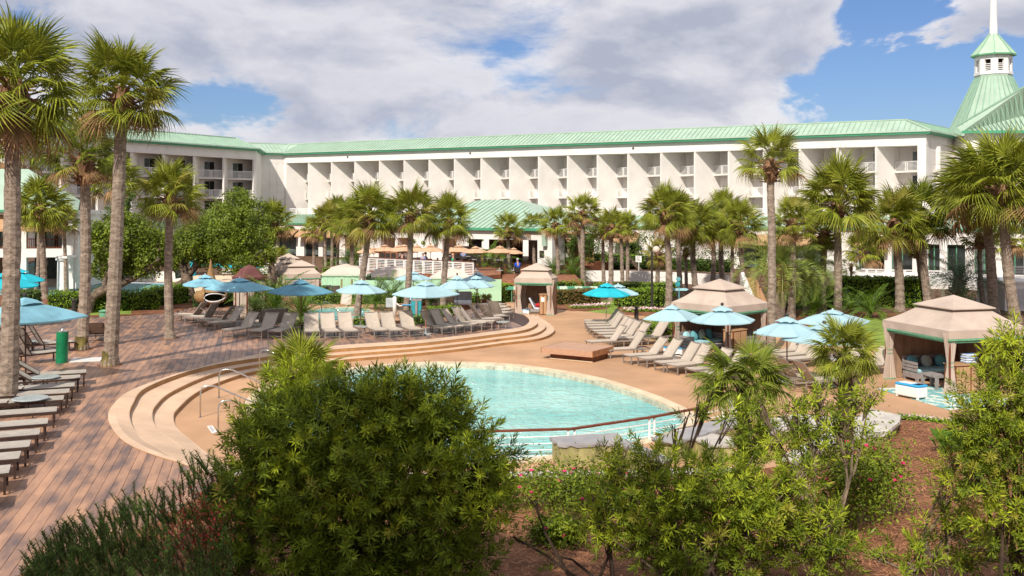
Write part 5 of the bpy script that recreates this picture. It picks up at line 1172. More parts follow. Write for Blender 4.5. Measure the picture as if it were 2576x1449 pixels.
shrub([(2390, 1330, 70), (2330, 1380, 70), (2440, 1400, 70), (2290, 1430, 55), (2370, 1250, 36), (2420, 1220, 34), (2200, 1400, 40), (2400, 1160, 22)], 12.6, (2360, 1450, None), 'low sparse shrub with bare pale twigs on the straw at lower right', leaf='shrub_leaf', tips='shrub_bright', tipf=.5, dens=.3, fill=.1, stems=22, twig='twig')
shrub([(1500, 1290, 22), (1490, 1240, 20), (1290, 1350, 16), (1340, 1260, 14), (1400, 1400, 18), (1530, 1380, 26)], 13.8, (1480, 1400, None), 'little seedling sprays standing on the pine straw', dens=.6, fill=.1, stems=3, tipf=.5)
# spiky rosemary like bush, lower left
def spiky(lobes, d, label):
    g = S(300, 1400, d); g.z = 1.4; root = empty('rosemary_bush', g, 0, label, 'shrub'); rn = random.Random(5); r = np.random.default_rng(5); mb = MB(); P = []; D = []
    for u, v, hD, dd in lobes:
        b = S(u, v, dd) - g; L = hD * dd / F; lean = Vector((rn.uniform(-.75, .25), rn.uniform(-.3, .3), 1)).normalized(); pts = []
        for i in range(9): pts.append(b + lean * (L * i / 8) + Vector((-.10, 0, .06)) * (i / 8) ** 2 * L)
        mb.tube(pts, [.008 - .0006 * i for i in range(9)], 4, False)
        nn = int(L / .006)
        for k in range(nn):
            t = k / nn * 8; i = min(int(t), 7); p = pts[i].lerp(pts[i + 1], t - i); a = k * 2.4; dr = Vector((math.cos(a), math.sin(a), .8)).normalized(); P.append(p); D.append(dr)
    P = np.array(P); D = np.array(D); n = len(P); s = np.cross(D, r.normal(size=(n, 3))); s /= np.linalg.norm(s, axis=1)[:, None]; l = r.uniform(.045, .08, n)[:, None]
    V = np.stack([P - s * .0055, P + s * .0055, P + D * l], 1).reshape(-1, 3); np_mesh('foliage', V, np.arange(3 * n).reshape(-1, 3), 'rosemary', root, 'stuff'); mb.build('branches', 'twig_dark', root, kind='stuff')
lb = []
rn_ = random.Random(11)
edge = [(60, 1440), (120, 1330), (170, 1290), (240, 1260), (300, 1250), (340, 1210), (400, 1230), (440, 1180), (480, 1120), (520, 1110), (560, 1120), (600, 1150)]
def top_at(u):
    for (a, b), (c, d) in zip(edge, edge[1:]):
        if u <= c: return b + (d - b) * (u - a) / (c - a)
    return 1150
for i in range(980):
    u = rn_.uniform(70, 590); t = rn_.random() ** 1.0; v0 = top_at(u) + 40 + t * (1480 - top_at(u)); lb.append((u, v0 + 25, rn_.uniform(32, 72), 13.8 - 1.6 * (v0 - 1150) / 330 + rn_.uniform(-.3, .3)))
spiky(lb, 13.0, 'dark green spiky needle leaved bush creeping over the lower left of the wooden deck')
# fan palms near the pool edge
def fanpalm(u, v, d, zb, rD, label, n, stem, nm='fan_palm', fm='frond_hi', sr=.12, lo=-20, hi=82):
    rn = random.Random(int(u)); t = S(u, v, d); base = Vector((t.x, t.y, gz(t.x, t.y) if zb is None else zb)); root = empty(nm, base, 0, label, 'fan palm', 'small fan palms by the pool')
    m1 = MB(); L = t.z - base.z; m1.tube([(0, 0, -.05), (0.03, 0, L * .5), (0, 0, L)], [sr, sr * 1.05, sr * .8], 9)
    rr = random.Random(3)
    for k in range(60):
        a = k * 2.4; z = L * (.1 + .9 * k / 60); m1.bar((math.cos(a) * sr * .8, math.sin(a) * sr * .8, z), (math.cos(a) * sr * 1.6, math.sin(a) * sr * 1.6, z + .1), .05, .02)
    m1.build('trunk', 'trunk_dark', root)
    s0 = rD * d / F / 1.75
    for k in range(n):
        f = (k + .5) / n; el = hi - (hi - lo) * f + rn.uniform(-8, 8); o = bpy.data.objects.new('frond', FR[fm][0 if el > 30 else 1 if el > 0 else 2]); link(o, root); o.location = (0, 0, L)
        o.rotation_euler = (R(rn.uniform(-30, 30)), R(-el), R(k * 137.5)); s = s0 * rn.uniform(.85, 1.1); o.scale = (s, s, s)
fanpalm(758, 955, 16.5, None, 112, 'spiky upright fan palm behind the big shrub in front of the steps', 22, 1, sr=.1, lo=5)
fanpalm(690, 985, 16.3, None, 90, 'dark drooping fan fronds left of the spiky fan palm', 7, 1, fm='frond_dark_hi', lo=-40, sr=.07)
fanpalm(1868, 958, 18.5, None, 122, 'low dark fan palm in front of the right lounger row', 38, 1, fm='frond_dark_hi', sr=.12, lo=-28, hi=52)
fanpalm(2125, 886, 22.0, None, 90, 'small fan palm with hairy dark trunk in front of the three blue umbrellas', 44, 1, sr=.17, lo=-45, hi=72)
# ---- flowers
def flowers(uv, z0, label, petal, n, wd=.6, h=.22, leafm='hedge_leaf', cat='flower bed', r_=.045, group='flower beds'):
    pts = [G(u, v, z0) for u, v in uv]; root = empty('flower_bed', pts[0], 0, label, cat, group); r = np.random.default_rng(n + int(uv[0][0])); o = np.array(pts[0])
    P = []
    for a, b in zip(pts, pts[1:]):
        k = int(n / (len(pts) - 1)); t = r.uniform(0, 1, k)[:, None]; P.append(np.array(a)[None] * (1 - t) + np.array(b)[None] * t + np.stack([r.uniform(-wd / 2, wd / 2, k), r.uniform(-wd / 2, wd / 2, k), r.uniform(h * .6, h, k)], 1) - o)
    P = np.concatenate(P); V, Fq = leaf_quads(P, np.tile([0, 0, 1.], (len(P), 1)), r_, 1, 2.0); np_mesh('blossoms', V, Fq, petal, root, 'stuff')
    Q = np.repeat(P, 3, 0); Q[:, 2] *= r.uniform(.1, .9, len(Q)); Q[:, :2] += r.normal(0, .05, (len(Q), 2)); V, Fq = leaf_quads(Q, np.tile([0, 0, 1.], (len(Q), 1)), .06, 2, .3); np_mesh('leaves', V, Fq, leafm, root, 'stuff')
    return root
flowers([(1442, 776), (1490, 775), (1530, 771)], 0, 'strip of pink and white flowers in front of the reddish hedge', 'petal_pale', 420, 1.0, .28, r_=.07)
flowers([(1578, 785), (1620, 783), (1665, 785)], 0, 'strip of pink flowers under the bright clipped hedge', 'petal_pale', 480, 1.0, .28, r_=.07)
flowers([(2270, 1052), (2330, 1058), (2385, 1066), (2440, 1074)], 0, 'thin line of pale pink flowers along the straw edge by the cabana rug', 'petal_pale', 420, .35, .16, r_=.028)
def roses(u, v, d, w, h, n, label):
    c = S(u, v, d); zb = gz(c.x, c.y); root = empty('rose_bush', (c.x, c.y, zb), 0, label, 'rose bush', 'pink rose bushes'); r = np.random.default_rng(int(u)); rn = random.Random(int(u)); H_ = c.z - zb + h
    P = r.normal(size=(4500, 3)) * np.array([w * .42, w * .3, H_ * .26]) + np.array([0, 0, H_ * .5]); P = P[P[:, 2] > .02]; V, Fq = leaf_quads(P, np.tile([0, 0, 1.], (len(P), 1)), .038, 4, .6); np_mesh('foliage', V, Fq, 'shrub_leaf', root, 'stuff')
    mb = MB()
    for k in range(16): a = rn.uniform(0, 6.28); mb.tube([(0, 0, 0), (math.cos(a) * w * .2, math.sin(a) * w * .2, H_ * .5), (math.cos(a) * w * .45, math.sin(a) * w * .4, H_ * rn.uniform(.7, 1.1))], [.008, .006, .003], 4)
    mb.build('branches', 'twig', root)
    for k in range(n):
        p = Vector((rn.uniform(-.5, .5) * w, rn.uniform(-.5, .1) * w, H_ * rn.uniform(.45, 1.12))); fl = MB()
        for j in range(9): a = j * 2.4; t = .012 + .022 * j / 9; fl.sphere((math.cos(a) * t, math.sin(a) * t, .02 - .02 * j / 9), .02, 6, 4, (1, 1, .7))
        o = fl.build('rose', 'petal_pink', root); o.location = p
roses(1395, 1180, 20.5, 1.7, .1, 9, 'bush with bright pink roses in front of the olive stone wall')
roses(1475, 1190, 19.8, 1.6, .1, 7, 'dark rose bush with few pink blooms right of the first rose bush')
roses(2130, 1130, 17.5, .9, .1, 7, 'pink rose bush among the pale bare stems')
roses(2200, 1100, 18.5, .8, .05, 5, 'rose bush at the tip of the right stone slab')
roses(1400, 1300, 16.5, .5, .0, 2, 'small low rose with two blooms on the straw slope')
def clump(u, v, d, R_, n, m, label, size=.03, cat='plant', nm='plant', blades=False):
    c = S(u, v, d); zb = gz(c.x, c.y); root = empty(nm, (c.x, c.y, zb), 0, label, cat); r = np.random.default_rng(int(u) + 1)
    if blades:
        P = np.stack([r.normal(0, R_ * .35, n), r.normal(0, R_ * .35, n), np.zeros(n)], 1); a = r.uniform(0, 6.28, n); D = np.stack([np.cos(a) * .5, np.sin(a) * .5, np.ones(n)], 1) * (R_ * r.uniform(.7, 1.3, n))[:, None]; s = np.stack([-np.sin(a), np.cos(a), np.zeros(n)], 1) * .006
        V = np.stack([P - s, P + s, P + D * [.55, .55, .8], P + D * [1.5, 1.5, .95]], 1); V = V.reshape(-1, 3); i = np.arange(n) * 4; Fq = np.concatenate([np.stack([i, i + 1, i + 2], 1), np.stack([i, i + 2, i + 3], 1)]); np_mesh('blades', V, Fq, m, root, 'stuff')
    else:
        P = r.normal(size=(n, 3)) * R_ * .45 + np.array([0, 0, c.z - zb]); V, Fq = leaf_quads(P, np.tile([0, 0, 1.], (n, 1)), size, 5, .4); np_mesh('foliage', V, Fq, m, root, 'stuff')
        mb = MB(); [mb.tube([(0, 0, 0), tuple(P[k])], [.008, .003], 4) for k in range(10)]; mb.build('branches', 'twig', root)
clump(2405, 1050, 25, .40, 420, 'grass_blade', 'clump of long arching grass blades at the foot of the right cabana curtain', blades=True, cat='grass clump', nm='grass_clump')
clump(2480, 1440, 11.5, .28, 500, 'grass_blade', 'fine grass tuft at the bottom right corner', blades=True, cat='grass clump', nm='grass_clump')
clump(500, 1330, 12.6, .5, 900, 'red_leaf', 'small red leaved plant inside the spiky dark bush', .02)
clump(620, 1250, 13.2, .22, 120, 'petal_orange', 'little orange flowered plant left of the huge dark shrub', .03)

oak_ = oak
# unseen tree added beside the viewpoint to dapple the lower left with shade
def added_shade_tree():
    c0 = Vector((-8.7, -0.9, 0)); root = empty('tree', c0, 0, 'unseen tree added left of the viewpoint to throw dappled shade over the lower left foreground', 'tree'); r = np.random.default_rng(8); P = []
    for k in range(120):
        c = np.array([r.uniform(-5.5, 6.6), r.uniform(-2.2, 3.0), 15.9 + r.uniform(-2.8, 1.5)]); P.append(c + r.normal(size=(70, 3)) * .55)
    P = np.concatenate(P); V, Fq = leaf_quads(P, np.tile([0, 0, 1.], (len(P), 1)), .2, 5, .3); np_mesh('crown', V, Fq, 'oak_leaf', root, 'stuff')
    mb = MB(); mb.tube([(-1, -3, 0), (-.5, -2, 6), (0, 0, 12), (.5, 0, 16)], [.4, .33, .25, .12], 10)
    for a in (-4, -2, 2, 4): mb.tube([(0, -.3, 11.5), (a * .6, .3, 14.5), (a, .8, 16.5)], [.16, .1, .05], 7)
    mb.build('trunk', 'bark', root)
added_shade_tree()
# ================================================================== loungers
def lounger_template(kind):
    fm, sm = ('frame_taupe', 'sling') if kind == 'light' else ('frame_dark', 'sling_dark')
    t = empty('sun_lounger', (0, 0, -50)); LW = .33
    mb = MB()
    for s in (-1, 1): mb.bar((0, s * LW, .33), (1.95, s * LW, .33), .035, .05)
    for x in (0.02, 1.2, 1.93): mb.bar((x, -LW, .325), (x, LW, .325), .035, .045)
    mb.build('frame', fm, t)
    for x, y in ((.06, -1), (.06, 1), (1.55, -1), (1.55, 1)):
        m = MB(); m.bar((x, y * (LW - .005), 0), (x, y * (LW - .005), .31), .04, .04) ; m.build('leg', fm, t)
    m = MB(); m.bar((.06, -LW, .09), (.06, LW, .09), .02, .02); m.bar((1.55, -LW, .09), (1.55, LW, .09), .02, .02); m.build('stretcher', fm, t)
    m = MB(); vs = []; nx = 8
    for i in range(nx + 1):
        for j in range(7):
            x = 1.17 * i / nx; y = -.31 + .62 * j / 6; sag = .03 * math.sin(math.pi * j / 6) * (.5 + .5 * math.sin(math.pi * i / nx)); vs.append((x, y, .365 - sag))
    m.add(vs, [(i * 7 + j, (i + 1) * 7 + j, (i + 1) * 7 + j + 1, i * 7 + j + 1) for i in range(nx) for j in range(6)]); m.build('seat', sm, t)
    b = MB(); vs = []
    for i in range(7):
        for j in range(7):
            x = .80 * i / 6; y = -.31 + .62 * j / 6; vs.append((x, y, .01 - .035 * math.sin(math.pi * j / 6)))
    b.add(vs, [(i * 7 + j, (i + 1) * 7 + j, (i + 1) * 7 + j + 1, i * 7 + j + 1) for i in range(6) for j in range(6)])
    bo = b.build('backrest', sm, t); bo.location = (1.18, 0, .36)
    q = MB()
    for s in (-1, 1): q.bar((0, s * .32, 0), (.82, s * .32, 0), .03, .04)
    q.bar((.80, -.32, 0), (.80, .32, 0), .025, .025); q.build('back_frame', fm, bo)
    p = MB()
    for s in (-1, 1): p.bar((.5, s * .26, -.02), (.62, s * .26, -.42), .02, .02)
    p.build('brace', fm, bo)
    return t
LT = {'light': lounger_template('light'), 'dark': lounger_template('dark')}
used = set()
def lounger(foot, head, z, label, group, kind='light', back=48, scale=1.0, rz=None, cat='lounger'):
    src = LT[kind]
    if kind in used: o = copy_tree(src)
    else: o = src; used.add(kind)
    a = G(foot[0], foot[1], z)
    if rz is None:
        b = G(head[0], head[1], z + .36 + .8 * math.sin(R(back)) * scale); rz = math.atan2(b.y - a.y, b.x - a.x)
    rj = random.Random(label); rz += R(rj.uniform(-2.5, 2.5)) if kind == 'light' else R(rj.uniform(-.8, .8)); back = back + rj.uniform(-4, 4) if back > 5 else back
    o.location = a; o.rotation_euler = (0, 0, rz); o.scale = (scale,) * 3
    tag(o, label, cat, group)
    for ch in KIDS[o.name]:
        if ch.name.startswith('backrest'): ch.rotation_euler = (0, -R(back), 0)
    return o
# near left row, dark frames, foot ends pointing right
cs = [(217, 929), (202, 942), (188, 962), (175, 977), (161, 994), (144, 1022), (122, 1051), (102, 1077), (78, 1106), (53, 1134), (28, 1168), (-4, 1208)]
dirn = Vector((-0.92, -0.39, 0)).normalized(); rz0 = math.atan2(dirn.y, dirn.x)
for i, (u, v) in enumerate(cs):
    sc_ = 1.30; c = G(u, v, DK + .36 * sc_); c = c + Vector((-dirn.y, dirn.x, 0)) * (.33 * sc_) if False else c - Vector((dirn.y, -dirn.x, 0)) * (-.33 * sc_) * 1
    w = Vector((.39, -.92, 0)).normalized() * .33 * sc_; c = G(u, v, DK + .36 * sc_) + w
    o = lounger((0, 600), None, DK, f'dark framed flat lounger, {ORD[i]} from the far end of the near left row' if i < 11 else 'dark framed flat lounger cut by the left edge, nearest of the near left row', 'dark framed loungers in the near left row', 'dark', 0 if i > 1 else 38, sc_, rz0)
    o.location = (c.x, c.y, DK)
# dark loungers behind the near blue umbrella, seen from behind
for (f, h, b, l) in [((150, 905), (97, 842), 58, 'dark mesh lounger seen from behind right of the umbrella pole'), ((185, 880), (135, 800 + 20), 58, 'dark mesh lounger seen from behind under the blue umbrella, farther right'),
                     ((60, 880), (20, 830), 58, 'dark mesh lounger seen from behind left of the umbrella pole'), ((130, 878), (85, 822), 55, 'dark mesh lounger seen from behind under the blue umbrella, farther left'), ((262, 850), (240, 812), 40, 'dark lounger end peeping out behind the speckled palm trunk')]:
    o = lounger(f, h, DK, l, 'dark loungers behind the near blue umbrella', 'dark', b, 1.15); 
GM = 'beige loungers along the deck edge above the pool steps'
A1 = [((960, 850), (929, 785), 'beige lounger just right of the round side table behind the steps'), ((999, 850), (969, 785), 'second beige lounger right of the round side table, shaded back'),
      ((1048, 848), (1013, 784), 'beige lounger left of the square umbrella pole'), ((1128, 842), (1070, 782), 'shaded beige lounger right of the square umbrella pole'),
      ((1160, 839), (1102, 782), 'sunlit beige lounger, second right of the square umbrella pole'), ((1196, 834), (1125, 779), 'sunlit beige lounger, third right of the square umbrella pole'),
      ((1221, 830), (1151, 776), 'shaded beige lounger left of the first paired umbrella pole'), ((1243, 826), (1172, 774), 'shaded beige lounger under the paired umbrellas'),
      ((1262, 817), (1187, 771), 'beige lounger behind the small round table near the deck tip'), ((1272, 809), (1196, 768), 'dark shaded lounger near the right tip of the deck'),
      ((1280, 800), (1203, 764), 'lounger one before the flat ones at the deck tip'),
      ((785, 853), (785, 790), 'beige lounger facing straight out right of the dark blue umbrella pole'), ((837, 853), (827, 790), 'beige lounger in the middle of three left of the round table'), ((885, 852), (868, 790), 'sunlit beige lounger just left of the round side table'),
      ((690, 852), (722, 790), 'beige lounger turned right just left of the dark blue umbrella pole'), ((640, 852), (682, 788), 'beige lounger left of the one beside the dark blue umbrella pole'),
      ((570, 849), (628, 787), 'big beige lounger nearest in the left fan'), ((528, 830), (592, 773), 'beige lounger behind the big one in the left fan'), ((502, 820), (578, 771), 'grey shaded lounger in the left fan'),
      ((474, 812), (556, 767), 'pale lounger second from left in the left fan'), ((444, 806), (538, 761), 'leftmost pale lounger beside the deck palm'),
      ((650, 822), (672, 778), 'pale lounger back between the maroon booth and the sago, left one'), ((680, 822), (705, 779), 'pale lounger back between the maroon booth and the sago, right one')]
for f, h, l in A1: lounger(f, h, DK, l, GM, 'light', 54, 1.1)
for i, (f, b) in enumerate([((1282, 790), 3), ((1272, 783), 3), ((1262, 777), 3), ((1250, 773), 3)]):
    lounger(f, (f[0] - 60, f[1] - 2), DK, f'flat grey lounger at the deck tip, {ORD[i]} counting away from the pool', GM, 'light', b, 1.0)
GR = 'beige loungers on the tan pool deck at right'
A2 = [((1479, 879), (1554, 834), 'beige lounger directly behind the wooden bench, left one'), ((1524, 900), (1597, 842), 'beige lounger directly behind the wooden bench, right one'), ((1575, 916), (1657, 852), 'half shaded lounger left of the light umbrella pole'),
      ((1613, 924), (1694, 859), 'dark shaded lounger crossed by the light umbrella pole'), ((1655, 935), (1744, 869), 'beige lounger right of the light umbrella pole'), ((1688, 942), (1781, 875), 'beige lounger with half shaded back in front of the blue cushions'),
      ((1736, 953), (1837, 887), 'lounger crossed by the second light umbrella pole'), ((1776, 964), (1883, 901), 'lounger half hidden behind the low fan palm'),
      ((1472, 829), (1551, 796), 'lounger of the far fan with back seen edge on'), ((1477, 836), (1557, 801), 'third lounger from the far end of the far fan'), ((1484, 843), (1566, 804), 'fourth lounger from the far end of the far fan'),
      ((1494, 851), (1578, 808), 'fifth lounger from the far end of the far fan'), ((1506, 858), (1590, 812), 'sixth lounger from the far end of the far fan'), ((1522, 866), (1603, 816.6), 'seventh lounger from the far end of the far fan'), ((1545, 872), (1628, 820), 'nearest wide backed lounger of the far fan'),
      ((1600, 868), (1677, 828), 'lounger leaning up against the cushioned cabana left curtain'),
      ((1940, 906), (1984, 871), 'beige lounger right of the tallest palm foot'), ((1958, 916), (2024, 884), 'second beige lounger right of the tallest palm foot'), ((1983, 926), (2070, 891), 'beige lounger under the near light umbrella'),
      ((2090, 939), (2162, 901), 'beige lounger right of the small hairy trunk palm'), ((2146, 946), (2208, 911), 'beige lounger beside the right cabana left curtain'),
      ((2062, 966), (1996, 927), 'lounger with back turned to the camera near the umbrella pole'), ((2110, 976), (2040, 937), 'second lounger with back turned to the camera')]
for i_, (f, h, l) in enumerate(A2):
    if i_ < 8: rz_ = R(19 + 1.2 * i_)
    elif i_ < 15: rz_ = R(7 + 2.5 * (i_ - 8))
    elif i_ == 15: rz_ = R(30)
    elif i_ < 21: rz_ = R(27)
    else: rz_ = R(200)
    lounger(f, h, 0, l, GR, 'light', 52, 1.12, rz=rz_)
lounger((1470, 821), (1560, 818), 0, 'flat lounger at the far end of the far fan, in the turquoise umbrella shade', GR, 'light', 2, 1.0, rz=0.02)
# brown chairs behind the hedge
for i in range(5): 
    u = 752 + i * 23; lounger((u, 748), (u + 3, 737), .1, f'brown mesh chair back above the low hedge, {ORD[i]} from the left', 'brown chairs behind the low hedge', 'dark', 60, .95)
for i, (f, h) in enumerate([((1110, 770), (1090, 752)), ((1135, 772), (1118, 750))]): lounger(f, h, .44, ['beige lounger back above the bright shrub behind the row, left one', 'beige lounger back above the bright shrub behind the row, right one'][i], GM, 'light', 55, 1.0)
# ---- round side tables
def side_table(u, v, z, r, h, label, dark=False):
    o = empty('side_table', G(u, v, z), 0, label, 'side table', 'round side tables')
    m = MB(); m.lathe([(r * .96, h - .03), (r, h - .02), (r, h), (r * .97, h + .008)], 24); m.build('table_top', 'table_top', o)
    for k in range(4):
        a = k * math.pi / 2 + .6; m = MB(); m.bar((math.cos(a) * r * .75, math.sin(a) * r * .75, 0), (math.cos(a) * r * .75, math.sin(a) * r * .75, h - .03), .03, .03); m.build('leg', 'frame_dark' if dark else 'frame_taupe', o)
side_table(114, 985, DK, .46, .52, 'round grey topped table between the loungers nearest the umbrella pole', True); side_table(77, 1046, DK, .52, .55, 'round grey topped table beside the thickest palm', True)
side_table(924, 840, DK, .34, .38, 'round grey side table in the middle of the lounger row'); side_table(1265, 826, DK, .36, .36, 'small round table near the tip of the deck'); side_table(1605, 893, 0, .36, .3, 'low grey table between loungers behind the bench')
side_table(60, 885, DK, .5, .45, 'table between the dark mesh loungers under the blue umbrella', True); side_table(1598, 858, 0, .36, .35, 'small table in front of the loose hedge'); side_table(642, 835, DK, .36, .36, 'round table between the loungers of the left fan')
side_table(2172, 948, 0, .34, .42, 'square looking small table by the right cabana curtain')
# ================================================================== umbrellas
UM = {}
def canopy(shape, vent=True):
    n = 8 if shape == 'oct' else 4; Rr = 1.38 if n == 8 else 1.95; sub = 4 if n == 8 else 10; mb = MB(); prof = (0.10, .38, .72, 1.0); hgt = .48 if n == 8 else .52; vs = []; rings = []
    for t in prof:
        ring = []
        for k in range(n):
            for j in range(sub):
                s = j / sub; a0 = 2 * math.pi * (k) / n; a1 = 2 * math.pi * (k + 1) / n; p0 = Vector((math.cos(a0), math.sin(a0), 0)); p1 = Vector((math.cos(a1), math.sin(a1), 0)); p = p0.lerp(p1, s) * Rr * t
                sg = math.sin(math.pi * s); p *= 1 - .025 * sg * t
                z = hgt * (1 - t) + .06 * math.sin(t * math.pi) - .035 * sg * t * (1 if n == 8 else 1.6); ring.append(len(vs)); vs.append((p.x, p.y, z))
        rings.append(ring)
    fs = []
    N = n * sub
    for i in range(len(prof) - 1):
        for k in range(N): fs.append((rings[i][k], rings[i + 1][k], rings[i + 1][(k + 1) % N], rings[i][(k + 1) % N]))
    o = len(vs)
    for k in range(N): x, y, z = vs[rings[-1][k]]; vs.append((x * 1.002, y * 1.002, z - .05))
    for k in range(N): fs.append((rings[-1][k], o + k, o + (k + 1) % N, rings[-1][(k + 1) % N]))
    mb.add(vs, fs); return mb
def vent_mb(shape):
    n = 8 if shape == 'oct' else 4; mb = MB(); vs = []; sub = 4; r1 = .48 if n == 8 else .62
    for t, z in ((.05, .66), (.55, .57), (1, .44)):
        for k in range(n):
            for j in range(sub):
                a0 = 2 * math.pi * k / n; a1 = 2 * math.pi * (k + 1) / n; p = Vector((math.cos(a0), math.sin(a0), 0)).lerp(Vector((math.cos(a1), math.sin(a1), 0)), j / sub) * r1 * t; vs.append((p.x, p.y, z + (.045 * math.sin(math.pi * j / sub) if t == 1 else 0)))
    N = n * sub; fs = [(i * N + k, (i + 1) * N + k, (i + 1) * N + (k + 1) % N, i * N + (k + 1) % N) for i in range(2) for k in range(N)]; mb.add(vs, fs); return mb
def umb_template(shape, color, pole, knob):
    key = (shape, color, pole, knob)
    if key in UM: return copy_tree(UM[key])
    t = empty('umbrella', (0, 0, 0)); Z = 2.1
    m = MB(); m.tube([(0, 0, 0), (0, 0, Z + .62)], .026, 8); m.build('pole', pole, t)
    m = MB(); m.lathe([(.36, 0), (.36, .05), (.30, .07), (.06, .09), (.05, .32), (.035, .33)], 18); m.build('base', 'base_stone', t)
    c = canopy(shape); o = c.build('canopy', color, t); o.location = (0, 0, Z)
    v = vent_mb(shape).build('vent', color, o)
    n = 8 if shape == 'oct' else 4; Rr = 1.36 if n == 8 else 1.93
    m = MB()
    for k in range(n): a = 2 * math.pi * k / n; m.bar((math.cos(a) * .05, math.sin(a) * .05, Z + .44), (math.cos(a) * Rr * .97, math.sin(a) * Rr * .97, Z - .02), .02, .025); m.bar((math.cos(a) * .04, math.sin(a) * .04, Z - .25), (math.cos(a) * Rr * .5, math.sin(a) * Rr * .5, Z + .20), .015, .02)
    m.build('ribs', 'pole_dark', t)
    m = MB(); (m.sphere((0, 0, Z + .74), .075, 10, 6) if knob else m.sphere((0, 0, Z + .69), .035, 8, 5)); m.tube([(0, 0, Z + .58), (0, 0, Z + .70)], .03, 6); m.build('finial', 'metal_dark' if knob else 'plastic_white', t)
    UM[key] = t; return t
def umbrella(ub, vb, z, wD, label, color='umb_light', shape='oct', pole='pole_wood', knob=False, group='blue market umbrellas', rz=None, hs_=1.0, apex=None):
    o = umb_template(shape, color, pole, knob); p = G(ub, vb, z); d = p.y; s = (wD * d / F) / (2.72 if shape == 'oct' else 3.75); o.location = p
    hz = hs_
    if apex is not None: hz = (H + (HZ - apex) * d / F - z) / 2.80
    rj = random.Random(label); o.scale = (s, s, hz); o.rotation_euler = (R(rj.uniform(-1.3, 1.3)), R(rj.uniform(-1.3, 1.3)), rz if rz is not None else (math.pi / 2 if shape == 'oct' else .35)); tag(o, label, 'umbrella', group); return o
umbrella(65, 966, DK, 280, 'large dusty blue umbrella shading the near left, leaf shadows on its top', 'umb_dappled', 'sq', 'pole_dark', True, apex=745, rz=.32)  # duller blue is leaf shade in the cloth colour
umbrella(515, 795, DK, 112, 'blue umbrella in front of the hanging wicker nest', 'umb_dappled', 'oct', 'pole_dark', False, apex=689)
umbrella(602, 812, DK, 165, 'wide blue umbrella left of the dark blue one, over the left fan', 'umb_dappled', 'sq', 'pole_dark', False, apex=697, rz=.15)
umbrella(755, 836, DK, 158, 'dark blue umbrella on a wooden pole left of centre', 'umb_shaded', 'sq', 'pole_wood', False, apex=701, rz=.1)  # its dark blue is tree shade painted into the cloth
umbrella(907, 821, DK, 128, 'pale blue umbrella between the dark blue one and the square one', 'umb_light', 'oct', 'pole_dark', False, apex=702, rz=.7)
umbrella(1071, 842, DK, 163, 'large square pale blue umbrella with round concrete foot at the deck edge', 'umb_light', 'sq', 'pole_wood', False, apex=705, rz=.08)
umbrella(1150, 812, DK, 92, 'left one of the paired pale umbrellas with ball finials', 'umb_light', 'oct', 'pole_dark', True, apex=691)
umbrella(1200, 806, DK, 90, 'right one of the paired pale umbrellas with ball finials', 'umb_light', 'oct', 'pole_dark', True, apex=691)
umbrella(1203, 772, .44, 96, 'pale blue umbrella just behind the paired ones', 'umb_light', 'oct', 'pole_wood', False, apex=683, rz=.5)
umbrella(1040, 762, .44, 97, 'pale blue umbrella in front of the mint wall behind the square one', 'umb_light', 'oct', 'pole_wood', False, apex=681, rz=.6)
umbrella(862, 738, .2, 78, 'pale blue umbrella under the peach pyramid roof left of the leaning palm', 'umb_light', 'oct', 'pole_dark', False, apex=672)
umbrella(1524, 829, 0, 117, 'bright turquoise umbrella over the far lounger fan', 'umb_turq', 'oct', 'steel', False, apex=710)
umbrella(1554, 814, 0, 110, 'pale umbrella half hidden behind the bright turquoise one', 'umb_light', 'oct', 'pole_wood', False, apex=713, rz=.3)
umbrella(1692, 902, 0, 153, 'pale square umbrella left of the cushioned cabana corner', 'umb_light', 'sq', 'pole_wood', False, apex=765, rz=.3)
umbrella(1819, 919, 0, 162, 'pale umbrella with dark ball finial right in front of the cushioned cabana', 'umb_light', 'oct', 'pole_dark', True, apex=767)
umbrella(1980, 962, 0, 168, 'pale umbrella with scalloped vent right of the tallest palm', 'umb_light', 'oct', 'pole_dark', True, apex=794)
umbrella(2073, 972, 0, 214, 'lowest pale umbrella partly behind the hairy trunk fan palm', 'umb_light', 'oct', 'pole_dark', True, apex=813)
umbrella(2093, 905, 0, 216, 'widest pale square umbrella at the back of the right group', 'umb_light', 'sq', 'pole_wood', False, apex=777, rz=.3)
umbrella(50, 800, .3, 120, 'upper bright turquoise umbrella at the left edge', 'umb_turq', 'oct', 'pole_dark', False, apex=674)
umbrella(13, 830, .3, 165, 'lower bright turquoise umbrella at the left edge', 'umb_turq', 'oct', 'pole_dark', False, apex=683)
umbrella(110, 725, .1, 74, 'pale blue umbrella under the poolside house balcony', 'umb_light', 'oct', 'pole_dark', False, apex=646, group='umbrellas by the poolside house')
umbrella(32, 725, .1, 74, 'pale blue umbrella behind the thickest left palm', 'umb_light', 'oct', 'pole_dark', False, apex=646, group='umbrellas by the poolside house')
umbrella(600, 720, 0, 90, 'turquoise umbrella behind the maroon topped booth, right one', 'umb_turq', 'sq', 'steel', False, apex=655, rz=.1, group='turquoise umbrellas behind the oaks')
umbrella(535, 715, 0, 56, 'turquoise umbrella behind the wicker nest rope cone', 'umb_turq', 'oct', 'steel', False, apex=652, group='turquoise umbrellas behind the oaks')
umbrella(502, 715, 0, 40, 'small turquoise umbrella left of the wicker nest', 'umb_turq', 'oct', 'steel', False, apex=653, group='turquoise umbrellas behind the oaks')
umbrella(628, 722, 0, 66, 'turquoise umbrella touching the airy tree trunk', 'umb_turq', 'oct', 'steel', False, apex=658, group='turquoise umbrellas behind the oaks')
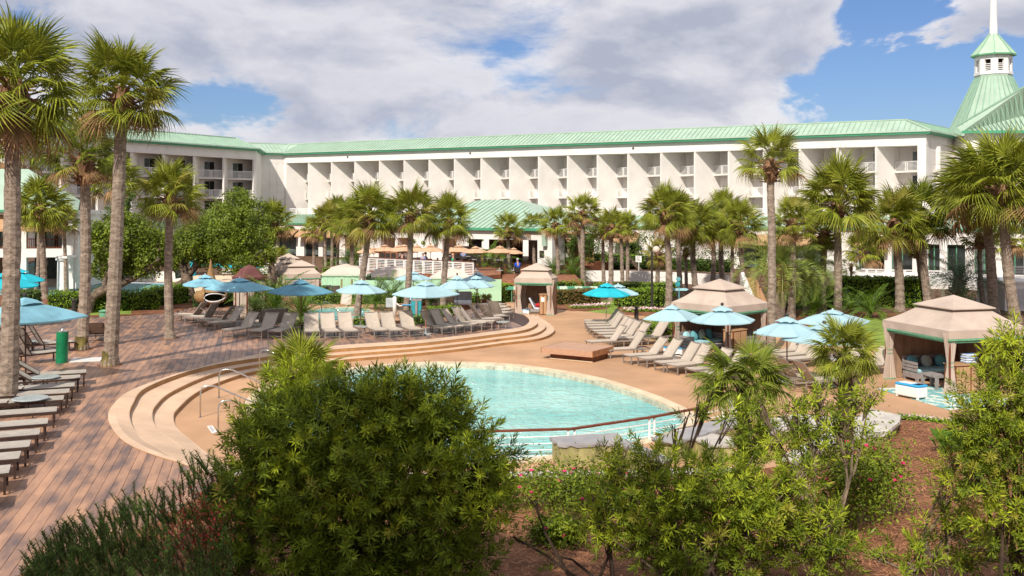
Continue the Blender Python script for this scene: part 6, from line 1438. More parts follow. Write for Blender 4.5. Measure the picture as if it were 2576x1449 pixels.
ct = empty('closed_umbrella', G(485, 718, 0), 0, 'folded turquoise umbrella hanging down beside the forked oak trunk', 'umbrella', 'turquoise umbrellas behind the oaks')
m = MB(); m.tube([(0, 0, 0), (0, 0, 2.6)], .03, 6); m.build('pole', 'steel', ct); m = MB(); m.lathe([(.26, .85), (.3, 1.2), (.22, 1.6), (.28, 2.0), (.1, 2.4), (.02, 2.5)], 9); m.build('canopy', 'umb_turq', ct)
TU = [(925, 619, 46), (940, 621, 40), (968, 614, 52), (1003, 615, 50), (1017, 614, 54), (1026, 619, 42), (1050, 615, 46), (1083, 614, 56), (1135, 621, 44), (1154, 615, 58), (1197, 618, 52), (1257, 617, 56), (1292, 622, 44)]
TL = ['tan terrace umbrella hidden behind the leaning palm trunk', 'faded tan umbrella at the left end of the terrace', 'tan umbrella above the wooden serving station', 'tan umbrella left of the upright palm trunk', 'tan umbrella touching the upright palm trunk on its left', 'small tan umbrella behind the upright palm', 'tan umbrella just right of the upright palm trunk',
      'large sagging tan umbrella over the seated couple', 'tan umbrella just right of the dark trunked palm', 'double topped tan umbrella over the woman in green', 'tan umbrella right of the double topped one', 'double topped tan umbrella left of the palm over the far cabana', 'tan umbrella just right of the palm over the far cabana']
for (u, v, w), l in zip(TU, TL):
    d = 90.0 if u < 1180 else 88.0; b = S(u, v, d); vb = HZ + (H - 1.31) * F / d
    o = umbrella(u, vb, 1.31, w * 1.22, l, 'umb_tan', 'oct', 'pole_dark', True, group='tan umbrellas on the restaurant terrace', apex=v, rz=u * .37)
# ================================================================== cabanas
def curtain(par, x, y, h, w0, w1, tie, flip=1, m='cab_tan', seed=0):
    """gathered curtain hanging at x,y, pinched by a tie band"""
    rn = random.Random(seed); n = 28; zs = [0.02, .25, .55, .85, tie - .06, tie + .06, tie + .4, h - .4, h]; vs = []
    for z in zs:
        t = abs(z - tie); w = (w0 + (w1 - w0) * (1 - min(1, t / (tie if z < tie else h - tie))) ** 1.0); 
        for k in range(n):
            a = 2 * math.pi * k / n; rr = w * (1 + .16 * (1 if k % 2 else -1)); vs.append((x + math.cos(a) * rr, y + math.sin(a) * rr * .45, z))
    m1 = MB(); m1.add(vs, [(i * n + k, i * n + (k + 1) % n, (i + 1) * n + (k + 1) % n, (i + 1) * n + k) for i in range(len(zs) - 1) for k in range(n)]); c = m1.build('curtain', m, par)
    m2 = MB(); rt = w1 * 1.16
    for zc in (tie - .09, tie + .06): m2.lathe([(rt, zc), (rt, zc + .035)], 16, (0, 0, 0))
    m2.v = [(x + a, y + b * .5, c_) for a, b, c_ in m2.v]; m2.build('tie_band', 'cab_trim', c); m3 = MB(); m3.lathe([(w0 * 1.02, .0), (w0 * 1.03, .05)], 16); m3.v = [(x + a, y + b * .5, c_) for a, b, c_ in m3.v]; m3.build('hem', 'cab_trim', c)
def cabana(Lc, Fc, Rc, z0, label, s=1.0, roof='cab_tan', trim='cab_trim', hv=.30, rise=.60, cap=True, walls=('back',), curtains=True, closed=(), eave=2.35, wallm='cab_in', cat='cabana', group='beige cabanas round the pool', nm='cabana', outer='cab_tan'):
    """Lc,Fc,Rc = world xy of left, front and right roof corners. local x along F->R, y along F->L"""
    X = (Rc - Fc); X.z = 0; wx = X.length; X.normalize(); Y = Vector((-X.y, X.x, 0)); wy = max(1.5, (Lc - Fc).dot(Y)); root = empty(nm, (Fc.x, Fc.y, z0), math.atan2(X.y, X.x), label, cat, group)
    def poly(i, z): return [(i, i, z), (wx - i, i, z), (wx - i, wy - i, z), (i, wy - i, z)]
    E = eave * s; hvv = hv * s; cx, cy = wx / 2, wy / 2; iw = min(wx, wy) * .26; zt = E + rise * s
    m = MB(); a = poly(0, E); b = [(cx - (cx - iw), cy - (cy - iw), zt)] * 0 or [(iw, iw, zt), (wx - iw, iw, zt), (wx - iw, wy - iw, zt), (iw, wy - iw, zt)]
    sub = 6; vs = []; rings = []
    for t in [i / sub for i in range(sub + 1)]:
        for k in range(4):
            p0 = Vector(a[k]).lerp(Vector(b[k]), t); p1 = Vector(a[(k + 1) % 4]).lerp(Vector(b[(k + 1) % 4]), t)
            for j in range(6): q = p0.lerp(p1, j / 6); sg = math.sin(math.pi * j / 6) * math.sin(math.pi * min(1, t + .12)) * .05 * s; vs.append((q.x, q.y, q.z - sg - .05 * s * math.sin(math.pi * t)))
    fs = [(i * 24 + k, i * 24 + (k + 1) % 24, (i + 1) * 24 + (k + 1) % 24, (i + 1) * 24 + k) for i in range(sub) for k in range(24)]; m.add(vs, fs)
    if not cap: m.add([(*b[0][:2], zt), (*b[1][:2], zt), (*b[2][:2], zt), (*b[3][:2], zt), (cx, cy, zt + .25 * s)], [(0, 1, 4), (1, 2, 4), (2, 3, 4), (3, 0, 4)])
    ro = m.build('roof', roof, root)
    if cap:
        g = iw - .12 * s; c4 = [(g, g), (wx - g, g), (wx - g, wy - g), (g, wy - g)]; zc = zt + .10 * s; m = MB(); m.add([(x, y, zc) for x, y in c4] + [(cx, cy, zc + .42 * s)] + [(x, y, zc - .04) for x, y in c4], [(0, 1, 4), (1, 2, 4), (2, 3, 4), (3, 0, 4), (0, 5, 6, 1), (1, 6, 7, 2), (2, 7, 8, 3), (3, 8, 5, 0)]); m.build('roof_cap', roof, root)
        m = MB(); i2 = iw + .02; m.box(i2, wx - i2, i2, wy - i2, zt - .08, zt + .08 * s); m.build('vent_gap', 'cab_in', root)
    def band(z1, z2, o, name, mm):
        m = MB(); P = [(-o, -o), (wx + o, -o), (wx + o, wy + o), (-o, wy + o)]; vs = []; fs = []; rn = random.Random(3)
        for k in range(4):
            p0, p1 = Vector((*P[k], 0)), Vector((*P[(k + 1) % 4], 0))
            for j in range(8): q = p0.lerp(p1, j / 8); w = rn.uniform(-.012, .012); vs += [(q.x, q.y, z1), (q.x + w, q.y + w, z2)]
        for k in range(32): k2 = (k + 1) % 32; fs.append((k * 2, k * 2 + 1, k2 * 2 + 1, k2 * 2))
        m.add(vs, fs); m.build(name, mm, root)
    band(E + .002, E - hvv, .012, 'valance', roof); band(E - hvv + .004, E - hvv - .07 * s, .016, 'valance_trim', trim); band(E - hvv + .01, E - hvv - .16 * s, -.05, 'inner_valance', trim)
    for k, (x, y) in enumerate(((.08, .08), (wx - .08, .08), (wx - .08, wy - .08), (.08, wy - .08))):
        m = MB(); m.bar((x, y, 0), (x, y, E), .06, .06); m.build('post', 'cabinet_brown', root)
    wd = {'front': ((.1, .06), (wx - .1, .06)), 'right': ((wx - .06, .1), (wx - .06, wy - .1)), 'back': ((.1, wy - .06), (wx - .1, wy - .06)), 'left': ((.06, .1), (.06, wy - .1))}
    for w_ in walls:
        (xa, ya), (xb, yb_) = wd[w_]; m = MB(); vs = []; fs = []; n = 26; fl = .06 if w_ in closed else .0; rn = random.Random(5)
        for j in range(n + 1):
            t = j / n; x = xa + (xb - xa) * t; y = ya + (yb_ - ya) * t; o_ = .014 * math.sin(j * 1.9) * s; nx_, ny_ = (0, 1) if abs(yb_ - ya) < .1 else (1, 0); out = (-1 if w_ in ('front', 'left') else 1) * fl * 3
            vs += [(x + nx_ * (o_ + out), y + ny_ * (o_ + out), .02), (x + nx_ * o_, y + ny_ * o_, E - .05)]
        for j in range(n): fs.append((j * 2, j * 2 + 2, j * 2 + 3, j * 2 + 1))
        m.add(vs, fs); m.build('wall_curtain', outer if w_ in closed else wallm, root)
    if curtains:
        for k, (x, y) in enumerate(((.16, .14), (wx - .16, .14), (.16, wy - .2))): curtain(root, x, y, E - .1, .26 * s, .12 * s, 1.1 * s, seed=k)
    root['_w'] = wx; root['_d'] = wy
    return root, wx, wy
def E3(u, v, z): g = G(u, v, z); return Vector((g.x, g.y, 0))
cr_, rw, rd = cabana(E3(2215, 803, 2.37), E3(2388, 831.6, 2.37), E3(2590, 824, 2.37), 0, 'large beige cabana at right with green trimmed valance, rug, cooler and grey sofa', walls=('back', 'right'))
cb_, bw_, bd_ = cabana(E3(1680, 759, 2.37), E3(1832, 771, 2.37), E3(1933, 760.5, 2.37), 0, 'beige cabana with sagging roof corner and teal cushions behind the pale umbrellas', walls=('back', 'right'))
cf_, fw_, fd_ = cabana(E3(1266, 694, 2.37), E3(1296, 698, 2.37), E3(1388, 700, 2.37), 0, 'small far beige cabana with striped chaise and red pillow', walls=('back', 'left', 'right'), closed=('left',), rise=.42)
for L_, F_, R_, l, cl in [((680, 663), (694, 668), (765, 668), 'rearmost of the three grey beige cabanas left of the mint wall', ('front', 'left')), ((688, 674), (700, 680), (770, 680), 'middle one of the three grey beige cabanas left of the mint wall', ('front', 'left')), ((704, 678), (716, 690), (806, 687), 'nearest of the three grey beige cabanas, leaf shadow on its roof', ('front', 'left'))]:
    v0 = {663: 82.0, 674: 77.0, 678: 71.0}[L_[1]]
    mk = lambda uv, dd: Vector(((uv[0] - CX) * dd / F, dd, 0)); 
    fz = H + (HZ - F_[1]) * v0 / F; cabana(mk(L_, v0 + 1.5), mk(F_, v0), mk(R_, v0 + .8), 0, l, walls=cl + ('back',), closed=cl, eave=fz, rise=.45, hv=.3, group='grey beige cabanas left of the mint wall', curtains=True)
for i, (ua, ub_, vt, ve, d, l) in enumerate([(804, 922, 668, 691, 76, 'peach pyramid roofed cabana behind the two trunks at the mint wall left end'), (914, 1045, 674, 697, 80, 'peach pyramid roofed cabana behind the mint wall, middle one'), (1078, 1188, 679, 699, 80, 'peach pyramid roofed cabana behind the mint wall, right one')]):
    z = H + (HZ - ve) * d / F; mk = lambda u, dd: Vector(((u - CX) * dd / F, dd, 0)); w = (ub_ - ua) * d / F
    cabana(mk(ua, d + w * .8), mk(ua, d), mk(ub_, d), 0, l, roof='cab_peach', trim='mint', cap=False, walls=('front', 'left', 'back'), closed=(), eave=z, rise=(ve - vt) * d / F * .75, hv=.05, wallm='mint', curtains=False, group='peach roofed cabanas behind the mint wall')
m = MB(); P0, P1, P2, P3 = [G(*p) for p in ((912, 760, .2), (1020, 762, .2), (1140, 760, .2), (1262, 757, .2))]
mw = empty('mint_wall', P0, 0, 'long pale mint green canvas wall behind the palms and small umbrellas', 'wall')
for a, b in ((P0, P1), (P1, P2), (P2, P3)):
    for k in range(2):
        p = a.lerp(b, k / 2); q = a.lerp(b, (k + 1) / 2) - (b - a).normalized() * .02; m = MB(); d_ = (q - p).normalized(); w_ = Vector((-d_.y, d_.x, 0)) * .05
        zt_ = .2 + 1.55; m.prism([p - P0, q - P0, q - P0 + w_, p - P0 + w_], 0, 1.55); m.build('wall_panel', 'mint', mw)
for u in (1012, 860, 886, 1147):
    p = G(u, 758, .2); m = MB(); m.bar((0, -.15, 0), (0, -.15, 1.6), .12, .12); o = m.build('wall_post', 'stone_olive', mw); o.location = p - P0
# striped green awning strip behind the far cabana
st_ = empty('striped_canopy', G(1215, 730, .9), 0, 'green and white striped low canopy behind the far cabana', 'canopy')
m = MB(); L_ = (G(1470, 720, .9) - G(1195, 720, .9)).length; m.box(0, L_, 0, .45, 0, .05); o = m.build('canopy_top', 'stripe_green', st_); o.rotation_euler = (R(28), 0, 0)
for k in range(5): m = MB(); m.bar((L_ * k / 4, .1, -.9), (L_ * k / 4, .1, 0), .05, .05); m.build('post', 'cab_trim', st_)
# ---- inside the cabanas
def bx(name, m, par, x0, x1, y0, y1, z0, z1, bev=0.0):
    mb = MB(); mb.box(x0, x1, y0, y1, z0, z1); o = mb.build(name, m, par)
    if bev:
        bm_ = o.modifiers.new('bevel', 'BEVEL'); bm_.width = bev; bm_.segments = 2
    return o
def at_cab(c, x, y, z=0, rz=0): 
    Rm = Matrix.Rotation(c.rotation_euler.z, 4, 'Z'); p = Vector(c.location) + Rm @ Vector((x, y, z)); return p, c.rotation_euler.z + rz
def sofa(c, x, y, rz, L, label, pill=('cushion_teal', 'cushion_pattern', 'cushion_teal')):
    p, r = at_cab(c, x, y, 0, rz); o = empty('daybed', p, r, label, 'daybed', 'grey wooden daybeds in cabanas')
    bx('seat_frame', 'grey_wood', o, 0, L, 0, .85, .12, .34); bx('seat_cushion', 'cushion_light', o, .04, L - .04, .04, .8, .34, .48, .04)
    for xx in (.06, L - .06):
        for yy in (.06, .79): bx('leg', 'grey_wood', o, xx - .05, xx + .05, yy - .05, yy + .05, 0, .12)
    for k in range(4): bx('back_slat', 'grey_wood', o, 0, L, .84, .89, .42 + k * .13, .53 + k * .13)
    for sx in (0, L - .07):
        for k in range(3): bx('arm_slat', 'grey_wood', o, sx, sx + .07, .02, .84, .40 + k * .13, .50 + k * .13)
    for k, pm in enumerate(pill):
        q = MB(); q.sphere((0, 0, 0), .27, 10, 7, (1, .42, .92)); w = q.build('pillow', pm, o, True); w.location = (.3 + k * (L - .6) / max(1, len(pill) - 1), .66, .70); w.rotation_euler = (R(-16), 0, 0)
    return o
sofa(cb_, .15, bd_ - 1.2, 0, 2.3, 'grey slatted daybed with teal and patterned cushions inside the cushioned cabana', ('cushion_light', 'cushion_teal', 'cushion_pattern', 'cushion_teal'))
sofa(cb_, bw_ - .9, 1.9, -1.57, 1.3, 'second grey daybed end at the right side of the cushioned cabana', ('cushion_light',))
sofa(cr_, .7, rd - 1.15, 0, 1.9, 'grey slatted sofa with teal cushions inside the right cabana')
def cabinet(c, x, y, label, L=1.0, h=1.15):
    p, r = at_cab(c, x, y); o = empty('cabinet', p, r, label, 'cabinet', 'tan towel cabinets in cabanas')
    for k in range(2): bx('door', 'cabinet_tan', o, .04 + k * (L / 2), L / 2 - .02 + k * (L / 2), -.015, 0, .06, h - .05)
    bx('carcass', 'cabinet_brown', o, 0, L, 0, .6, 0, h); bx('side_panel', 'cabinet_tan', o, -.012, 0, .05, .55, .06, h - .05); bx('top', 'cabinet_tan', o, -.03, L + .03, -.03, .63, h, h + .04); return o
cabinet(cb_, .45, .05, 'tan cabinet with brown edges beside the tied curtain of the cushioned cabana', 1.0, 1.2)
cabinet(cr_, .35, .1, 'tan cabinet with folded towels on top behind the front curtain of the right cabana', 1.3, 1.05)
cabinet(cf_, fw_ - .85, .1, 'narrow cabinet with white notes at the right side of the far cabana', .5, 1.3)
p, r = at_cab(cr_, .95, .25, 1.1); tw = empty('towel_stack', p, r, 'pile of folded blue striped white towels on the right cabana cabinet', 'towels')
for k in range(4): bx('towel', 'stripe_towel', tw, -.02 + .015 * (k % 2), .5 + .02 * (k % 3), -.03, .33, k * .085, k * .085 + .08, .035)
p, r = at_cab(cf_, fw_ - .72, .075, .85); nt_ = bx('paper_notice', 'plastic_white', None, 0, .22, -.012, 0, 0, .28); nt_.location = p; nt_.rotation_euler = (0, 0, r); tag(nt_, 'blank white paper sheet fixed to the far cabana cabinet', 'notice')
def cooler(c, x, y, rz, label, s=1.0):
    p, r = at_cab(c, x, y, 0, rz); o = empty('cooler_box', p, r, label, 'cooler', 'white and blue cooler boxes', s); bx('body', 'plastic_white', o, 0, .95, 0, .5, .05, .40, .04); bx('lid', 'cooler_blue', o, .0, .95, 0, .5, .40, .48, .03); bx('lid_panel', 'plastic_white', o, .1, .6, .08, .42, .481, .50, .01)
    for k in range(7): bx('vent_slot', 'black', o, .68 + k * .032, .695 + k * .032, .1, .4, .478, .487)
    for x_, y_ in ((.06, .05), (.89, .05), (.06, .45), (.89, .45)): bx('foot', 'plastic_white', o, x_ - .04, x_ + .04, y_ - .03, y_ + .03, 0, .06)
    return o
_p = G(2268, 1000, 0); o = cooler(cr_, 0, 0, 0, 'white cooler with bright blue lid on the rug of the right cabana', 1.05); o.location = (_p.x - .15, _p.y + .25, .02); o.rotation_euler = (0, 0, -1.05)
_p = G(1682, 904, 0); o = cooler(cb_, 0, 0, 0, 'white cooler with blue lid in front of the cushioned cabana', .95); o.location = (G(1668, 897, 0).x, G(1668, 897, 0).y, 0); o.rotation_euler = (0, 0, -.5)
o = cooler(cf_, .28, .25, 0, 'small white cooler by the left curtain of the far cabana', .6)
rug = MB(); RG = [G(2205, 978, 0), G(2388, 1032, 0), G(2576, 1015, 0), G(2400, 970, 0)]
rug.prism(RG, .004, .016); rgo = rug.build('rug', 'cushion_pattern'); tag(rgo, 'teal and cream leaf patterned rug under the right cabana', 'rug')
m_ = MATS['cushion_pattern'].copy(); m_.name = 'rug_pattern'; rgo.data.materials[0] = m_
for nnode in m_.node_tree.nodes:
    if nnode.type == 'TEX_NOISE': nnode.inputs['Scale'].default_value = 2.6
    if nnode.type == 'MIX_RGB': nnode.inputs[1].default_value = (.16, .38, .38, 1); nnode.inputs[2].default_value = (.62, .62, .54, 1)
    if nnode.type == 'MAP_RANGE': nnode.inputs[1].default_value = .49; nnode.inputs[2].default_value = .53
def wood_table(c, x, y, label, w=.9, d=.6, h=.55, rz=0):
    p, r = at_cab(c, x, y, 0, rz); o = empty('low_table', p, r, label, 'table', 'grey wooden tables at the cabanas'); bx('table_top', 'grey_wood', o, 0, w, 0, d, h - .09, h)
    for xx in (.05, w - .05):
        for yy in (.05, d - .05): bx('leg', 'grey_wood', o, xx - .05, xx + .05, yy - .05, yy + .05, 0, h - .09)
wood_table(cb_, bw_ - .75, .0, 'grey wooden table right of the cushioned cabana cabinet'); wood_table(cb_, -.25, .5, 'grey wooden table left of the cushioned cabana cabinet'); wood_table(cr_, .25, 1.0, 'grey wooden table between sofa and cabinet in the right cabana', .5, .9)
p, r = at_cab(cr_, 1.6, 1.0, 2.0); o = bx('fan', 'black', None, -.25, .25, -.12, .12, -.16, .1, .03); o.location = p; o.rotation_euler = (0, 0, r); tag(o, 'black box fan hung under the right cabana roof', 'fan')
# striped chaise in the far cabana
p, r = at_cab(cf_, .75, .75, 0, .1); ch = empty('chaise', p, r, 'blue striped chaise with grey rattan base inside the far cabana', 'chaise'); bx('base', 'grey_wood', ch, 0, 1.3, 0, .6, .05, .26, .05); bx('cushion', 'stripe_blue', ch, .35, 1.3, .0, .6, .26, .38, .04); bk = bx('back_cushion', 'stripe_blue', ch, 0, .8, 0, .6, 0, .1, .04); bk.location = (.38, 0, .32); bk.rotation_euler = (0, R(-118), 0)
pw = MB(); pw.sphere((0, 0, 0), .2, 10, 6, (1, .45, .7)); o = pw.build('pillow', 'petal_red', None, True); o.location = p + Vector((.55, -.05, .55)); tag(o, 'small red pillow on the striped chaise', 'pillow')
# maroon topped booth
mb_, mw_, md_ = cabana(E3(604, 700, 2.5), E3(612, 703, 2.5), E3(671, 700, 2.5), .3, 'tan booth with maroon pyramid roof behind the wide blue umbrella', roof='maroon', trim='maroon', cap=False, rise=.5, hv=.08, walls=('front', 'left', 'right', 'back'), curtains=False, wallm='cab_tan', eave=2.3, group=None, nm='booth', cat='booth')
for k in range(3): bx('trim_board', 'cabinet_brown', mb_, k * mw_ / 2 - .03, k * mw_ / 2 + .03, -.04, .03, 0, 2.25)
tb = empty('tan_screen', G(594, 799, .44), 0, 'tall tan panelled screen with brown edges below the maroon booth', 'screen'); w_ = (620 - 594) * G(594, 799, .44).y / F
for k in range(3): bx('screen_panel', 'cab_tan', tb, k * w_ / 3 + .01, (k + 1) * w_ / 3 - .01, 0, .05, .03, 2.2)
bx('screen_edge', 'cabinet_brown', tb, -.06, 0, -.03, .08, 0, 2.25); bx('screen_edge', 'cabinet_brown', tb, w_, w_ + .06, -.03, .08, 0, 2.25)
# hanging wicker nest
ng = G(530, 772, .44); nest = empty('wicker_nest', ng, 0, 'round hanging wicker nest seat with oval white rimmed opening and rope cone', 'hanging chair'); Rn = 41 * ng.y / F
m = MB(); m.lathe([(Rn * .45, .15), (Rn * .85, .35), (Rn, .62), (Rn * .98, .85), (Rn * .8, 1.02), (Rn * .3, 1.15)], 26)
kp = []
for f in m.f:
    c = sum((Vector(m.v[i]) for i in f), Vector()) / len(f)
    if not (c.x > -.1 and c.x < Rn * .9 and c.y < 0 and .42 < c.z < .95): kp.append(f)
m.f = kp; sh = m.build('basket', 'wicker', nest, True); sm_ = sh.modifiers.new('solid', 'SOLIDIFY'); sm_.thickness = .05
m = MB(); m.lathe([(Rn * .55, 1.05), (Rn * .32, 1.7), (Rn * .12, 2.5), (.03, 3.1)], 18); m.build('rope_cone', 'wicker', nest); m = MB(); m.tube([(Rn * .45 + Rn * .52 * math.cos(a), -math.sqrt(max(0, Rn ** 2 - (Rn * .45 + Rn * .52 * math.cos(a)) ** 2)) * 1.0 - .03, .68 + .26 * math.sin(a)) for a in [i * math.pi / 12 for i in range(25)]], .035, 6, False); m.build('rim', 'towel_white', nest)
m = MB(); m.lathe([(Rn * .5, 0), (Rn * .5, .32)], 18); m.build('pedestal', 'wicker_dark', nest); m = MB(); m.lathe([(Rn * .8, .45), (Rn * .5, .42), (.01, .42)], 16); m.build('cushion', 'wicker_dark', nest)
# ================================================================== bench, rails, small things
bl, br_, bfr, bbr = G(1363, 899, .25), None, G(1492, 915.5, .25), G(1510.5, 905, .25)
A_ = G(1363, 873, .52); B_ = G(1490, 884, .52); C_ = G(1510, 877, .52)
X_ = (B_ - A_); L_ = X_.length; X_.normalize(); Y_ = Vector((-X_.y, X_.x, 0)); D_ = 2.0
bn = empty('wooden_bench', (A_.x, A_.y, 0), math.atan2(X_.y, X_.x), 'long low wooden slab bench on a recessed brown plinth between pool and loungers', 'bench')
for k in range(5): bx('plank', 'bench_wood', bn, 0, L_, k * D_ / 5 + .008, (k + 1) * D_ / 5 - .008, .46, .52)
bx('fascia_board', 'bench_wood', bn, -.004, L_ + .004, -.03, 0, .25, .523); bx('fascia_board', 'bench_wood', bn, -.004, L_ + .004, D_, D_ + .03, .25, .523); bx('end_board', 'bench_base', bn, -.03, -.004, -.03, D_ + .03, .25, .522); bx('end_board', 'pole_wood', bn, L_ + .004, L_ + .03, -.03, D_ + .03, .25, .522)  # right end board coloured darker for the shade on that side
bx('core', 'bench_base', bn, .02, L_ - .02, .02, D_ - .02, .26, .455); bx('plinth', 'bench_base', bn, .3, L_ - .12, .25, D_ - .25, 0, .26); bx('plinth_board', 'coping', bn, .28, L_ - .10, .2, .25, 0, .035)
# brown topped railing on the near pool edge
rail = empty('pool_railing', G(1440, 1175, 0), 0, 'white railing with dark brown top rail along the near edge of the pool', 'railing'); o0 = Vector(rail.location)
RP = [G(900, 1088, .66), G(1195, 1086, .66), G(1438, 1079, .66), G(1640, 1049, .66), G(1824, 1014, .66)]
for i, (a, b) in enumerate(zip(RP, RP[1:])):
    d = (b - a).normalized(); m = MB(); m.bar(a - o0, b - o0, .12, .055); m.build('top_rail', 'cabinet_brown', rail)
    for z in (-.06, .10, .28, .47): m = MB(); m.bar(a - o0 + Vector((0, 0, z - a.z)), b - o0 + Vector((0, 0, z - b.z)), .025, .025); m.build('cross_bar', 'white_paint', rail)
    for p in (a + d * .10, b - d * .10): m = MB(); m.bar(Vector((p.x - o0.x, p.y - o0.y, -.6)), Vector((p.x - o0.x, p.y - o0.y, .633)), .055, .055); m.build('post', 'white_paint', rail)
# stainless handrails
def handrail(foot, ztop, run, label, z0=0, depth=.35, L=1.7):
    g = G(foot[0], foot[1], z0); o = empty('handrail', g, 0, label, 'handrail', 'stainless pool handrails'); r = Vector((run[0], run[1], 0)).normalized(); m = MB(); pts = [Vector((0, 0, 0)), Vector((0, 0, ztop * .75))]
    for a in (25, 50, 75): pts.append(Vector((0, 0, ztop * .75)) + r * (.18 * (1 - math.cos(R(a)))) + Vector((0, 0, ztop * .25 * math.sin(R(a)))))
    pts += [r * .32 + Vector((0, 0, ztop)), r * .5 + Vector((0, 0, ztop * .97)), r * (L) + Vector((0, 0, -depth + .35)), r * (L + .08) + Vector((0, 0, -depth))]
    m.tube(pts, .026, 8); m.build('bar', 'steel', o, True); m = MB(); m.lathe([(.06, 0), (.06, .015), (.03, .02)], 12); m.build('flange', 'steel', o)
_h = lambda u, v: G(u, v, 0)
handrail((504, 1050), 1.02, (1.7, .25), 'leftmost stainless handrail entering the pool', L=2.6); handrail((549, 1090), .98, (1.7, .35), 'nearest stainless handrail beside the white floor sign', L=2.3); handrail((551, 1001), 1.02, (1.7, .1), 'farther stainless handrail in front of the lowest step', L=2.6)
handrail((652, 945), 1.05, (1.7, -.3), 'stainless handrail behind the spiky fan palm', L=2.0); handrail((809, 800), .95, (1.0, -.5), 'chrome handrail of the small hot tub', .45, L=2.0)
def sheet_sign(name, P, m, label, cat, lines=0, lm='print_grey', group=None):
    """flat sign board from 4 world corners with printed lines"""
    o0 = P[0]; o = empty(name, o0, 0, label, cat, group); nr = (P[1] - P[0]).cross(P[3] - P[0]).normalized(); nr = nr if nr.z > .3 or nr.y < 0 else -nr; mb = MB(); q = [p - o0 for p in P]; mb.add([tuple(p) for p in q] + [tuple(p - nr * .02) for p in q], [(0, 1, 2, 3), (7, 6, 5, 4), (0, 4, 5, 1), (1, 5, 6, 2), (2, 6, 7, 3), (3, 7, 4, 0)]); mb.build('panel', m, o)
    if lines:
        mb = MB(); rn = random.Random(9)
        for k in range(lines):
            t0 = .12 + .76 * k / lines; t1 = t0 + .38 / lines; s0 = .12 + rn.uniform(0, .05); s1 = .88 - rn.uniform(0, .3)
            f = lambda s, t: q[0].lerp(q[1], s).lerp(q[3].lerp(q[2], s), t) + nr * .004
            mb.add([tuple(f(s0, t0)), tuple(f(s1, t0)), tuple(f(s1, t1)), tuple(f(s0, t1))], [(0, 1, 2, 3)])
        mb.build('printed_lines', lm, o)
    return o
sheet_sign('floor_sign', [G(521, 1072, .012), G(534, 1070, .012), G(546, 1086, .012), G(534, 1090, .012)], 'plastic_white', 'white rule sign with small print lying on the pool deck by the handrails', 'floor sign', 6)
d9 = G(871, 770, .44).y; sg = lambda u, v: S(u, v, d9)
o = sheet_sign('tilted_sign', [sg(860, 738), sg(886, 740), sg(883, 768), sg(856, 764)], 'cab_peach', 'tilted pale sign board with white print behind the hot tub', 'sign', 9, 'plastic_white'); m = MB(); m.bar((0, .04, -1.2), (0, .04, .0), .05, .05); x = m.build('post', 'mint', o); x.location = sg(871, 745) - sg(860, 738)
d8 = 96.0; sg = lambda u, v: S(u, v, d8)
o = sheet_sign('garden_sign', [sg(1599, 643), sg(1614, 644), sg(1614, 660), sg(1599, 659)][::1], 'plastic_white', 'small white sign standing above the narrow hedge row', 'sign', 4); m = MB(); m.bar((0, .04, -1.2), (0, .04, .2), .05, .05); x = m.build('post', 'white_paint', o); x.location = sg(1607, 655) - sg(1599, 643)
# green shower post and slatted drain
g = G(155, 912, DK); sh = empty('shower_post', g, 0, 'bright green square shower pillar with steel cap on the wooden deck', 'shower'); hh = 1.28
m = MB(); m.lathe([(.235, 0), (.235, hh)], 20); m.v = [(x + z * .03, y, z) for x, y, z in m.v]; o = m.build('column', 'shower_green', sh, False); m = MB(); m.lathe([(.24, hh), (.24, hh + .03), (.08, hh + .05), (.05, hh + .12), (.01, hh + .13)], 18); m.build('cap', 'steel', sh).location = (.04, 0, 0)
for z in (.5, .62, .95): m = MB(); m.sphere((.25, -.05, z), .03, 8, 5); m.build('knob', 'shower_green', sh)
P4 = [G(176, 912, DK), G(250, 909, DK), G(260, 900, DK), G(188, 902, DK)]; gr = empty('drain_mat', P4[0], 0, 'white slatted drain grate beside the green shower pillar', 'drain grate')
for k in range(17):
    a = P4[0].lerp(P4[1], k / 16) - P4[0]; b = P4[3].lerp(P4[2], k / 16) - P4[0]; m = MB(); m.bar(a + Vector((0, 0, .02)), b + Vector((0, 0, .02)), .06, .03); m.build('slat', 'plastic_white', gr)
def simple_post(u, v, z, h, r, label, nm='bollard', m_='metal_dark', cat='bollard'):
    o = empty(nm, G(u, v, z), 0, label, cat, 'dark bollard lights'); m = MB(); m.lathe([(r, 0), (r, h * .86)], 12); m.build('body', m_, o); m = MB(); m.lathe([(r * .7, h * .86), (r * .7, h * .93), (r * 1.1, h * .93), (r * 1.0, h), (.01, h * 1.03)], 12); m.build('head', m_, o)
simple_post(187, 792, .3, .95, .16, 'dark bollard light behind the speckled palm trunk'); simple_post(1601, 812, 0, .95, .13, 'dark bollard light between the turquoise umbrella and the loose hedge')
g = G(263, 797, .3); o = empty('valve_box', g, 0, 'round green utility box on the mulch beside the tall grey trunk', 'utility box'); m = MB(); m.lathe([(.30, 0), (.28, .32)], 14); m.build('body', 'cab_trim', o); m = MB(); m.lathe([(.33, .32), (.34, .36), (.15, .43), (.01, .44)], 14); m.build('lid', 'cab_trim', o)
def lamp(u, v, vt, label, globe=True):
    g = G(u, v, 0); h = H + (HZ - vt) * g.y / F; o = empty('lamp_post', g, 0, label, 'lamp post'); m = MB(); m.lathe([(.16, 0), (.14, .35), (.085, .4), (.075, h)], 10); m.build('post', 'metal_dark', o)
    m = MB(); m.sphere((.3 if globe else 0, 0, h + .1), .25, 12, 8); m.build('globe', 'cab_peach', o, True); m = MB(); m.bar((0, 0, h), (.3, 0, h), .04, .04); m.build('arm', 'metal_dark', o)
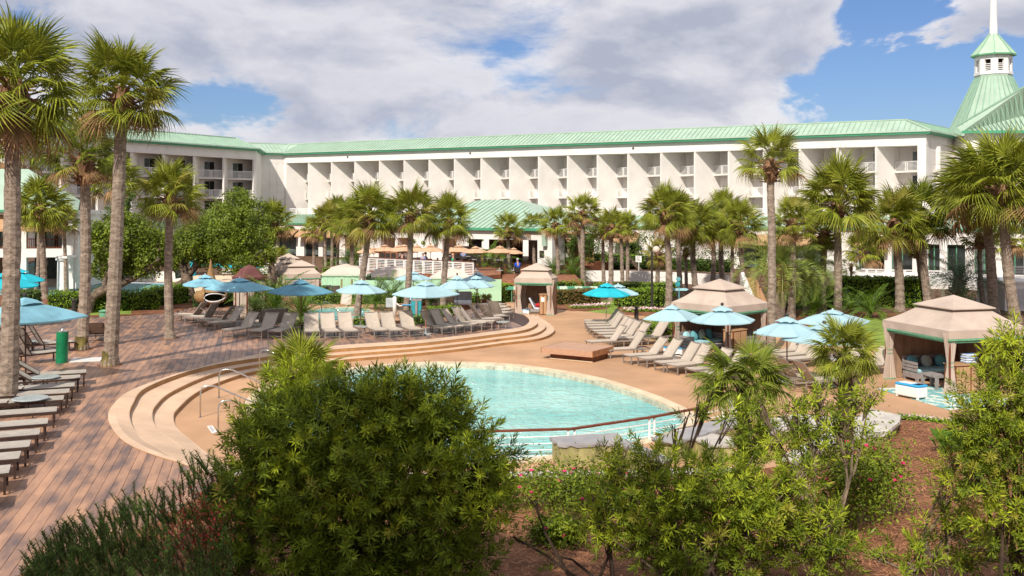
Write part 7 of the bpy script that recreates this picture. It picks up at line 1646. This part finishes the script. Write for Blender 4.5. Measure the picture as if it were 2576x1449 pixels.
lamp(1640, 778, 632, 'dark lamp post with pale globe rising behind the clipped hedge')
g = G(1708, 768, 0); sp = empty('direction_signpost', g, 0, 'blue arrow direction signs on a post in front of a curved trunk', 'signpost'); m = MB(); m.bar((0, 0, 0), (0, 0, 1.95), .06, .06); m.build('post', 'cushion_teal', sp)
for k, (dx, z, w, mm) in enumerate(((-.05, 1.85, .16, 'cushion_teal'), (-.1, 1.5, .18, 'teal_panel'))): m = MB(); m.lathe([(w, 0), (w, .04)], 14); o = m.build('round_sign', mm, sp); o.rotation_euler = (R(90), 0, 0); o.location = (dx, -.04, z)
for k, sx in enumerate((-1, 1)): m = MB(); m.prism([(sx * .03, -.09), (sx * .5, -.09), (sx * .68, 0), (sx * .5, .09), (sx * .03, .09)], 0, .03); o = m.build('arrow_board', 'cushion_light', sp); o.rotation_euler = (R(90), 0, 0); o.location = (0, -.04, 1.12)
def planter(u, v, z, w, h, label, petal, m_='cabinet_brown', group='flower planters', lean=0):
    g = G(u, v, z); o = empty('planter', g, .3, label, 'planter', group); bx('box', m_, o, -w / 2, w / 2, -w / 2 if lean == 0 else -.25, w / 2 if lean == 0 else .25, 0, h)
    r = np.random.default_rng(int(u)); n = int(130 * max(1, w)); dp = w if lean == 0 else .5; P = np.stack([r.uniform(-w / 2, w / 2, n), r.uniform(-dp / 2, dp / 2, n), h + r.uniform(.02, .32, n)], 1); V, Fq = leaf_quads(P, np.tile([0, 0, 1.], (n, 1)), .06, 1, .5); np_mesh('blossoms', V, Fq, petal, o, 'stuff'); P2 = np.repeat(P, 2, 0) + r.normal(0, .05, (2 * n, 3)); V, Fq = leaf_quads(P2, np.tile([0, 0, 1.], (2 * n, 1)), .07, 2, .3); np_mesh('leaves', V, Fq, 'hedge_leaf', o, 'stuff')
planter(1224, 772, .3, .55, .48, 'dark square planter with orange flowers left of the far cabana', 'petal_orange'); planter(1059, 768, .44, .55, .4, 'dark square planter with orange flowers behind the teal bin', 'petal_orange')
planter(1428, 668, 1.0, 2.2, .45, 'long wooden planter with red flowers, left one, under the dark trees', 'petal_red', 'terrace_wood', lean=1); planter(1470, 668, 1.0, 1.8, .45, 'long wooden planter with red flowers, right one, under the dark trees', 'petal_red', 'terrace_wood', lean=1)
planter(1237, 662, 1.31, 2.2, .6, 'wooden planter with red flowers at the pavilion front behind the man in blue', 'petal_red', 'terrace_wood', lean=1); planter(1372, 662, 1.31, .6, .5, 'small planter beside the pavilion right pillar', 'petal_red', 'terrace_wood')
for u, l in ((1545, 'left dark pot on the narrow hedge row'), (1631, 'right dark pot on the narrow hedge row')): g = S(u, 652, 96); o = empty('plant_pot', g + Vector((0, 0, -.3)), 0, l, 'pot', 'dark pots on the narrow hedge'); m = MB(); m.lathe([(.25, 0), (.38, .45), (.34, .45)], 12); m.build('pot', 'metal_dark', o)
g = G(660, 665, .9); 
# yucca pot on the white stair wall
g = S(702, 648, 98); o = empty('potted_plant', g, 0, 'spiky yellow green plant in a pale pot before the tan awnings', 'potted plant'); m = MB(); m.lathe([(.5, -1.3), (.65, -.2), (.6, -.2)], 12); m.build('pot', 'cab_tan', o)
for k in range(16): f = bpy.data.objects.new('frond', FR['frond'][0]); link(f, o); f.rotation_euler = (0, R(-75 + 60 * (k / 16)), k * 2.4); f.scale = (.7,) * 3
# teal bin, pool lift
g = G(1047, 800, .44); o = empty('towel_bin', g, 0, 'teal box bin with grey post in front behind the lounger row', 'bin'); w = 25 * g.y / F
bx('body', 'teal_panel', o, -w / 2, w / 2, 0, .5, 0, 1.0); bx('lid', 'grey_wood', o, -w / 2 - .02, w / 2 + .02, -.02, .52, 1.0, 1.06); bx('front_post', 'grey_wood', o, -.05, .08, -.1, -.02, 0, 1.0)
g = G(993, 798, .44); o = empty('pool_lift', g, 0, 'white pool lift with blue seat beside the small hot tub', 'pool lift'); m = MB(); m.lathe([(.12, 0), (.12, 1.15), (.08, 1.2), (.01, 1.25)], 12); m.build('mast', 'plastic_white', o, True); bx('control_box', 'table_top', o, -.55, .02, .15, .4, .55, 1.1, .03); m = MB(); m.tube([(0, 0, .9), (.3, 0, .65), (.7, 0, .75), (.95, 0, 1.1)], .035, 8); m.build('arm', 'plastic_white', o, True)
bx('seat', 'cooler_blue', o, .45, 1.0, -.2, .25, .70, .76, .02); bx('seat_back', 'cooler_blue', o, .98, 1.04, -.2, .25, .76, 1.2, .02)
# ---- stone seat walls near the pool
def stone_wall(name, uv, zt, th, label, hb=None, wallm='stone_olive', top='slate', inset_=.06):
    P = [G(u, v, zt) for u, v in uv]; o0 = P[0].copy(); o0.z = 0; root = empty(name, o0, 0, label, 'stone wall', 'stone seat walls near the pool'); rn = random.Random(int(uv[0][0])); Q = []
    for a, b in zip(P, P[1:] + P[:1]):
        L = (b - a).length; n = max(1, int(L / .16)); d = (b - a).normalized(); nr = Vector((d.y, -d.x, 0))
        for k in range(n): Q.append(a + d * (L * k / n) + nr * rn.uniform(-.02, .02) - o0)
    n = len(Q); c = sum(Q, Vector()) / n; vs = [(q.x, q.y, zt) for q in Q]; vs += [((q.x - c.x) * 1.01 + c.x + rn.uniform(-.015, .015), (q.y - c.y) * 1.01 + c.y, zt - th * .5 + rn.uniform(-.01, .01)) for q in Q]; vs += [((q.x - c.x) * .985 + c.x + rn.uniform(-.02, .02), (q.y - c.y) * .985 + c.y + rn.uniform(-.02, .02), zt - th + rn.uniform(-.02, .02)) for q in Q]
    m = MB(); tri = tessellate_polygon([[Vector((q.x, q.y, 0)) for q in Q]]); fs = []
    for a, b, c_ in tri: fs.append((a, b, c_) if (Vector(vs[b]) - Vector(vs[a])).cross(Vector(vs[c_]) - Vector(vs[a])).z > 0 else (a, c_, b))
    for r_ in (0, 1):
        for k in range(n): k2 = (k + 1) % n; fs.append((r_ * n + k, (r_ + 1) * n + k, (r_ + 1) * n + k2, r_ * n + k2))
    m.add(vs, fs); m.build('capstone', top, root)
    core = [c + (p - o0 - c) * (1 - inset_) for p in P]; m = MB(); m.prism(core, (hb if hb is not None else 0) - .05, zt - th - .003); m.build('wall_face', wallm, root)
stone_wall('stone_wall', [(1384, 1099), (1404.5, 1117), (1500, 1113), (1558, 1110), (1568, 1104), (1555.5, 1088), (1470, 1093)], .62, .11, 'grey slate topped seat wall with rough broken edge left of the rail bend')
stone_wall('stone_wall', [(1560, 1112), (1573, 1106), (1690, 1150), (1670, 1160)], .60, .1, 'pale narrow wall cap running right from the slate topped seat wall')
stone_wall('stone_wall', [(1640, 1100), (1695, 1112), (1800, 1083), (1871, 1064), (1828, 1047), (1691, 1089)], .58, .11, 'long slate cap behind the handrail end under the low fan palm')
stone_wall('stone_wall', [(1740, 1098), (1765, 1086), (1845, 1100), (1850, 1116), (1790, 1118)], .52, .1, 'short blue grey slab in front of the long slate cap', top='stone_pale')
stone_wall('stone_wall', [(2100, 1078), (2192, 1028), (2267, 1044), (2262, 1060), (2235, 1084), (2120, 1102), (2000, 1160), (1960, 1150)], .42, .13, 'broad pale slab of seat wall ending at the pine straw', top='stone_pale')
stone_wall('stone_wall', [(1900, 1060), (2000, 1040), (2110, 1050), (2100, 1076), (1990, 1075), (1920, 1090)], .45, .12, 'pale seat wall behind the tall open shrub', top='stone_pale')
g = G(1861, 1066, .1); wpst = empty('white_pier', g, 0, 'short white masonry pier behind the low fan palm', 'pier'); bx('shaft', 'white_paint', wpst, -.24, .24, 0, .45, -.1, .62); bx('cap', 'stone_pale', wpst, -.32, .32, -.06, .5, .62, .68)
# ---- terrace in front of the pavilion
tr = empty('dining_terrace', G(918, 695, 0), 0, 'raised restaurant terrace with dark wood face below the white railing', 'terrace'); o0 = Vector(tr.location)
T0, T1 = G(905, 680, 1.3), G(1192, 696, 1.3); b0, b1 = Vector(((905 - CX) * 108 / F, 108, 1.3)), Vector(((1260 - CX) * 100 / F, 100, 1.3)); T2 = G(1260, 690, 1.3)
m = MB(); m.prism([p - o0 for p in (T0, T1, T2, b1, b0)], 0, 1.3); m.build('platform', 'terrace_wood', tr)
tq = T1 - T0; n = 6; trl = empty('terrace_railing', T0, 0, 'white horizontal bar railing with brown cap along the restaurant terrace', 'railing')
for k in range(n):
    a = T0.lerp(T1, k / n); b = T0.lerp(T1, (k + 1) / n); L = (b - a).length; rp = rail_panel(L - .05, 1.15, 8, .08); Rm = Matrix.Translation(a - T0) @ Matrix.Rotation(math.atan2(tq.y, tq.x), 4, 'Z'); rp.v = [tuple(Rm @ Vector(v)) for v in rp.v]; rp.build('railing_panel', 'white_paint', trl)
m = MB(); m.bar(Vector((0, 0, 1.2)), T1 - T0 + Vector((0, 0, 1.2)), .14, .06); m.build('cap_rail', 'cabinet_brown', trl)
def station(u, v, z, label): g = S(u, v, 95); g.z = z; o = empty('serving_station', g, 0, label, 'serving station'); bx('frame', 'terrace_wood', o, -.9, .9, 0, .5, 0, 1.5); [bx('door', 'metal_dark', o, -.8 + k * .55, -.35 + k * .55, -.03, 0, .3, 1.25) for k in range(3)]; return o
station(976, 650, 1.31, 'wooden serving station with three dark doors at the terrace left end')
# tables and chairs on the terrace as simple separate sets
rn = random.Random(4)
TC = [(960, 92), (1000, 95), (1045, 92), (1090, 90), (1125, 93), (1160, 91), (1195, 93), (1230, 95), (1262, 92), (1180, 99), (1140, 100), (1220, 101)]
tnames = ['left end', 'serving station', 'upright palm left side', 'upright palm right side', 'dark trunked palm', 'woman in green', 'double topped umbrella', 'bar counter', 'far cabana roof', 'pavilion bar front', 'television', 'pavilion middle']
for (u, d), nm_ in zip(TC, tnames):
    g = S(u, 600, d); g.z = 1.31; o = empty('terrace_table', g, rn.uniform(0, 3), f'dark dining table on the restaurant terrace near the {nm_}', 'table', 'dining tables on the terrace'); bx('table_top', 'grey_wood', o, -.45, .45, -.45, .45, .72, .76); bx('leg', 'metal_dark', o, -.05, .05, -.05, .05, 0, .72)
    for k in range(4):
        a = k * math.pi / 2 + .4; c = empty('terrace_chair', g + Vector((math.cos(a) * .75, math.sin(a) * .75, 0)), a, f'dark chair at the terrace table near the {nm_}, ' + ['back right', 'back left', 'front left', 'front right'][k] + ' side', 'chair', 'dark chairs on the terrace')
        bx('seat', 'metal_dark', c, -.2, .2, -.2, .2, .43, .46); bx('backrest', 'metal_dark', c, .18, .21, -.2, .2, .5, .92)
        for xx in (-.18, .18):
            for yy in (-.18, .18): bx('leg', 'metal_dark', c, xx - .015, xx + .015, yy - .015, yy + .015, 0, .43)
# ---- people
def person(loc, rz, label, shirt, hair, pose='sit', scale=1.0, group=None):
    o = empty('person', loc, rz, label, 'person', group, scale)
    S_ = dict(pel=(0, 0, .52), wai=(0, .02, .72), che=(0, .03, .98), nec=(0, .01, 1.16), hd0=(0, -.01, 1.26), hd1=(0, -.01, 1.40), shL=(.17, .03, 1.10), elL=(.24, -.06, .84), waL=(.16, -.30, .80), haL=(.12, -.38, .80), shR=(-.17, .03, 1.10), elR=(-.24, -.06, .84), waR=(-.16, -.30, .80), haR=(-.12, -.38, .80), hiL=(.10, 0, .50), knL=(.13, -.42, .50), anL=(.13, -.40, .08), toL=(.13, -.56, .05), hiR=(-.10, 0, .50), knR=(-.13, -.42, .50), anR=(-.13, -.40, .08), toR=(-.13, -.56, .05))
    rad = dict(pel=.14, wai=.13, che=.15, nec=.055, hd0=.085, hd1=.09, shL=.065, elL=.045, waL=.032, haL=.03, hiL=.09, knL=.065, anL=.042, toL=.035)
    E_ = [('pel', 'wai'), ('wai', 'che'), ('che', 'nec'), ('nec', 'hd0'), ('hd0', 'hd1')] + [e for s in 'LR' for e in (('che', 'sh' + s), ('sh' + s, 'el' + s), ('el' + s, 'wa' + s), ('wa' + s, 'ha' + s), ('pel', 'hi' + s), ('hi' + s, 'kn' + s), ('kn' + s, 'an' + s), ('an' + s, 'to' + s))]
    def skin(name, keys, edges, m, k=1.0, add=0.0):
        ks = list(keys); me = bpy.data.meshes.new(name); me.from_pydata([S_[x] for x in ks], [(ks.index(a), ks.index(b)) for a, b in edges], []); me.materials.append(MATS[m]); ob = bpy.data.objects.new(name, me); link(ob, o); md = ob.modifiers.new('skin', 'SKIN')
        for i, x in enumerate(ks): r_ = rad.get(x, rad.get(x[:-1] + 'L', .05)) * k + add; me.skin_vertices[0].data[i].radius = (r_, r_ * (.8 if x in ('che', 'wai', 'pel') else 1))
        me.skin_vertices[0].data[0].use_root = True; sb = ob.modifiers.new('sub', 'SUBSURF'); sb.levels = 1; sb.render_levels = 1; return ob
    skin('body', S_.keys(), E_, 'skin')
    tk = ['pel', 'wai', 'che', 'shL', 'elL', 'shR', 'elR']; skin('shirt', tk, [('pel', 'wai'), ('wai', 'che'), ('che', 'shL'), ('shL', 'elL'), ('che', 'shR'), ('shR', 'elR')], shirt, 1.0, .018)
    tk = ['pel', 'hiL', 'knL', 'hiR', 'knR']; skin('trousers', tk, [('pel', 'hiL'), ('hiL', 'knL'), ('pel', 'hiR'), ('hiR', 'knR')], 'cloth_black', 1.0, .014)
    m = MB(); m.sphere((0, .02, 1.40), .112, 12, 8, (.95, 1.0, .95)); m.v = [(x, y, z if z > 1.34 or y > 0.02 else 1.35) for x, y, z in m.v]; m.build('hair', hair, o, True)
    return o
def seat_for(g, rz, nm): c = empty('terrace_chair', g, rz + math.pi / 2, nm, 'chair', 'dark chairs on the terrace'); bx('seat', 'metal_dark', c, -.22, .22, -.22, .22, .40, .43); bx('backrest', 'metal_dark', c, .2, .23, -.2, .2, .5, .9); [bx('leg', 'metal_dark', c, a - .015, a + .015, b - .015, b + .015, 0, .4) for a in (-.2, .2) for b in (-.2, .2)]
for (u, d, rz, l, sh_, hr) in [(1064, 87.2, 2.6, 'seated person in pale blue shirt beside the upright terrace umbrella', 'cloth_pale', 'hair_grey'), (1071, 87.6, 2.2, 'seated person in black shirt and dark cap behind the pale blue shirt', 'cloth_black', 'hair_dark'), (1012, 88.5, 3.0, 'seated person with dark hair behind the terrace railing left', 'cloth_black', 'hair_dark'),
                               (1140, 84.6, 1.4, 'seated woman in green top behind the right railing panel', 'cloth_green', 'skin'), (1302, 84, 3.4, 'grey haired man in bright blue shirt sitting with his back to the pool', 'cloth_blue', 'hair_grey'), (1166, 96, 3.1, 'person in blue at the bar inside the pavilion', 'cloth_pale', 'hair_dark')]:
    g = S(u, 600, d); g.z = 1.31 if u != 1302 else .95; person(g, rz, l, sh_, hr, scale=1.12); seat_for(g, rz, 'dark chair under the ' + ' '.join(l.split()[:9]))
m = MB(); p0 = S(1262, 700, 86); m.box(0, 6.5, 0, 9, 0, .94); o = m.build('dining_platform', 'terrace_wood'); o.location = (p0.x, 80.5, 0); tag(o, 'low dark platform under the man in blue right of the terrace railing', 'platform')
# ---- walls, ramps, rails behind the pools
def low_wall(uv, z0, h, label, m_='white_stucco', th=.3, nm='garden_wall', cat='wall'):
    P = [G(u, v, z0) for u, v in uv]; o0 = P[0]; o = empty(nm, o0, 0, label, cat)
    for a, b in zip(P, P[1:]): d = (b - a).normalized(); w = Vector((-d.y, d.x, 0)) * th; m = MB(); m.prism([a - o0, b - o0 - d * .003, b - o0 + w - d * .003, a - o0 + w], 0, h); m.build('wall_section', m_, o)
    return o
low_wall([(1470, 708), (1560, 708), (1650, 711), (1740, 715), (1830, 722)], 0, 1.0, 'pale curved garden wall behind the palm trunks')
low_wall([(845, 672), (905, 674)], .5, .8, 'short white wall below the hedge left of the terrace')
low_wall([(628, 690), (668, 690), (700, 684)], .1, 1.0, 'white ramp wall behind the grey cabanas')
low_wall([(140, 716), (200, 716)], .1, .55, 'white planter wall by the second pool'); low_wall([(48, 728), (96, 728)], .1, 1.9, 'beige tall planter wall between the turquoise umbrellas and kinked palm', 'stone_pale')
low_wall([(200, 712), (380, 708), (470, 706)], .0, .9, 'long white wall behind the oaks'); 
for (a, b, z, l) in [((120, 706), (165, 706), .65, 'white bar railing on the planter wall, left part'), ((166, 706), (196, 700), .65, 'white bar railing on the planter wall, right part'), ((560, 690), (690, 690), .9, 'white bar railing behind the airy tree'), ((1440, 690), (1441, 690), .9, None)]:
    if l is None: continue
    A, B = G(*a, z), G(*b, z); L = (B - A).length; o = empty('bar_railing', A, math.atan2((B - A).y, (B - A).x), l, 'railing', 'white bar railings behind the pools'); n = max(1, int(L / 2.4))
    for k in range(n): rp = rail_panel(L / n - .04, 1.0, 7, .07); rp.v = [(x + k * L / n, y, zz_) for x, y, zz_ in rp.v]; rp.build('railing_panel', 'white_paint', o)
A, B = Vector(((2112 - CX) * 88 / F, 88, .5)), Vector(((2400 - CX) * 84 / F, 84, .5)); L = (B - A).length; o = empty('bar_railing', A, math.atan2((B - A).y, (B - A).x), 'white bar railing above the tall clipped hedge at right', 'railing', 'white bar railings behind the pools'); n = 6
for k in range(n): rp = rail_panel(L / n - .05, 1.05, 8, .08); rp.v = [(x + k * L / n, y, z + .0) for x, y, z in rp.v]; rp.build('railing_panel', 'white_paint', o)
m = MB(); m.box(0, L + 14, 0, 14, -.55, -.003); m.build('terrace_slab', 'white_stucco', o)
# right edge white block with lattice and railing
g = S(2528, 800, 66); g.z = 0; o = empty('lattice_block', g, 0, 'white raised block with lattice panel and railing at the right edge', 'building'); zt_ = H + (HZ - 712) * 66 / F
bx('wall', 'white_stucco', o, 0, 6, 0, 4, 0, zt_); bx('ledge', 'white_paint', o, -.1, 6, -.1, 4, zt_, zt_ + .12)
m = MB()
for k in range(16): m.bar((.55 + k * .09, -.02, .3), (.55 + k * .09, -.02, 1.5), .035, .02); m.bar((.5, -.035, .3 + k * .08), (2.0, -.035, .3 + k * .08), .02, .035)
m.build('lattice', 'white_paint', o, kind='stuff'); bx('lattice_backing', 'grey_wood', o, .5, 2.0, -.012, -.002, .3, 1.5); rp = rail_panel(5.5, 1.0, 8, .08); rp.v = [(x + .05, y, z + zt_ + .12) for x, y, z in rp.v]; rp.build('railing_panel', 'white_paint', o)
# brick coloured garden stairs with white stringer
g = S(1896, 770, 70); g.z = 0; gs = empty('garden_stairs', g, 0, 'flight of terracotta coloured steps with white curved side wall between palms', 'stairs'); w = 36 * 70 / F
for k in range(11): bx('stair_step', 'awning_tan', gs, .1, w, k * .32, k * .32 + .36, max(0, k * .155 - .02), k * .155 + .13); 
for k in range(11): bx('stringer_block', 'white_paint', gs, -.12 - (10 - k) * .035, .097, k * .32, k * .32 + .317, 0, k * .155 + .55)
rp = rail_panel(.9, .55, 4, .05); rp.v = [(x - 1.0, y - .3, z + .25) for x, y, z in rp.v]; rp.build('side_railing', 'white_paint', gs)
# wires on a trunk and string lights
def ring(u, v, d, r, label):
    p = S(u, v, d); o = empty('trunk_wire', p, 0, label, 'wire', 'dark wires round palm trunks')
    for k in range(3): m = MB(); m.tube([(math.cos(a) * r, math.sin(a) * r, k * .06) for a in [i * math.pi / 8 for i in range(17)]], .012, 5, False); m.build('loop', 'black', o)
ring(1817, 636, G(1818, 722, .1).y, .27, 'three loops of dark wire round the pale trunk'); ring(1748, 660, G(1752, 742, .1).y, .27, 'dark wire loops round the shaggy palm trunk')
sl = empty('string_lights', S(1600, 690, 80), 0, 'sagging string of small lights in front of the pale curved wall', 'string lights'); pts = [Vector((x, 0, .35 * ((x - 1.5) / 1.5) ** 2 - .3)) for x in [i * .25 for i in range(13)]]; m = MB(); m.tube(pts, .01, 4); m.build('cord', 'black', sl)
for k, p in enumerate(pts): m = MB(); m.sphere(p, .035, 6, 4); m.build('bulb', 'plastic_white', sl)
# light coloured outdoor sofa behind right umbrellas
g = G(1150, 775, .44); o = empty('garden_sofa', g, 0, 'pale cushioned garden sofa behind the upright trunks', 'sofa'); bx('seat', 'towel_white', o, -1.3, .9, 0, .8, .2, .45, .06); bx('back', 'grey_wood', o, -.5, .9, .7, .85, .2, 1.0, .05); bx('base', 'terrace_wood', o, -1.3, .9, .05, .75, 0, .2)
# distant tree line so the horizon is closed behind the buildings
for o in list(bpy.data.objects):
    if '_w' in o.keys(): del o['_w']; del o['_d']
